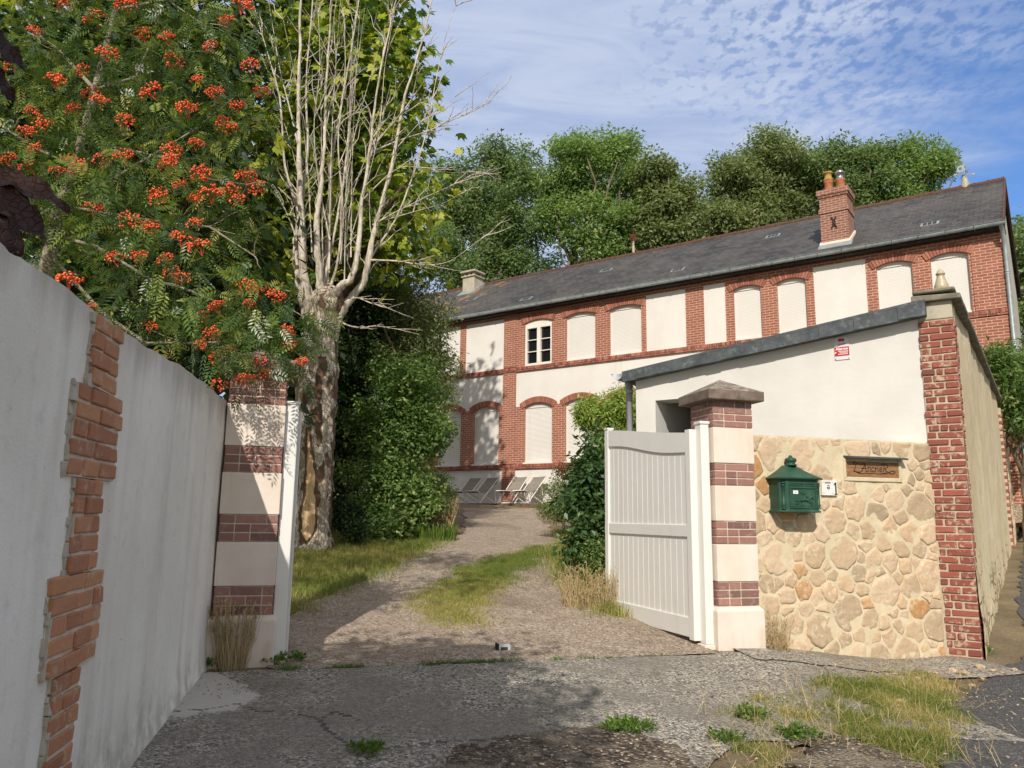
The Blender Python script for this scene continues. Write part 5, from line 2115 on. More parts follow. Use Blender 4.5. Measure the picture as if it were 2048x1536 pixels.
def intercom():
    root = empty('intercom', 'square white intercom plate with dark grille beside the green letterbox', 'intercom', on_wall(1.368, 1.858), GROT)
    pb = MB()
    pb.box(-0.085, 0.085, -0.03, 0.02, 0, 0.14)
    for x, z in ((-0.068, 0.02), (0.03, 0.02), (-0.068, 0.122), (0.034, 0.122)):
        pb.tube([(x, -0.0335, z), (x, -0.029, z)], 0.004, 6, 0.5, 1)
    pb.build('plate', [MATS['white_plastic'], MATS['grey_print']], root)
    sb = MB()
    sb.box(-0.052, 0.012, -0.033, -0.0295, 0.112, 0.127)
    sb.build('speaker_slot', MATS['grey_print'], root)
    lb = MB()
    stroke(lb, [(-0.026, -0.031, 0.088), (-0.010, -0.031, 0.094), (-0.002, -0.031, 0.082), (-0.014, -0.031, 0.070), (-0.030, -0.031, 0.078)], 0.0032)
    stroke(lb, [(-0.030, -0.031, 0.072), (-0.020, -0.031, 0.060), (-0.004, -0.031, 0.062), (-0.006, -0.031, 0.074)], 0.0032)
    lb.build('emblem', MATS['ink'], root)
    nb = MB()
    nb.box(0.060, 0.071, -0.037, -0.031, 0.014, 0.122)
    nb.box(0.049, 0.082, -0.0365, -0.031, 0.008, 0.0138)
    nb.hexa([(0.046, -0.0365, 0.096), (0.0598, -0.0365, 0.110), (0.0598, -0.031, 0.110), (0.046, -0.031, 0.096), (0.046, -0.0365, 0.104), (0.0598, -0.0365, 0.122), (0.0598, -0.031, 0.122), (0.046, -0.031, 0.104)])
    no = nb.build('house_number', MATS['ink'])
    no.matrix_world = Matrix.Translation(on_wall(1.368, 1.858)) @ Matrix.Rotation(GROT, 4, 'Z')
    tag(no, 'black figure 1 fixed on the right of the white intercom plate', 'house number')


intercom()


def plaque():
    root = empty('name_plaque', 'brown wooden name board with carved script under a slate ledge', 'name plaque', on_wall(1.585, 2.044), GROT)
    L, H = 0.605, 0.145
    bb = MB()
    bb.box(0, L, -0.012, 0.02, 0, H)
    bb.build('board', MATS['plaque_wood'], root, bevel=0.003)
    rb = MB()
    for q in ((-0.03, -0.002, 0, H + 0.03), (L + 0.002, L + 0.035, 0, H + 0.03)):
        rb.box(q[0], q[1], -0.016, 0.02, q[2] - 0.02, q[3])
    rb.box(-0.03, L + 0.035, -0.016, 0.02, -0.045, -0.003)
    rb.build('mortar_frame', MATS['stone_mortar'], root, bevel=0.006)
    lb = MB()
    y = -0.0135
    r = 0.0036
    A = lambda pts, rr=r: stroke(lb, [(x * 0.6, y, z * 0.145) for x, z in pts], rr, 0, 6)
    # L'  with its loops
    A([(0.155, 0.80), (0.13, 0.90), (0.15, 0.98), (0.19, 0.92), (0.17, 0.70), (0.15, 0.45), (0.13, 0.36), (0.17, 0.33), (0.24, 0.28)])
    A([(0.225, 0.92), (0.215, 0.80)])
    # A
    A([(0.24, 0.25), (0.29, 0.42), (0.33, 0.66), (0.35, 0.86)])
    A([(0.27, 0.80), (0.35, 0.87), (0.36, 0.60), (0.37, 0.38), (0.39, 0.36)])
    A([(0.28, 0.56), (0.37, 0.57)])
    # n c r i e
    A([(0.405, 0.36), (0.41, 0.62), (0.43, 0.66), (0.45, 0.62), (0.45, 0.40), (0.465, 0.36)])
    A([(0.525, 0.60), (0.50, 0.65), (0.48, 0.55), (0.485, 0.40), (0.51, 0.36), (0.53, 0.42)])
    A([(0.545, 0.36), (0.55, 0.64), (0.56, 0.58), (0.585, 0.65)])
    A([(0.60, 0.64), (0.60, 0.40), (0.615, 0.36)])
    A([(0.60, 0.78), (0.605, 0.80)])
    A([(0.635, 0.50), (0.67, 0.54), (0.665, 0.65), (0.64, 0.62), (0.635, 0.45), (0.655, 0.36), (0.68, 0.42)])
    # R and its tail
    A([(0.70, 0.36), (0.715, 0.62), (0.72, 0.84)])
    A([(0.66, 0.80), (0.72, 0.90), (0.78, 0.84), (0.79, 0.70), (0.74, 0.60), (0.72, 0.60)])
    A([(0.73, 0.60), (0.76, 0.44), (0.82, 0.30), (0.89, 0.26), (0.93, 0.36), (0.90, 0.46), (0.84, 0.40), (0.76, 0.28), (0.66, 0.24)])
    A([(0.15, 0.36), (0.22, 0.24), (0.30, 0.20), (0.36, 0.26), (0.44, 0.22), (0.52, 0.27), (0.60, 0.22), (0.68, 0.26), (0.76, 0.32)], 0.003)
    for x, z in ((0.04, 0.22), (0.96, 0.18), (0.95, 0.88)):
        lb.tube([(x * 0.6, y - 0.001, z * 0.145), (x * 0.6, y + 0.002, z * 0.145)], 0.005, 6)
    lb.build('lettering', MATS['ink'], root)
    sb = MB()
    sb.hexa([(-0.02, -0.09, H + 0.026), (L + 0.055, -0.09, H + 0.026), (L + 0.055, 0.02, H + 0.040), (-0.02, 0.02, H + 0.040),
             (-0.02, -0.09, H + 0.044), (L + 0.055, -0.09, H + 0.044), (L + 0.055, 0.02, H + 0.060), (-0.02, 0.02, H + 0.060)])
    sb.build('slate_ledge', MATS['slate_edge'], root, bevel=0.003)


plaque()


def alarm_sign():
    rz = math.atan2(HA[1], HA[0])
    s, z = -0.775, 3.345
    root = empty('alarm_sign', 'small red and silver alarm notice high on the white shed wall', 'sign', (BRX + HA[0] * s, BRY + HA[1] * s, z), rz)
    bb = MB()
    bb.box(-0.075, 0.075, -0.010, -0.001, 0, 0.25)
    for x, z_ in ((-0.068, 0.010), (0.068, 0.010), (-0.068, 0.242), (0.068, 0.242)):
        bb.tube([(x, -0.014, z_), (x, -0.009, z_)], 0.0045, 6, 0.5, 1)
    bb.build('plate', [MATS['sign_face'], MATS['dark_iron']], root)
    rb = MB()
    rb.box(-0.0745, 0.0745, -0.0115, -0.0102, 0.040, 0.140)
    rb.build('red_field', MATS['red_print'], root)
    rc = MB()
    rc.box(-0.032, 0.030, -0.0115, -0.0102, 0.200, 0.232)
    rc.box(-0.026, 0.024, -0.0122, -0.0116, 0.208, 0.211, 0.5, 1)
    rc.build('red_badge', [MATS['red_print'], MATS['grey_print']], root)
    tb_ = MB()
    text_mesh(tb_, 'Alarme', 0.042, Matrix.Translation((0.0, -0.0122, 0.106)) @ TX, 0, 0, 0.0, 0.0012)
    for k, z_ in enumerate((0.091, 0.082, 0.072)):
        tb_.box(-0.040 + 0.01 * k, 0.062, -0.0122, -0.0116, z_, z_ + 0.004)
    for k in range(5):
        tb_.box(-0.040 + 0.021 * k, -0.024 + 0.021 * k, -0.0122, -0.0116, 0.056, 0.064)
    tb_.faces([(-0.0745, -0.0122, 0.085), (-0.052, -0.0122, 0.085), (-0.0745, -0.0122, 0.066)], [(0, 1, 2)])
    tb_.build('white_lettering', MATS['paper'], root)
    db = MB()
    text_mesh(db, 'Jimac', 0.040, Matrix.Translation((0.0, -0.0116, 0.158)) @ Matrix(((1, 0, 0, 0), (0, 1, 0, 0), (0.18, 0, 1, 0), (0, 0, 0, 1))) @ TX, 0, 0.35)
    db.build('script_lettering', MATS['red_dark'], root)


mottled('red_dark', (120, 40, 48), (130, 44, 52), 5, 0.5, 10, 0.0)
alarm_sign()

# ------------------------------------------------------------------ deckchairs on the terrace


def deckchair():
    root = empty('deckchair', 'x', 'deckchair')
    hw_ = 0.27
    top, foot = Vector((0, 0.50, 0.92)), Vector((0, -0.52, 0.03))
    front, rear = Vector((0, -0.62, 0.42)), Vector((0, 0.40, 0.03))
    fa = MB()
    for sx in (-1, 1):
        off = Vector((sx * hw_, 0, 0))
        fa.tube([foot + off, top + off], 0.017, 6)
    fa.tube([foot - Vector((hw_, 0, 0)), foot + Vector((hw_, 0, 0))], 0.016, 6)
    fa.tube([top - Vector((hw_, 0, 0)), top + Vector((hw_, 0, 0))], 0.016, 6)
    fa.build('back_frame', MATS['white_frame'], root, True)
    fb = MB()
    for sx in (-1, 1):
        off = Vector((sx * (hw_ - 0.04), 0, 0))
        fb.tube([front + off, rear + off], 0.017, 6)
    fb.tube([front - Vector((hw_, 0, 0)), front + Vector((hw_, 0, 0))], 0.016, 6)
    fb.tube([rear - Vector((hw_, 0, 0)), rear + Vector((hw_, 0, 0))], 0.016, 6)
    fb.build('seat_frame', MATS['white_frame'], root, True)
    fc = MB()
    m = foot.lerp(top, 0.68)
    for sx in (-1, 1):
        off = Vector((sx * (hw_ + 0.03), 0, 0))
        fc.tube([m + off, Vector((0, 0.30, 0.10)) + off], 0.013, 6)
    fc.build('prop', MATS['white_frame'], root, True)
    sl = MB()
    n = 14
    P = []
    for k in range(n + 1):
        t = k / n
        p = top.lerp(front, t)
        sag = 4 * t * (1 - t)
        P.append(p + Vector((0, 0.06 * sag, -0.26 * sag * (0.4 + 0.6 * t))))
    for a_, b_ in zip(P[:-1], P[1:]):
        q = 0.235
        sl.poly([a_ + Vector((-q, 0, 0)), b_ + Vector((-q, 0, 0)), b_ + Vector((q, 0, 0)), a_ + Vector((q, 0, 0))])
        e = Vector((0, 0.006, -0.008))
        sl.poly([a_ + Vector((q, 0, 0)) + e, b_ + Vector((q, 0, 0)) + e, b_ + Vector((-q, 0, 0)) + e, a_ + Vector((-q, 0, 0)) + e])
    sl.build('sling', MATS['canvas'], root, True)
    return root


def copy_tree(o, parent=None):
    c = o.copy()
    COL.objects.link(c)
    if parent is not None:
        c.parent = parent
    for ch in list(o.children):
        copy_tree(ch, c)
    return c


def deckchairs():
    proto = deckchair()
    pil = MB()
    pil.box(-0.19, 0.19, 0.0, 0.05, 0.0, 0.17)
    pb = pil.build('headrest', MATS['canvas_dark'], None, bevel=0.02, bseg=3)
    spots = [(-2.12, -0.84, 0.03, 'white framed deckchair without headrest nearest the shrubs', False),
             (-1.40, -0.84, -0.04, 'white framed deckchair with headrest left of the brick pilaster', True),
             (-0.20, -0.80, 0.05, 'white framed deckchair with headrest right of the brick pilaster', True),
             (0.50, -0.80, -0.03, 'white framed deckchair without headrest farthest right in the row', False)]
    for i, (s, t, r_, lab, head) in enumerate(spots):
        o = proto if i == 0 else copy_tree(proto)
        p = hw(s + 0.88, t)
        o.location = (p.x, p.y, p.z)
        o.rotation_euler = (0, 0, HROT + r_)
        tag(o, lab, 'deckchair', 'deckchairs along the house front')
        for ch in [c for c in o.children if c.name.startswith('headrest')]:
            bpy.data.objects.remove(ch)
        if head:
            h = pb.copy()
            COL.objects.link(h)
            h.parent = o
            h.location = (0, 0.40, 0.70)
            h.rotation_euler = (R(-38), 0, 0)
    bpy.data.objects.remove(pb)


deckchairs()


def stop_block():
    p = gp(1006, 1300)
    b_ = MB()
    b_.box(-0.055, 0.055, -0.04, 0.04, -0.02, 0.045)
    b_.box(-0.058, -0.045, -0.043, 0.043, -0.02, 0.05, 0.5, 1)
    b_.box(-0.030, 0.030, -0.043, -0.0405, 0.0, 0.025, 0.5, 1)
    o = b_.build('gate_stop', [MATS['grey_pipe'], MATS['dark_iron']], None, bevel=0.004)
    o.location = (p[0], p[1], gz(*p) + 0.005)
    o.rotation_euler = (0, 0, GROT)
    tag(o, 'small grey gate stop block on the gravel in the middle of the entrance', 'gate stop')


stop_block()

# ------------------------------------------------------------------ foliage
def unit(a):
    return a / np.maximum(np.linalg.norm(a, axis=1, keepdims=True), 1e-9)


def kite(pos, d, nrm, L, Wd, fold=0.12):
    """leaf blades as folded kites: base, left, tip, right"""
    side = unit(np.cross(d, nrm))
    n2 = np.cross(side, d)
    L = L[:, None]
    Wd = Wd[:, None]
    m = pos + d * L * 0.45 + n2 * Wd * fold
    v = np.stack([pos, m - side * Wd * 0.5, pos + d * L, m + side * Wd * 0.5], 1)
    return v.reshape(-1, 3)


def quads_of(v):
    return np.arange(len(v), dtype=np.int32).reshape(-1, 4)


def blob_clumps(rg, blobs, n, shell=0.45):
    """n clump centres spread through ellipsoids, with the outward direction at each"""
    w_ = np.array([b[1] * b[2] * b[3] for b in blobs]) ** 0.8
    w_ /= w_.sum()
    k = rg.choice(len(blobs), n, p=w_)
    d = unit(rg.normal(size=(n, 3)))
    u = shell + (1 - shell) * rg.random(n) ** 0.6
    c = np.array([tuple(b[0]) for b in blobs])[k]
    r_ = np.array([b[1:4] for b in blobs])[k]
    # an uneven outline
    r_ = r_ * (0.72 + 0.42 * rg.random((n, 1)))
    return c + d * r_ * u[:, None], d


def foliage(name, rg, blobs, nclump, per, crad, L, Wd, mat, parent, shell=0.45, droop=0.25, up=0.35, kind='simple', flat=0.7, tvar=0.25, leaf_flat=0.0):
    cc, out = blob_clumps(rg, blobs, nclump, shell)
    n = nclump * per
    ci = np.repeat(np.arange(nclump), per)
    off = rg.normal(size=(n, 3)) * crad * np.array([1, 1, flat])
    rr = np.linalg.norm(off, axis=1, keepdims=True)
    off = off * np.minimum(1, 1.7 * crad / np.maximum(rr, 1e-6))
    pos = cc[ci] + off
    o = unit(off + 0.6 * crad * out[ci])
    nrm = unit(o * 0.5 + np.array([0, 0, up * 2]) + rg.normal(size=(n, 3)) * 0.55)
    d = unit(o * 0.8 + rg.normal(size=(n, 3)) * 0.7 - np.array([0, 0, droop]))
    d = unit(d - nrm * (d * nrm).sum(1, keepdims=True) * (1 - leaf_flat))
    ct = rg.normal(0.5, tvar * 0.6, nclump)
    t = np.clip(ct[ci] + rg.normal(0, tvar * 0.7, n), 0, 1)
    s = rg.uniform(0.7, 1.2, n)
    if kind == 'simple':
        v = kite(pos, d, nrm, L * s, Wd * s)
        tt = t
    elif kind == 'palmate':
        side = np.cross(d, nrm)
        vs, ts = [], []
        for a, ls in ((-1.25, 0.68), (-0.62, 0.92), (0.0, 1.0), (0.62, 0.92), (1.25, 0.68)):
            dd = unit(d * math.cos(a) + side * math.sin(a) - np.array([0, 0, 0.22]) + rg.normal(size=(n, 3)) * 0.06)
            # widest near the tip: the kite is drawn from the tip backwards
            v_ = kite(pos + dd * (L * ls * s)[:, None], -dd, nrm, L * ls * s, Wd * ls * s)
            vs.append(v_)
            ts.append(t)
        v = np.concatenate(vs)
        tt = np.concatenate(ts)
    else:                                   # pinnate: leaflets in pairs along a stalk
        side = unit(np.cross(d, nrm))
        vs, ts = [], []
        np_ = 6
        for i in range(np_):
            f = 0.22 + 0.70 * i / (np_ - 1)
            bp = pos + d * (L * f * s)[:, None] - np.array([0, 0, 1]) * (L * 0.28 * f * f * s)[:, None]
            ls = Wd * s * (0.8 + 0.35 * math.sin(math.pi * (i + 0.6) / np_))
            for sg in (-1, 1):
                dd = unit(side * sg * 0.9 + d * 0.5 - np.array([0, 0, 0.18]) + rg.normal(size=(n, 3)) * 0.05)
                vs.append(kite(bp, dd, nrm, ls, ls * 0.30, 0.06))
                ts.append(np.clip(t + rg.normal(0, 0.05, n), 0, 1))
        bp = pos + d * (L * 0.96 * s)[:, None] - np.array([0, 0, 1]) * (L * 0.26 * s)[:, None]
        vs.append(kite(bp, unit(d - np.array([0, 0, 0.4])), nrm, Wd * s * 0.9, Wd * s * 0.27, 0.06))
        ts.append(t)
        v = np.concatenate(vs)
        tt = np.concatenate(ts)
    return bulk_mesh(name, v, quads_of(v), tt, mat, parent), cc


def B(u, v, Y, rx, ry, rz):
    return (at(u, v, Y), rx, ry, rz)


def limb_path(a, b, rng, wob=0.15, n=6):
    a, b = Vector(a), Vector(b)
    L = (b - a).length
    out = []
    for k in range(n + 1):
        t = k / n
        q = a.lerp(b, t)
        if 0 < k < n:
            q += Vector((rng.uniform(-1, 1), rng.uniform(-1, 1), rng.uniform(-0.5, 0.8))) * L * wob * 0.4
        out.append(q)
    return out


def trunk_and_limbs(base, fork, ends, r0, rng, mat, parent, name='trunk'):
    tb_ = MB()
    P = limb_path(base, fork, rng, 0.08, 7)
    tb_.tube(P, [r0 * (1.25 if k == 0 else 1 - 0.35 * k / 7) for k in range(8)], 10)
    for e in ends:
        P = limb_path(fork, e, rng, 0.2, 6)
        tb_.tube(P, [r0 * 0.5 * (1 - 0.85 * k / 6) + 0.012 for k in range(7)], 7, cap=False)
    return tb_.build(name, mat, parent, True)


def tree(name, label, cat, seed, blobs, base, nclump, per, crad, L, Wd, leaf, bark, r0, group=None, kind='simple', limbs=12, fork_f=0.45, sprouts=0, **kw):
    rg = np.random.default_rng(seed)
    rng = random.Random(seed)
    base = Vector((base[0], base[1], gz(base[0], base[1]) - 0.1))
    root = empty(name, label, cat, base, 0, group)
    bl = [(b[0] - base, b[1], b[2], b[3]) for b in blobs]
    for b in list(bl)[:len(bl) * sprouts]:                 # boughs that push out of the outline
        for _ in range(sprouts):
            d = Vector((rng.uniform(-1, 1), rng.uniform(-1, 0.6), rng.uniform(-0.3, 1.1))).normalized()
            q = rng.uniform(0.26, 0.42)
            bl.append((b[0] + Vector((d.x * b[1], d.y * b[2], d.z * b[3])) * rng.uniform(0.85, 1.08), b[1] * q, b[2] * q, b[3] * q * 1.15))
    o, cc = foliage('crown', rg, bl, nclump, per, crad, L, Wd, MATS[leaf], root, kind=kind, **kw)
    if limbs:
        c = sum((b[0] for b in bl), Vector()) / len(bl)
        fork = Vector((c.x * 0.5, c.y * 0.5, max(0.3, c.z * fork_f)))
        idx = rng.sample(range(len(cc)), min(limbs, len(cc)))
        trunk_and_limbs((0, 0, 0), fork, [Vector(cc[i]) for i in idx], r0, rng, MATS[bark], root)
    return root


# far trees on the hill behind the house
FAR = 'tall trees on the hill behind the house'
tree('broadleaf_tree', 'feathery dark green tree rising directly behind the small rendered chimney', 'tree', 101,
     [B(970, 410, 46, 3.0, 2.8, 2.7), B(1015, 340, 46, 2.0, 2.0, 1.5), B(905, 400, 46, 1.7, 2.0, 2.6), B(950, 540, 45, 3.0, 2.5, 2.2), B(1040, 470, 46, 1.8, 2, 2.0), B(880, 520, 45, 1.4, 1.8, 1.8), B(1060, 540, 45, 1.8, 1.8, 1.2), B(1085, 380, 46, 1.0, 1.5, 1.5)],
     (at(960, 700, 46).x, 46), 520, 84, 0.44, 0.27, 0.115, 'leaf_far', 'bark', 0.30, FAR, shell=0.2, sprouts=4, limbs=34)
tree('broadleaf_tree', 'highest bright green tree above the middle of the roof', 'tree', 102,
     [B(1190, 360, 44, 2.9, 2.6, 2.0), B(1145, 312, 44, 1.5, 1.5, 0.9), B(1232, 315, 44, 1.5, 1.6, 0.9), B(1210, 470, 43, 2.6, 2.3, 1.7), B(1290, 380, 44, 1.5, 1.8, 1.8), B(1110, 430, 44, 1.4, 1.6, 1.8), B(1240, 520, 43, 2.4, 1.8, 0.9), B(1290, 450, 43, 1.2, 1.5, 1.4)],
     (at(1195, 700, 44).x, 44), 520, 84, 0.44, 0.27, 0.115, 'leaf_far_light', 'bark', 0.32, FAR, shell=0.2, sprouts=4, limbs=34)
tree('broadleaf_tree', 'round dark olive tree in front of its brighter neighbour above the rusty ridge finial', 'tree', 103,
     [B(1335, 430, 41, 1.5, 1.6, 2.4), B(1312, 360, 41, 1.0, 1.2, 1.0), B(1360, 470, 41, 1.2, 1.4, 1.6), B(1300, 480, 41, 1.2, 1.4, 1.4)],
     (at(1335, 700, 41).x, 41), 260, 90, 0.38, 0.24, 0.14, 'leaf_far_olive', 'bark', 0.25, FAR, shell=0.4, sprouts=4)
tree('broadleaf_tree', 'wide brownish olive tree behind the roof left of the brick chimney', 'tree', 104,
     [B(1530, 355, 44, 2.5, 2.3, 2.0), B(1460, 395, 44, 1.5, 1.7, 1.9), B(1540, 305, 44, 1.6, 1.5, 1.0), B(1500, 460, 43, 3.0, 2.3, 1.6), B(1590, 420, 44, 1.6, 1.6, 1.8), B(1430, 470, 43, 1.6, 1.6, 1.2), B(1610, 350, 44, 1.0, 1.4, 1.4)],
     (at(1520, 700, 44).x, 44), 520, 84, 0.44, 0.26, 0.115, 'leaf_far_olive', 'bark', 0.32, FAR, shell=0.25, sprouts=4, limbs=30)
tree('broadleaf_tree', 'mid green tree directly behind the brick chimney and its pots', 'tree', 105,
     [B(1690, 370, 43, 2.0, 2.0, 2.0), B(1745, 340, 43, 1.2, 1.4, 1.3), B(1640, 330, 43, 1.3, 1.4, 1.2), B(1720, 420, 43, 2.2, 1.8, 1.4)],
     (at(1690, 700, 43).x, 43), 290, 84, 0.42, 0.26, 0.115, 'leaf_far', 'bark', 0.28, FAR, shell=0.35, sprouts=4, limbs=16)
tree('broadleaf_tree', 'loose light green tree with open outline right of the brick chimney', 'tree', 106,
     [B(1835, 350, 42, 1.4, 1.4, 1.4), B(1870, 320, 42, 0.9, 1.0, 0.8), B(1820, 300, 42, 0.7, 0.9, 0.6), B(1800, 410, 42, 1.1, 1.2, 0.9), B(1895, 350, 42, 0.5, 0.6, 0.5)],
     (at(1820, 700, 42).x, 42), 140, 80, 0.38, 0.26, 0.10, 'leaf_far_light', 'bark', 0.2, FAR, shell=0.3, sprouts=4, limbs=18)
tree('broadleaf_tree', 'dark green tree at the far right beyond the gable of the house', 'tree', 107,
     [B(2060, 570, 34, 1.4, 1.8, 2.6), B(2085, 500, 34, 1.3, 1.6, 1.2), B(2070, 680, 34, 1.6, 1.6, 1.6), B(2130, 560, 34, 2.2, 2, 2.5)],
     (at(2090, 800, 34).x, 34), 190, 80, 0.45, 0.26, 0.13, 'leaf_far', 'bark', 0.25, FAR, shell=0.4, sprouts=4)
tree('leafy_shrub', 'bright green bush hanging over the street wall beside the gable', 'shrub', 108,
     [B(2000, 760, 16.6, 0.42, 0.6, 0.55), B(2035, 740, 17.0, 0.6, 0.7, 0.5), B(2040, 830, 16.8, 0.5, 0.6, 0.5), B(1985, 720, 16.6, 0.2, 0.4, 0.25), B(2090, 800, 18.0, 0.8, 0.8, 0.9)],
     (at(2035, 900, 17.2).x, 17.2), 150, 80, 0.20, 0.13, 0.05, 'leaf_shrub', 'bark', 0.06, None, shell=0.3, limbs=8)

# horse chestnuts at the left, behind the dead trunk and behind the rowan
tree('horse_chestnut', 'large yellow green chestnut tree behind the dead trunk', 'tree', 110,
     [B(700, 170, 16.0, 1.6, 1.6, 2.0), B(800, 330, 15.6, 0.85, 1.1, 1.0), B(790, 130, 16.0, 0.65, 1.0, 1.5), B(560, 340, 15.8, 1.5, 1.4, 1.6), B(620, -60, 16.4, 1.8, 1.8, 1.5), B(740, -90, 16.4, 1.2, 1.6, 1.2), B(640, 470, 16.0, 1.4, 1.2, 1.1), B(800, 470, 15.8, 0.75, 1.0, 0.9), B(690, 330, 17.0, 1.6, 1.2, 2.0)],
     (at(620, 800, 17.5).x, 17.5), 560, 17, 0.42, 0.21, 0.085, 'leaf_chestnut', 'bark', 0.35, None, kind='palmate', shell=0.5, limbs=26, fork_f=0.5)
tree('horse_chestnut', 'shadowy chestnut tree with sunlit yellow green sprays behind the rowan', 'tree', 111,
     [B(330, 250, 14.5, 1.9, 1.5, 2.2), B(130, 430, 13.5, 1.8, 1.4, 1.6), B(330, 590, 12.5, 1.5, 1.0, 0.8), B(470, 560, 13.5, 1.0, 1.0, 1.2), B(100, 100, 14.5, 2.2, 1.8, 2.0), B(420, 0, 15, 1.8, 1.6, 1.5), B(215, 480, 9.2, 0.55, 0.25, 0.28), B(320, 640, 9.3, 0.5, 0.25, 0.2), B(400, 260, 9.6, 0.42, 0.3, 0.35), B(540, 585, 11.0, 0.62, 0.3, 0.28), B(240, 300, 9.4, 0.35, 0.25, 0.3), B(480, 300, 11.5, 0.6, 0.4, 0.7), B(140, 130, 9.6, 0.5, 0.3, 0.4), B(460, 430, 11.0, 0.4, 0.3, 0.4)],
     (at(250, 700, 14.8).x, 14.8), 260, 18, 0.34, 0.21, 0.085, 'leaf_chestnut', 'bark', 0.32, None, kind='palmate', shell=0.5, limbs=14, fork_f=0.5)
tree('hedge_tree', 'dense leaf mass behind the garden on the left, coloured dark for the shaded gaps', 'tree', 112,
     [B(430, 300, 21.5, 4.2, 1.0, 5.0), B(100, 350, 21, 5.0, 1.0, 5.0), B(620, 640, 20.5, 2.2, 1.0, 3.0), B(250, 700, 19.5, 5.0, 1.0, 2.8), B(700, 420, 21, 1.6, 1.0, 3.0), B(640, 900, 19.8, 1.8, 0.9, 2.0), B(330, 640, 10.5, 1.5, 0.5, 0.9), B(180, 420, 10.0, 1.8, 0.5, 1.3), B(425, 540, 10.8, 0.7, 0.4, 1.3), B(300, 260, 11.5, 1.4, 0.5, 1.6), B(80, 180, 11.0, 1.6, 0.5, 1.5), B(380, 60, 13.0, 1.2, 0.5, 1.5), B(430, 790, 10.5, 0.42, 0.3, 0.7), B(588, 790, 15.0, 0.4, 0.4, 1.2)],
     (at(350, 900, 21.5).x, 21.8), 820, 90, 0.60, 0.22, 0.13, 'leaf_dark', 'bark', 0.35, None, shell=0.15, limbs=14)

# shrubs in the middle
tree('tall_shrub', 'tall thin leaved olive green shrub partly hiding the house front', 'shrub', 120,
     [B(800, 630, 17.6, 0.85, 0.8, 0.75), B(840, 720, 17.2, 0.75, 0.7, 0.85), B(770, 570, 17.8, 0.7, 0.7, 0.4), B(880, 640, 17.2, 0.32, 0.4, 0.55), B(865, 800, 17.0, 0.5, 0.6, 0.6), B(760, 700, 17.6, 0.8, 0.7, 1.0)],
     (at(810, 900, 17.5).x, 17.5), 420, 70, 0.20, 0.095, 0.036, 'leaf_fine', 'bark', 0.10, None, shell=0.35, limbs=22, sprouts=2)
tree('leafy_shrub', 'broad bright green shrub standing on the lawn edge right of the dead trunk', 'shrub', 121,
     [B(800, 880, 15.4, 0.75, 0.7, 0.8), B(815, 790, 15.6, 0.7, 0.7, 0.7), B(775, 970, 15.0, 0.75, 0.6, 0.6), B(770, 1040, 14.6, 0.75, 0.5, 0.35), B(860, 860, 15.6, 0.38, 0.5, 0.5), B(830, 1000, 15.0, 0.55, 0.5, 0.5), B(745, 860, 15.6, 0.4, 0.5, 0.7)],
     (at(795, 1070, 15.2).x, 15.2), 420, 62, 0.17, 0.085, 0.055, 'leaf_shrub', 'bark', 0.06, None, shell=0.4, limbs=14, sprouts=2)
tree('leafy_shrub', 'deep green leafy shrub in the shade behind the dead trunk', 'shrub', 122,
     [B(700, 750, 16.6, 0.6, 0.6, 1.0), B(690, 880, 16.4, 0.6, 0.6, 1.1), B(720, 630, 16.8, 0.5, 0.6, 0.7), B(700, 1000, 16.0, 0.55, 0.5, 0.7)],
     (at(700, 1060, 16.4).x, 16.4), 260, 56, 0.20, 0.10, 0.06, 'leaf_dark', 'bark', 0.08, None, shell=0.3, limbs=10)
tree('low_shrub', 'small blue green bush at the foot of the dead trunk', 'shrub', 123,
     [B(690, 1030, 13.6, 0.30, 0.3, 0.28), B(715, 1060, 13.4, 0.25, 0.25, 0.2)], (at(695, 1075, 13.6).x, 13.6), 60, 46, 0.09, 0.065, 0.035, 'leaf_dark', 'bark', 0.02, None, shell=0.2, limbs=5)
tree('low_shrub', 'rounded yellow green bush beside the gravel below the left shutters', 'shrub', 124,
     [B(868, 980, 17.5, 0.38, 0.5, 0.38), B(855, 1010, 17, 0.35, 0.4, 0.35)], (at(875, 1040, 17.3).x, 17.3), 130, 60, 0.12, 0.075, 0.03, 'leaf_fine', 'bark', 0.03, None, shell=0.2, limbs=6)

# right of the drive
tree('laurel_bush', 'glossy dark laurel bush beside the open gate leaf', 'shrub', 130,
     [B(1185, 950, 10.6, 0.34, 0.4, 0.40), B(1195, 1040, 10.2, 0.36, 0.4, 0.36), B(1160, 1010, 10.4, 0.24, 0.3, 0.26), B(1165, 1085, 10.0, 0.17, 0.2, 0.22), B(1240, 950, 10.8, 0.45, 0.4, 0.45), B(1240, 1060, 10.4, 0.4, 0.4, 0.4), B(1200, 890, 11.0, 0.2, 0.3, 0.2)],
     (at(1185, 1130, 10.3).x, 10.3), 190, 36, 0.11, 0.115, 0.048, 'leaf_laurel', 'bark', 0.04, None, shell=0.35, limbs=10)
tree('pale_shrub', 'airy pale yellow green shrub in front of the shuttered windows', 'shrub', 131,
     [B(1210, 830, 13.5, 0.46, 0.4, 0.36), B(1250, 815, 13.5, 0.35, 0.4, 0.35), B(1175, 830, 13.4, 0.20, 0.3, 0.25), B(1215, 890, 13.3, 0.28, 0.3, 0.3), B(1270, 870, 13.6, 0.3, 0.3, 0.4)],
     (at(1225, 1020, 13.5).x, 13.5), 260, 56, 0.11, 0.080, 0.026, 'leaf_pale', 'bark', 0.025, None, shell=0.2, limbs=26, fork_f=0.55)
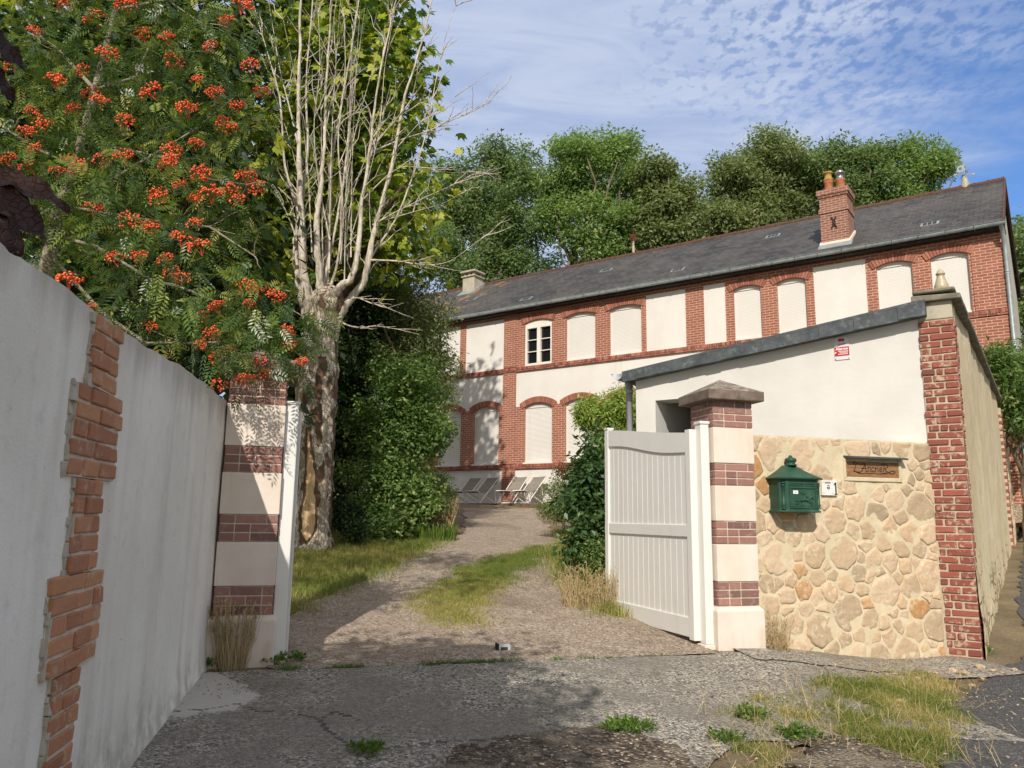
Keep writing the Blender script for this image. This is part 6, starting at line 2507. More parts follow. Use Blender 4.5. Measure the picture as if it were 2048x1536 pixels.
tree('low_shrub', 'grey green rounded bush right of the deckchairs', 'shrub', 132,
     [B(1120, 985, 16.0, 0.42, 0.4, 0.36), B(1105, 1020, 15.6, 0.32, 0.35, 0.22), B(1160, 990, 15.4, 0.35, 0.4, 0.40)], (at(1125, 1040, 15.8).x, 15.8), 150, 56, 0.11, 0.06, 0.022, 'leaf_fine', 'bark', 0.03, None, shell=0.2, limbs=6)
tree('red_shrub', 'reddish leaved bush under the lower brick string course', 'shrub', 133,
     [B(1135, 940, 17.0, 0.26, 0.3, 0.18), B(1165, 935, 17.0, 0.25, 0.3, 0.16)], (at(1150, 1020, 17).x, 17.0), 50, 42, 0.10, 0.075, 0.026, 'leaf_red', 'bark', 0.03, None, shell=0.2, limbs=5)
tree('low_shrub', 'straggly brown green bush at the foot of the laurel', 'shrub', 134,
     [B(1200, 1105, 9.7, 0.24, 0.3, 0.18), B(1230, 1120, 9.5, 0.3, 0.3, 0.22), B(1185, 1150, 9.4, 0.2, 0.25, 0.12)], (at(1210, 1160, 9.6).x, 9.6), 70, 36, 0.09, 0.055, 0.026, 'leaf_shrub', 'bark', 0.02, None, shell=0.2, limbs=10, tvar=0.5)


# ------------------------------------------------------------------ rowan with berries
def rowan():
    rg = np.random.default_rng(140)
    rng = random.Random(140)
    bx, by = at(95, 560, 6.9).x, 6.9
    base = Vector((bx, by, gz(bx, by) - 0.1))
    root = empty('rowan_tree', 'rowan tree full of orange red berry clusters leaning over the grey wall', 'tree', base)
    bl = [B(190, 130, 7.2, 1.25, 1.0, 1.0), B(50, 320, 6.6, 1.0, 0.8, 0.9), B(380, 300, 7.0, 0.70, 0.7, 0.95), B(330, 540, 6.5, 0.75, 0.5, 0.42), B(470, 600, 6.3, 0.42, 0.4, 0.36),
          B(430, 100, 7.4, 0.55, 0.8, 0.75), B(520, 680, 6.15, 0.30, 0.3, 0.18), B(220, -140, 7.8, 1.5, 1.2, 0.9), B(200, 420, 6.7, 0.75, 0.6, 0.55), B(430, 430, 6.8, 0.42, 0.5, 0.45), B(260, 640, 6.5, 0.45, 0.4, 0.25), B(540, 700, 5.75, 0.22, 0.2, 0.10), B(470, 690, 5.8, 0.26, 0.25, 0.14), B(560, 620, 6.0, 0.22, 0.3, 0.16), B(400, 640, 6.2, 0.4, 0.3, 0.25), B(275, 440, 4.7, 0.30, 0.28, 0.20), B(345, 540, 5.0, 0.32, 0.28, 0.18), B(215, 360, 4.6, 0.26, 0.28, 0.2), B(405, 590, 5.1, 0.26, 0.3, 0.26),
          B(520, 700, 5.65, 0.30, 0.2, 0.12), B(520, 690, 5.7, 0.34, 0.22, 0.14), B(480, 720, 5.6, 0.24, 0.2, 0.12), B(560, 690, 5.7, 0.24, 0.2, 0.12), B(500, 650, 5.9, 0.3, 0.3, 0.2),
          (Vector((-1.75, 3.0, 6.1)), 0.85, 0.9, 0.45), (Vector((-2.2, 4.5, 6.7)), 0.95, 0.9, 0.55)]
    bl = [(b[0] - base, b[1], b[2], b[3]) for b in bl]
    foliage('crown', rg, bl, 610, 9, 0.17, 0.165, 0.052, MATS['leaf_rowan'], root, kind='pinnate', shell=0.25, droop=0.45, up=0.3)
    tb_ = MB()
    P = [Vector((0, 0, 0)), at(92, 540, 6.9) - base, at(108, 470, 6.9) - base, at(118, 410, 6.9) - base, at(150, 330, 6.9) - base, at(190, 180, 7.1) - base, at(230, 20, 7.4) - base, at(240, -150, 7.8) - base]
    tb_.tube(P, [0.085, 0.066, 0.060, 0.055, 0.042, 0.034, 0.024, 0.012], 9)
    fan = [(118, 410, [(200, 380), (300, 330), (400, 270), (470, 200)]), (108, 470, [(200, 500), (290, 560), (370, 580), (450, 610), (540, 660)]), (150, 330, [(80, 300), (20, 260), (-60, 200)]),
           (190, 180, [(260, 140), (310, 60), (330, -60)]), (190, 180, [(130, 110), (70, 60), (20, -20)]), (150, 330, [(240, 300), (330, 310), (420, 350), (490, 370)]), (100, 510, [(200, 620), (290, 690), (360, 680), (430, 675), (500, 690), (560, 730)]),
           (118, 410, [(60, 430), (0, 440), (-80, 420)]), (230, 20, [(330, 0), (400, 30), (450, 60)]), (118, 410, [(220, 420), (330, 440), (420, 455), (500, 500)])]
    for u, v, pts in fan:
        q = [at(u, v, 6.9) - base]
        for k, (a_, b_) in enumerate(pts):
            q.append(at(a_, b_, 6.9 - (0.12 * (k + 1) if b_ > 350 else -0.1 * (k + 1))) - base + Vector((rng.uniform(-.04, .04), rng.uniform(-.1, .1), rng.uniform(-.04, .04))))
        tb_.tube(q, [0.017 * (1 - 0.8 * k / (len(q) - 1)) + 0.003 for k in range(len(q))], 6)
        for k in range(1, len(q)):
            for _ in range(2):
                e = q[k] + Vector((rng.uniform(-.28, .28), rng.uniform(-.2, .2), rng.uniform(-.15, .25)))
                tb_.tube(limb_path(q[k], e, rng, 0.2, 3), [0.006, 0.005, 0.004, 0.003], 5, cap=False)
    tb_.build('trunk', MATS['bark_rowan'], root, True)
    # berry clusters: six shapes, copied
    shapes = []
    bm = bmesh.new()
    bmesh.ops.create_icosphere(bm, subdivisions=1, radius=1.0)
    iv = [v.co.copy() for v in bm.verts]
    fi = [tuple(v.index for v in f.verts) for f in bm.faces]
    bm.free()
    for s in range(6):
        mb = MB()
        n = rng.randint(46, 66)
        for k in range(n):
            a = rng.uniform(0, 2 * math.pi)
            r_ = 0.072 * math.sqrt(rng.random())
            c = Vector((r_ * math.cos(a), r_ * math.sin(a), 0.034 * (1 - (r_ / 0.072) ** 2) + rng.uniform(-0.024, 0.014)))
            q = rng.uniform(0.0068, 0.0088)
            mb.faces([c + v * q for v in iv], fi, rng.uniform(0, 1))
        for k in range(5):
            a = rng.uniform(0, 6.28)
            mb.tube([(0, 0, -0.07), (0.03 * math.cos(a), 0.03 * math.sin(a), -0.005)], 0.0016, 4, 0.1)
        shapes.append(mb)
    protos = [s_.build('berry_cluster', MATS['berry'], root, True) for s_ in shapes]
    spots = [(70, 60), (186, 34), (250, 10), (118, 2), (284, 68), (334, 74), (214, 104), (165, 140), (420, 92), (500, 130), (394, 160), (430, 184), (474, 210), (524, 182), (66, 226), (84, 250),
             (50, 262), (202, 200), (182, 186), (146, 216), (392, 286), (342, 298), (334, 332), (344, 316), (246, 310), (204, 322), (114, 340), (138, 318), (158, 334), (70, 296), (14, 318), (56, 330),
             (316, 392), (186, 414), (400, 346), (360, 368), (492, 350), (512, 374), (466, 388), (422, 384), (392, 398), (390, 446), (366, 474), (398, 490), (230, 514), (330, 518), (276, 512), (140, 560),
             (342, 544), (366, 554), (184, 614), (300, 652), (490, 572), (516, 582), (552, 590), (500, 606), (432, 612), (404, 632), (422, 668), (456, 700), (466, 724), (436, 716), (490, 758), (530, 748),
             (574, 662), (604, 722), (520, 720), (440, 770), (312, 716), (346, 736), (400, 690), (20, 130), (300, 180), (350, 120), (452, 250), (250, 240), (486, 10), (455, 40), (30, 400), (260, 440), (300, 455), (580, 690), (110, 160), (375, 215)]
    for k, (u, v) in enumerate(spots):
        o = protos[k] if k < 6 else protos[k % 6].copy()
        if k >= 6:
            COL.objects.link(o)
            o.parent = root
        Y = 6.25 - 0.55 * max(0, (v - 350) / 400) + rng.uniform(-0.15, 0.35) + 0.35 * max(0, (300 - v) / 300)
        if u > 480 and v > 600:
            Y = min(Y, 5.85)
        o.location = at(u, v, Y) - base
        o.rotation_euler = (R(rng.uniform(20, 75)), R(rng.uniform(-30, 30)), rng.uniform(-0.6, 0.6))
        sc = rng.uniform(0.95, 1.5) * (0.72 if v > 590 else 1)
        o.scale = (sc, sc, sc)


rowan()


# ------------------------------------------------------------------ the dead pollarded trunk
def dead_tree():
    rng = random.Random(150)
    Y0 = 12.8
    c0 = at(630, 1085, Y0)
    base = Vector((c0.x, Y0, gz(c0.x, Y0) - 0.15))
    root = empty('dead_tree', 'dead pollarded tree with flaking bark and bare upright branches', 'tree', base)
    prof = [(1110, 582, 678), (1085, 588, 672), (1060, 590, 668), (1000, 591, 667), (930, 592, 668), (870, 593, 671), (810, 592, 673), (775, 590, 676), (740, 597, 680), (700, 602, 676), (660, 608, 678), (630, 612, 683), (605, 616, 692), (585, 628, 684), (570, 645, 668)]
    seg, sub = 96, 14
    rows = []
    for a_, b_ in zip(prof[:-1], prof[1:]):
        for k in range(sub):
            t = k / sub
            rows.append(tuple(a_[i] * (1 - t) + b_[i] * t for i in range(3)))
    rows.append(prof[-1])
    burls = [(612, 785, 0.10, 0.17), (655, 655, 0.08, 0.20), (640, 690, 0.05, 0.14), (676, 745, 0.07, 0.14), (650, 610, 0.08, 0.16)]
    bw = [(at(u, v, Y0 - 0.28) - base, h, r_) for u, v, h, r_ in burls]
    vs, fs, tints, pt_t = [], [], [], []
    for v_, l_, r_ in rows:
        a_, b_ = at(l_, v_, Y0) - base, at(r_, v_, Y0) - base
        c = (a_ + b_) / 2
        rad = (b_ - a_).length / 2 * 0.93
        for j in range(seg):
            th = 2 * math.pi * j / seg
            d = Vector((math.cos(th), math.sin(th), 0))
            p = c + d * rad
            n1 = noise.noise((p.x * 3, p.y * 3, p.z * 1.1))
            n2 = noise.noise((p.x * 9, p.y * 9, p.z * 3.5))
            n3 = noise.noise((p.x * 26, p.y * 26, p.z * 12))
            q = 0.055 * n1 + 0.034 * n2 + 0.014 * n3
            for bc, h, br in bw:
                dd = (p - bc).length
                if dd < br * 1.6:
                    q += h * math.exp(-(dd / br) ** 2 * 2.2)
            # bark score: above 0.54 bare wood, above 0.25 dark inner bark
            fx, front = math.cos(th), -math.sin(th)
            nz = 0.50 * noise.noise((p.x * 4 + 3, p.y * 4, p.z * 2.0)) + 0.45 * noise.noise((p.x * 10, p.y * 10 + 5, p.z * 5)) + 0.15 * noise.noise((p.x * 30, p.y * 30, p.z * 18))
            mid = -0.14 + 0.12 * math.sin((v_ - 880) / 55.0)
            wid = -0.9
            if v_ > 860:
                wid = (0.10 + 0.30 * (v_ - 880) / 200.0) * min(1, (v_ - 860) / 60.0) - 0.5 * max(0, (v_ - 1062) / 25.0)
            t = 0.54 + (wid - abs(fx - mid)) * 1.9 + 0.42 * nz
            if front < 0.15:
                t = min(t, 0.2)
            dk = 0.25 + (0.16 - abs(fx - 0.36)) * 0.9 * (1 if 720 < v_ < 900 else 0) + 0.32 * nz - (0 if 720 < v_ < 900 else 0.35)
            dk2 = 0.25 + (fx - 0.90) * 0.5 + 0.34 * nz
            dk3 = 0.25 + (-0.86 - fx) * 0.8 * (1 if v_ > 890 else 0) + 0.30 * nz - (0 if v_ > 890 else 0.3)
            t = max(t, 0.25 + min(0.2, (nz - 0.22) * 0.9))
            t = max(t, min(0.5, dk), min(0.5, dk2), min(0.5, dk3), 0.0)
            pt_t.append(t)
            q -= 0.014 * (1 if t > 0.25 else 0)
            vs.append(p + d * q)
    n = len(rows)
    sun2 = Vector((-0.35, -1, 0)).normalized()
    for i in range(n - 1):
        for j in range(seg):
            fs.append((i * seg + j, i * seg + (j + 1) % seg, (i + 1) * seg + (j + 1) % seg, (i + 1) * seg + j))
            v_ = rows[i][0]
            l_, r_ = rows[i][1], rows[i][2]
            th = 2 * math.pi * (j + 0.5) / seg
            fx = math.cos(th)                     # -1 left edge .. 1 right edge as seen from the drive
            front = math.sin(th) < 0.1
            # a long scar of bare wood on the front, wider lower down, ringed by dark inner bark
            tints.append(0.0)
            continue
    mb = MB()
    mb.v = vs
    mb.f = fs
    mb.t = tints
    mb.m = [0] * len(fs)
    mb.poly(vs[(n - 1) * seg:], 0.3)
    tr = mb.build('trunk', MATS['bark_dead'], root, True)
    me = tr.data
    me.attributes.remove(me.attributes['tint'])
    at_ = me.attributes.new('tint', 'FLOAT', 'POINT')
    at_.data.foreach_set('value', np.array(pt_t + [0.3] * (len(me.vertices) - len(pt_t)), dtype=np.float32))
    # the bare branches: pixel paths, base and tip radius, depth drift
    BR = [([(632, 690), (618, 620), (606, 540), (602, 430), (598, 330), (597, 200), (600, 90), (600, -20), (596, -120)], 0.15, 0.03, -0.15),
          ([(622, 670), (604, 600), (594, 540), (590, 480), (604, 400), (615, 300), (612, 170), (622, 40), (630, -80)], 0.11, 0.020, 0.1),
          ([(645, 670), (642, 600), (640, 560), (632, 470), (640, 380), (648, 290), (652, 180), (660, 60), (668, -60)], 0.13, 0.024, -0.2),
          ([(652, 670), (655, 610), (652, 540), (658, 430), (664, 320), (684, 200), (706, 80), (722, -30)], 0.11, 0.020, 0.25),
          ([(655, 680), (662, 625), (668, 590), (684, 570), (702, 556), (716, 500), (722, 420), (740, 300), (752, 190), (776, 70), (800, -40)], 0.15, 0.024, -0.25),
          ([(662, 680), (680, 625), (706, 592), (728, 560), (742, 490), (760, 420), (788, 310), (806, 210), (836, 110), (862, 10), (880, -60)], 0.13, 0.020, 0.0),
          ([(670, 650), (692, 610), (718, 575), (745, 510), (790, 440), (830, 340), (856, 250), (872, 160), (895, 60), (920, -10)], 0.050, 0.012, 0.2),
          ([(640, 600), (668, 470), (690, 340), (700, 220), (704, 110), (715, -10)], 0.050, 0.016, 0.5),
          ([(650, 600), (676, 520), (684, 400), (676, 280), (690, 150), (688, 20)], 0.045, 0.014, -0.4),
          ([(625, 590), (590, 470), (560, 400), (522, 345), (480, 320)], 0.032, 0.008, -0.3),
          ([(600, 430), (570, 330), (560, 200), (530, 90), (505, 0), (495, -60)], 0.042, 0.012, -0.4),
          ([(605, 330), (585, 240), (560, 140), (545, 50), (530, -40)], 0.032, 0.010, 0.3),
          ([(602, 420), (540, 360), (490, 330), (455, 300)], 0.020, 0.006, -0.2),
          ([(735, 520), (790, 522), (850, 530), (900, 522), (945, 490), (985, 462)], 0.030, 0.007, -0.5),
          ([(745, 450), (800, 420), (850, 395), (900, 372), (940, 352)], 0.026, 0.007, -0.2),
          ([(752, 300), (800, 280), (855, 262), (905, 240), (955, 218), (1003, 192)], 0.028, 0.005, 0.3),
          ([(790, 300), (840, 245), (880, 215), (915, 190)], 0.018, 0.005, 0.6),
          ([(725, 400), (790, 340), (840, 335), (900, 345), (960, 343)], 0.020, 0.005, -0.3),
          ([(770, 440), (840, 420), (890, 405), (935, 378)], 0.016, 0.005, 0.5),
          ([(745, 290), (800, 230), (850, 160)], 0.030, 0.024, -0.3),
          ([(672, 640), (700, 652), (725, 655), (752, 651)], 0.030, 0.020, -0.35),
          ([(690, 600), (715, 596), (740, 606), (752, 608)], 0.026, 0.008, -0.3),
          ([(612, 600), (570, 580), (530, 590), (495, 610)], 0.016, 0.005, -0.35),
          ([(618, 640), (575, 615), (540, 600)], 0.012, 0.004, -0.3),
          ([(640, 330), (655, 240), (672, 150), (668, 40), (680, -40)], 0.024, 0.010, 0.3),
          ([(735, 330), (760, 240), (770, 130), (790, 20)], 0.022, 0.009, 0.4),
          ([(700, 480), (730, 380), (760, 260), (782, 160)], 0.020, 0.008, -0.6),
          ([(660, 480), (640, 380), (628, 260), (640, 130), (635, 10)], 0.028, 0.010, -0.5)]
    for k in range(9):
        u0, v0 = rng.uniform(612, 705), rng.uniform(500, 585)
        u1, v1 = u0 + (u0 - 655) * rng.uniform(0.6, 2.6) + rng.uniform(-30, 30), rng.uniform(-60, 260)
        um, vm = u0 * 0.62 + u1 * 0.38 - (u1 - u0) * 0.12, v0 * 0.5 + v1 * 0.5
        BR.append(([(u0, v0), (um, vm), (u1, v1)], rng.uniform(0.018, 0.030), 0.006, rng.uniform(-0.7, 0.7)))
    for pts, r0, r1, dz in BR:
        mb = MB()
        n = len(pts)
        P = []
        fine = []
        for k, (u, v) in enumerate(pts):
            P.append(at(u, v, Y0 + dz * min(1, k / 3.0)) - base)
        # smooth and knobbly
        Q = []
        for i in range(n - 1):
            p0, p1, p2, p3 = P[max(i - 1, 0)], P[i], P[i + 1], P[min(i + 2, n - 1)]
            for k in range(5):
                t = k / 5
                q = 0.5 * ((2 * p1) + (-p0 + p2) * t + (2 * p0 - 5 * p1 + 4 * p2 - p3) * t * t + (-p0 + 3 * p1 - 3 * p2 + p3) * t ** 3)
                Q.append(q + Vector((rng.gauss(0, 1), rng.gauss(0, 1), 0)) * r0 * 0.05)
        Q.append(P[-1])
        m = len(Q)
        r1 = r1 * 0.55
        rad = [(r1 + (r0 - r1) * ((1 - k / (m - 1)) ** 2.2 * 0.62 + (1 - k / (m - 1)) * 0.38)) * rng.uniform(0.88, 1.13) for k in range(m)]
        mb.tube(Q, [q_ * (0.66 + 0.10 * min(1, r0 / 0.12)) for q_ in rad], 9 if r0 > 0.04 else 6)
        # side twigs
        nt = int(m * (0.42 if r0 > 0.025 else 0.3))
        for _ in range(nt):
            k = rng.randint(int(m * 0.25), m - 2)
            d = (Q[k + 1] - Q[k]).normalized()
            sd_ = Vector((rng.uniform(-1, 1), rng.uniform(-1, 1), rng.uniform(-0.2, 0.4)))
            L = rng.uniform(0.25, 0.95)
            e = Q[k] + (d * 0.75 + sd_ * 0.55).normalized() * L
            tw = limb_path(Q[k], e, rng, 0.14, 4)
            mb.tube(tw, [0.011, 0.009, 0.007, 0.005, 0.003], 5, cap=False)
            if rng.random() < 0.6:
                e2 = tw[2] + (d * 0.6 + Vector((rng.uniform(-1, 1), rng.uniform(-1, 1), rng.uniform(-0.2, 0.5)))).normalized() * L * 0.45
                mb.tube(limb_path(tw[2], e2, rng, 0.14, 3), [0.006, 0.005, 0.004, 0.003], 4, cap=False)
        mb.build('branch', MATS['branch_dead'], root, True)


dead_tree()


# ------------------------------------------------------------------ purple-leaved tree behind the camera; it shades the forecourt
def purple_tree():
    rg = np.random.default_rng(160)
    rng = random.Random(160)
    base = Vector((-2.5, -2.2, gz(-2.5, -2.2) - 0.1))
    root = empty('purple_tree', 'dark purple leaved tree whose nearest leaves hang in at the left edge', 'tree', base)
    bl = [((-1.95, -1.35, 5.0), 1.15, 1.3, 0.85), ((-1.25, -0.9, 5.1), 0.75, 1.2, 0.7), ((-2.2, -0.2, 4.8), 1.0, 0.9, 0.6), ((-1.1, -2.1, 5.0), 0.65, 0.8, 0.65), ((-2.6, -2.6, 5.2), 1.2, 1.0, 1.0), ((-1.55, 0.0, 5.2), 0.8, 0.7, 0.5), ((-3.0, -4.2, 6.9), 1.7, 1.8, 1.4), ((-4.4, -2.8, 6.4), 1.7, 1.7, 1.5), ((-1.9, -2.9, 5.9), 0.9, 1.0, 0.8)]
    bl = [(Vector(b[0]) - base, b[1], b[2], b[3]) for b in bl]
    o, cc = foliage('crown', rg, bl, 1150, 32, 0.20, 0.115, 0.085, MATS['leaf_purple'], root, shell=0.1, tvar=0.3)
    tb_ = MB()
    fork = Vector((0.3, 0.3, 3.4))
    tb_.tube(limb_path((0, 0, 0), fork, rng, 0.06, 6), [0.13, 0.11, 0.10, 0.095, 0.09, 0.08, 0.07], 10)
    for i in rng.sample(range(len(cc)), 16):
        tb_.tube(limb_path(fork, Vector(cc[i]), rng, 0.2, 5), [0.045, 0.035, 0.026, 0.018, 0.012, 0.006], 7, cap=False)
    tip = at(-40, 250, 0.95) - base
    tip2 = at(-30, 380, 0.90) - base
    tb_.tube([fork, Vector((-2.0, -0.2, 3.9)) - base, Vector((-1.55, 0.45, 3.1)) - base, Vector((-1.05, 0.85, 2.5)) - base, tip, tip2], [0.022, 0.014, 0.009, 0.006, 0.004, 0.003], 6)
    tb_.build('trunk', MATS['bark'], root, True)
    # the low spray of leaves
    lb = MB()

    def big_leaf(u0, v0, u1, v1, Y, wid, tilt, tn):
        a_, b_ = at(u0, v0, Y) - base, at(u1, v1, Y + 0.03) - base
        d = (b_ - a_)
        L = d.length
        d.normalize()
        nrm = Vector((0.2, -0.75, 0.55)) + Vector((tilt, 0, 0))
        side = d.cross(nrm).normalized()
        n2 = side.cross(d).normalized()
        N = 16
        rows = []
        for k in range(N + 1):
            t = k / N
            w_ = wid * (math.sin(math.pi * min(1, t * 0.96 + 0.03)) ** 0.75) * (1 - 0.25 * t)
            c = a_ + d * L * t - n2 * 0.10 * L * (t - 0.5) ** 2 * 4 + Vector((0, 0, -0.012 * t))
            wv = 0.005 * math.sin(t * 17 + tilt * 9)
            w_ *= 1 + 0.10 * math.sin(k * 2.4)
            rows.append([c - side * w_ + n2 * (0.28 * w_ + wv), c - side * w_ * 0.5 + n2 * 0.10 * w_, c, c + side * w_ * 0.5 + n2 * 0.10 * w_, c + side * w_ + n2 * (0.28 * w_ - wv)])
        vs = [p for r_ in rows for p in r_]
        fs = [(i * 5 + j, i * 5 + j + 1, (i + 1) * 5 + j + 1, (i + 1) * 5 + j) for i in range(N) for j in range(4)]
        lb.faces(vs, fs, tn)
    for q in ((-60, 50, 58, 120, 0.92, 0.022, 0.2, 0.3), (-60, 120, 36, 180, 0.95, 0.020, -0.1, 0.5), (-60, 355, 96, 450, 0.88, 0.030, 0.1, 0.6), (-40, 335, 142, 392, 0.90, 0.022, 0.4, 0.85),
              (-70, 390, 50, 486, 0.86, 0.026, -0.2, 0.2), (-80, 318, 34, 346, 0.93, 0.014, 0.3, 1.0), (-110, 420, 24, 455, 0.9, 0.026, 0.1, 0.1), (-110, 350, 20, 410, 0.88, 0.026, 0.0, 0.4)):
        big_leaf(*q)
    lb.build('low_leaves', MATS['leaf_purple_near'], root, True)


purple_tree()


# ------------------------------------------------------------------ grass and weeds
def blades(name, rg, n, region, xr, yr, h, wd, mat, tintf, lean=0.5, zoff=-0.012):
    P = []
    tot = 0
    while tot < n:
        X = rg.uniform(*xr, n)
        Y = rg.uniform(*yr, n)
        m = region(X, Y)
        k = rg.random(n) < m
        P.append(np.stack([X[k], Y[k]], 1))
        tot += k.sum()
        if len(P) > 60:
            break
    P = np.concatenate(P)[:n]
    n = len(P)
    Z = ground_z(P[:, 0], P[:, 1]) + zoff
    b_ = np.stack([P[:, 0], P[:, 1], Z], 1)
    a = rg.uniform(0, 2 * math.pi, n)
    ln = rg.normal(0, lean, n)
    hh = h * rg.uniform(0.5, 1.3, n) + 0.02
    d = np.stack([np.cos(a) * ln, np.sin(a) * ln, np.ones(n)], 1)
    d = unit(d)
    a2 = rg.uniform(0, 2 * math.pi, n)
    s = np.stack([np.cos(a2), np.sin(a2), np.zeros(n)], 1)
    w_ = (wd * rg.uniform(0.6, 1.3, n))[:, None]
    m = b_ + d * hh[:, None] * 0.55
    bend = np.stack([np.cos(a), np.sin(a), -0.3 * np.ones(n)], 1) * (hh * rg.uniform(0.05, 0.45, n))[:, None]
    tip = b_ + d * hh[:, None] + bend
    v = np.stack([b_ - s * w_ * 0.5, b_ + s * w_ * 0.5, m + s * w_ * 0.4, m - s * w_ * 0.4, tip], 1).reshape(-1, 3)
    i = np.arange(n)[:, None] * 5
    q = np.concatenate([i + np.array([[0, 1, 2, 3]]), i + np.array([[3, 2, 4, 4]])])
    q1 = i + np.array([[0, 1, 2, 3]])
    t = np.clip(tintf(P[:, 0], P[:, 1], rg, n), 0, 1)
    # tip as a narrow quad
    v2 = np.concatenate([v.reshape(n, 5, 3), (tip + s * w_ * 0.12)[:, None, :]], 1)
    i6 = np.arange(n)[:, None] * 6
    q = np.concatenate([i6 + np.array([[0, 1, 2, 3]]), i6 + np.array([[3, 2, 5, 4]])])
    o = bulk_mesh(name, v2.reshape(-1, 3), q, np.concatenate([t, t]), mat)
    return struct(o, 'stuff')


def grass():
    rg = np.random.default_rng(170)
    patch = lambda X, Y, f, sd: fbm(X, Y, f, sd)

    def lawn(X, Y):
        s, d = gate_sd(X, Y)
        m = drive_mask(X, Y)
        k = sstep(-m, -0.50, 0.30) ** 1.5 * (s < -0.5) * (d > 0.45) * (Y < 17)
        return k * (0.35 + 0.65 * sstep(fbm(X, Y, 1.8, 12), 0.3, 0.55))
    blades('lawn_grass', rg, 75000, lawn, (-5.2, -0.2), (7.0, 17.0), 0.070, 0.007, MATS['grass_blade'], lambda X, Y, r_, n: 0.42 + 0.85 * (fbm(X, Y, 1.1, 4) - 0.42) + r_.normal(0, 0.18, n), 0.55)
    MID = [gp(835, 1245), gp(862, 1190), gp(930, 1142), gp(1010, 1112), gp(1075, 1093), gp(1100, 1100), gp(1060, 1125), gp(1010, 1160), gp(965, 1205), gp(945, 1245), gp(890, 1255)]

    def mid(X, Y):
        sd_ = poly_sd(MID, X, Y) + 0.5 * (fbm(X, Y, 2.5, 6) - 0.5)
        return sstep(sd_, -0.34, 0.26) ** 1.6
    blades('strip_grass', rg, 34000, mid, (-1.6, 1.2), (7.2, 15.5), 0.026, 0.006, MATS['grass_blade'], lambda X, Y, r_, n: 0.26 + 0.48 * sstep(-Y, -11.5, -8.2) + 0.5 * (fbm(X, Y, 2, 8) - 0.5) + r_.normal(0, 0.15, n), 0.5, -0.005)

    def right(X, Y):
        m = drive_mask(X, Y)
        s, d = gate_sd(X, Y)
        return sstep(-m, -0.40, 0.30) ** 1.5 * (s > -0.9) * (X < 0.165 * Y - 0.1) * (d > 0.6) * (Y < 17)
    blades('dry_grass', rg, 20000, right, (0.2, 2.4), (7.6, 17.0), 0.13, 0.008, MATS['grass_blade'], lambda X, Y, r_, n: 0.55 + 0.8 * (fbm(X, Y, 1.3, 2) - 0.5) + r_.normal(0, 0.2, n), 0.6)
    VER = [gp(1470, 1425), gp(1585, 1385), gp(1700, 1362), (gp(1840, 1345)), gp(1905, 1372), gp(1900, 1450), gp(1885, 1545), gp(1840, 1530), gp(1745, 1490), gp(1660, 1472), gp(1590, 1490), gp(1545, 1560), gp(1500, 1560), gp(1500, 1480)]

    def verge(X, Y):
        sd_ = poly_sd(VER, X, Y) + 0.35 * (fbm(X, Y, 4, 6) - 0.5)
        return sstep(sd_, -0.10, 0.16) * (0.10 + 0.90 * sstep(fbm(X, Y, 3.2, 15), 0.38, 0.58))
    blades('verge_grass', rg, 21000, verge, (1.0, 4.4), (3.8, 7.4), 0.046, 0.0042, MATS['grass_blade'], lambda X, Y, r_, n: 0.48 + 1.4 * (fbm(X, Y, 2.6, 9) - 0.5) + r_.normal(0, 0.24, n), 1.1, -0.006)
    # thin growth along the joint in front of the gates
    def joint(X, Y):
        s, d = gate_sd(X, Y)
        return (np.abs(d + 0.155) < 0.03 + 0.05 * (fbm(X, Y, 2.0, 3) - 0.3)) * (s > -3.6) * (s < 0.1) * sstep(fbm(X, Y, 5.0, 7), 0.42, 0.66)
    blades('joint_moss', rg, 1500, joint, (-2.2, 2.0), (5.6, 7.4), 0.012, 0.005, MATS['weed_leaf'], lambda X, Y, r_, n: r_.uniform(0, 0.7, n), 0.8, 0.0)
    # straw lying about on the verge and the apron's edge
    def straw(X, Y):
        sd_ = poly_sd(VER, X, Y)
        return sstep(sd_, -0.45, 0.1)
    blades('loose_straw', rg, 1600, straw, (0.8, 4.5), (3.8, 7.6), 0.13, 0.0035, MATS['dry_stalk'], lambda X, Y, r_, n: r_.uniform(0, 1, n), 6.0, 0.025)


grass()


def weed(label, u, v, size, seed, h=0.07, n=60):
    rg = np.random.default_rng(seed)
    x, y = gp(u, v)
    a = rg.uniform(0, 2 * math.pi, n)
    r_ = size * np.sqrt(rg.random(n)) * (0.7 + 0.5 * rg.random(n))
    pos = np.stack([r_ * np.cos(a), r_ * np.sin(a) * 0.8, np.abs(rg.normal(0, h * 0.35, n)) * (1 - r_ / size * 0.5)], 1)
    n5 = 5
    pos = np.repeat(pos, n5, 0) + rg.normal(0, 0.012, (n * n5, 3)) * np.array([1, 1, 0.8])
    pos[:, 2] = np.maximum(pos[:, 2], 0.004)
    nrm = unit(np.array([0, 0, 1.0]) + rg.normal(size=pos.shape) * 0.6)
    d = unit(pos * np.array([1, 1, 0]) / max(size, 1e-3) * 0.7 + rg.normal(size=pos.shape) * 0.6 + np.array([0, 0, 0.25]))
    L = rg.uniform(0.018, 0.042, len(pos))
    v_ = kite(pos, d, nrm, L, L * 0.5)
    o = bulk_mesh('weed_clump', v_, quads_of(v_), np.clip(rg.normal(0.4, 0.25, len(pos)), 0, 1), MATS['weed_leaf'])
    o.location = (x, y, gz(x, y) + 0.02)
    tag(o, label, 'weed', 'weeds growing through the forecourt')


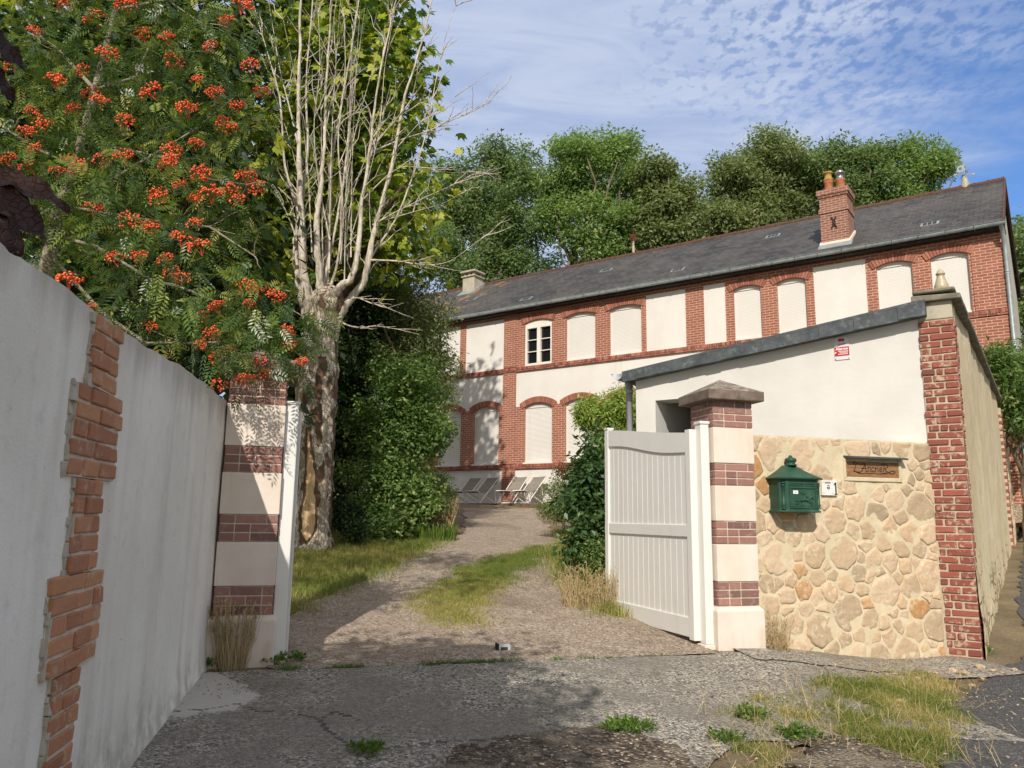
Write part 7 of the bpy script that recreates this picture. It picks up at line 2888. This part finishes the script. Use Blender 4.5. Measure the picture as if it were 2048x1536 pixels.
weed('largest flat green weed clump growing at the lower edge of the concrete', 1258, 1462, 0.15, 201, 0.06, 110)
weed('green weed clump at the left tip of the grass verge', 1505, 1436, 0.11, 202, 0.05, 60)
weed('small thin weed left of the verge on the bare strip', 1450, 1482, 0.09, 203, 0.04, 40)
weed('leafy green weed clump above the right tar patch', 1598, 1476, 0.10, 204, 0.06, 70)
weed('green weed at the foot of the left pillar on its gate side', 548, 1327, 0.10, 207, 0.08, 50)
weed('sprig of green by the joint inside the left gate leaf', 592, 1322, 0.05, 208, 0.08, 24)
weed('green weed in the corner of grey wall and left pillar', 424, 1334, 0.06, 209, 0.10, 36)
weed('mossy weed in the broken corner of the concrete', 730, 1505, 0.09, 210, 0.03, 44)
weed('bright weed tuft at the foot of the brick wall end', 1966, 1306, 0.07, 211, 0.16, 40)


def stalks(name, label, cat, u, v, n, spread, h, seed, branch, mat, r_=0.0022, heads=False):
    rng = random.Random(seed)
    x, y = gp(u, v)
    mb = MB()
    for k in range(n):
        a = rng.uniform(0, 6.28)
        q = spread * math.sqrt(rng.random())
        b_ = Vector((q * math.cos(a), q * math.sin(a) * 0.5, -0.03))
        ln = rng.uniform(0.05, 0.30)
        hh = h * rng.uniform(0.45, 1.0)
        e = b_ + Vector((math.cos(a) * ln * hh, math.sin(a) * ln * hh * 0.5, hh))
        P = limb_path(b_, e, rng, 0.10, 4)
        t = rng.random()
        mb.tube(P, [r_, r_, r_ * 0.8, r_ * 0.7, r_ * 0.5], 4, t, cap=False)
        if branch:
            for _ in range(branch):
                i = rng.randint(1, 4)
                e2 = P[i] + Vector((rng.uniform(-1, 1), rng.uniform(-0.6, 0.6), rng.uniform(0.4, 1.3))).normalized() * hh * rng.uniform(0.15, 0.35)
                mb.tube(limb_path(P[i], e2, rng, 0.1, 2), [r_ * 0.6, r_ * 0.5, r_ * 0.4], 4, t, cap=False)
                if heads:
                    mb.tube([e2, e2 + Vector((0, 0, 0.008))], [0.004, 0.003], 5, 0.8)
        elif heads:
            for i in range(8):
                c = P[4].lerp(P[3], i / 14)
                d = Vector((rng.uniform(-1, 1), rng.uniform(-1, 1), rng.uniform(0.4, 1.2))).normalized()
                mb.tube([c, c + d * 0.022], [0.0022, 0.001], 4, t, cap=False)
    o = mb.build(name, mat)
    o.location = (x, y, gz(x, y))
    tag(o, label, cat)
    return o


stalks('dry_grass_tuft', 'tall dry grass tuft in front of the left gate pillar', 'dry grass', 462, 1338, 130, 0.11, 0.52, 220, 0, MATS['dry_stalk'], 0.0024, True)
stalks('dried_weed', 'dried branching weed at the foot of the right gate pillar', 'dry weed', 1556, 1302, 34, 0.09, 0.34, 221, 7, MATS['dry_stalk'], 0.0020, True)
stalks('seedhead_plant', 'pale plant with dry seed heads beside the gravel in front of the shrubs', 'plant', 876, 1072, 230, 0.24, 0.80, 222, 0, MATS['dry_stalk'], 0.0065, True)
stalks('dry_grass_tuft', 'dry tangled grass under the laurel bush by the gate leaf', 'dry grass', 1190, 1215, 220, 0.36, 0.42, 223, 3, MATS['dry_stalk'], 0.0032, True)
stalks('ornamental_grass', 'arching green grass clump below the seed head plant', 'ornamental grass', 872, 1080, 320, 0.36, 0.34, 224, 0, MATS['weed_leaf'], 0.0075, False)


def litter():
    rg = np.random.default_rng(230)
    rng = random.Random(230)
    vs = []
    c = gp(478, 1372)
    n = 150
    X = np.concatenate([rg.normal(c[0] + 0.05, 0.16, n), rg.uniform(-2.1, 0.6, 120), rg.uniform(-1.9, 0.9, 420)])
    Y = np.concatenate([rg.normal(c[1], 0.20, n), rg.uniform(4.2, 7.4, 120), 6.4 + 4.5 * rg.random(420) ** 1.6])
    k = (X + 2.12 + 0.179 * (Y - 5.5)) > 0.05
    X, Y = X[k], Y[k]
    n = len(X)
    pos = np.stack([X, Y, ground_z(X, Y) + 0.022], 1)
    a = rg.uniform(0, 6.28, n)
    d = unit(np.stack([np.cos(a), np.sin(a), rg.normal(0, 0.2, n)], 1))
    nrm = unit(np.array([0, 0, 1.0]) + rg.normal(size=(n, 3)) * 0.35)
    L = rg.uniform(0.010, 0.030, n)
    v = kite(pos, d, nrm, L, L * 0.5, 0.3)
    struct(bulk_mesh('fallen_leaves', v, quads_of(v), rg.random(n), MATS['dry_leaf']), 'stuff')
    # broken stones by the brick corner and loose grit
    mb = MB()
    bm = bmesh.new()
    bmesh.ops.create_icosphere(bm, subdivisions=1, radius=1.0)
    iv = [v_.co.copy() for v_ in bm.verts]
    fi = [tuple(v_.index for v_ in f.verts) for f in bm.faces]
    bm.free()

    def stone(x, y, r_, t):
        z = gz(x, y) + 0.02
        A = Matrix.Rotation(rng.uniform(0, 6.28), 3, 'Z') @ Matrix.Diagonal((r_ * rng.uniform(0.8, 1.5), r_, r_ * rng.uniform(0.35, 0.7)))
        mb.faces([Vector((x, y, z)) + A @ (v_ * rng.uniform(0.75, 1.15)) for v_ in iv], fi, t)
    for u, v_, r_ in ((1960, 1338, 0.05), (1985, 1345, 0.04), (1930, 1352, 0.06), (1965, 1362, 0.035), (2005, 1350, 0.03), (1905, 1345, 0.045), (1890, 1368, 0.03), (1800, 1410, 0.05), (2030, 1344, 0.04), (1945, 1375, 0.03), (1870, 1350, 0.03), (1790, 1352, 0.03), (1835, 1362, 0.04)):
        x, y = gp(u, v_)
        stone(x, y, r_ * 0.8, rng.uniform(0.0, 0.35))
    for _ in range(420):
        x, y = rng.uniform(-1.5, 4.4), rng.uniform(4.0, 7.3)
        if rng.random() < 0.5:
            x, y = rng.uniform(2.3, 3.9), rng.uniform(5.6, 7.3)
        if x < -1.9 - 0.18 * (y - 4.1) + 0.1:
            continue
        s, d = gate_sd(x, y)
        if d > 0.05:
            continue
        stone(x, y, rng.uniform(0.004, 0.011), rng.uniform(0, 0.3))
    struct(mb.build('rubble', MATS['field_stone']), 'stuff')


litter()
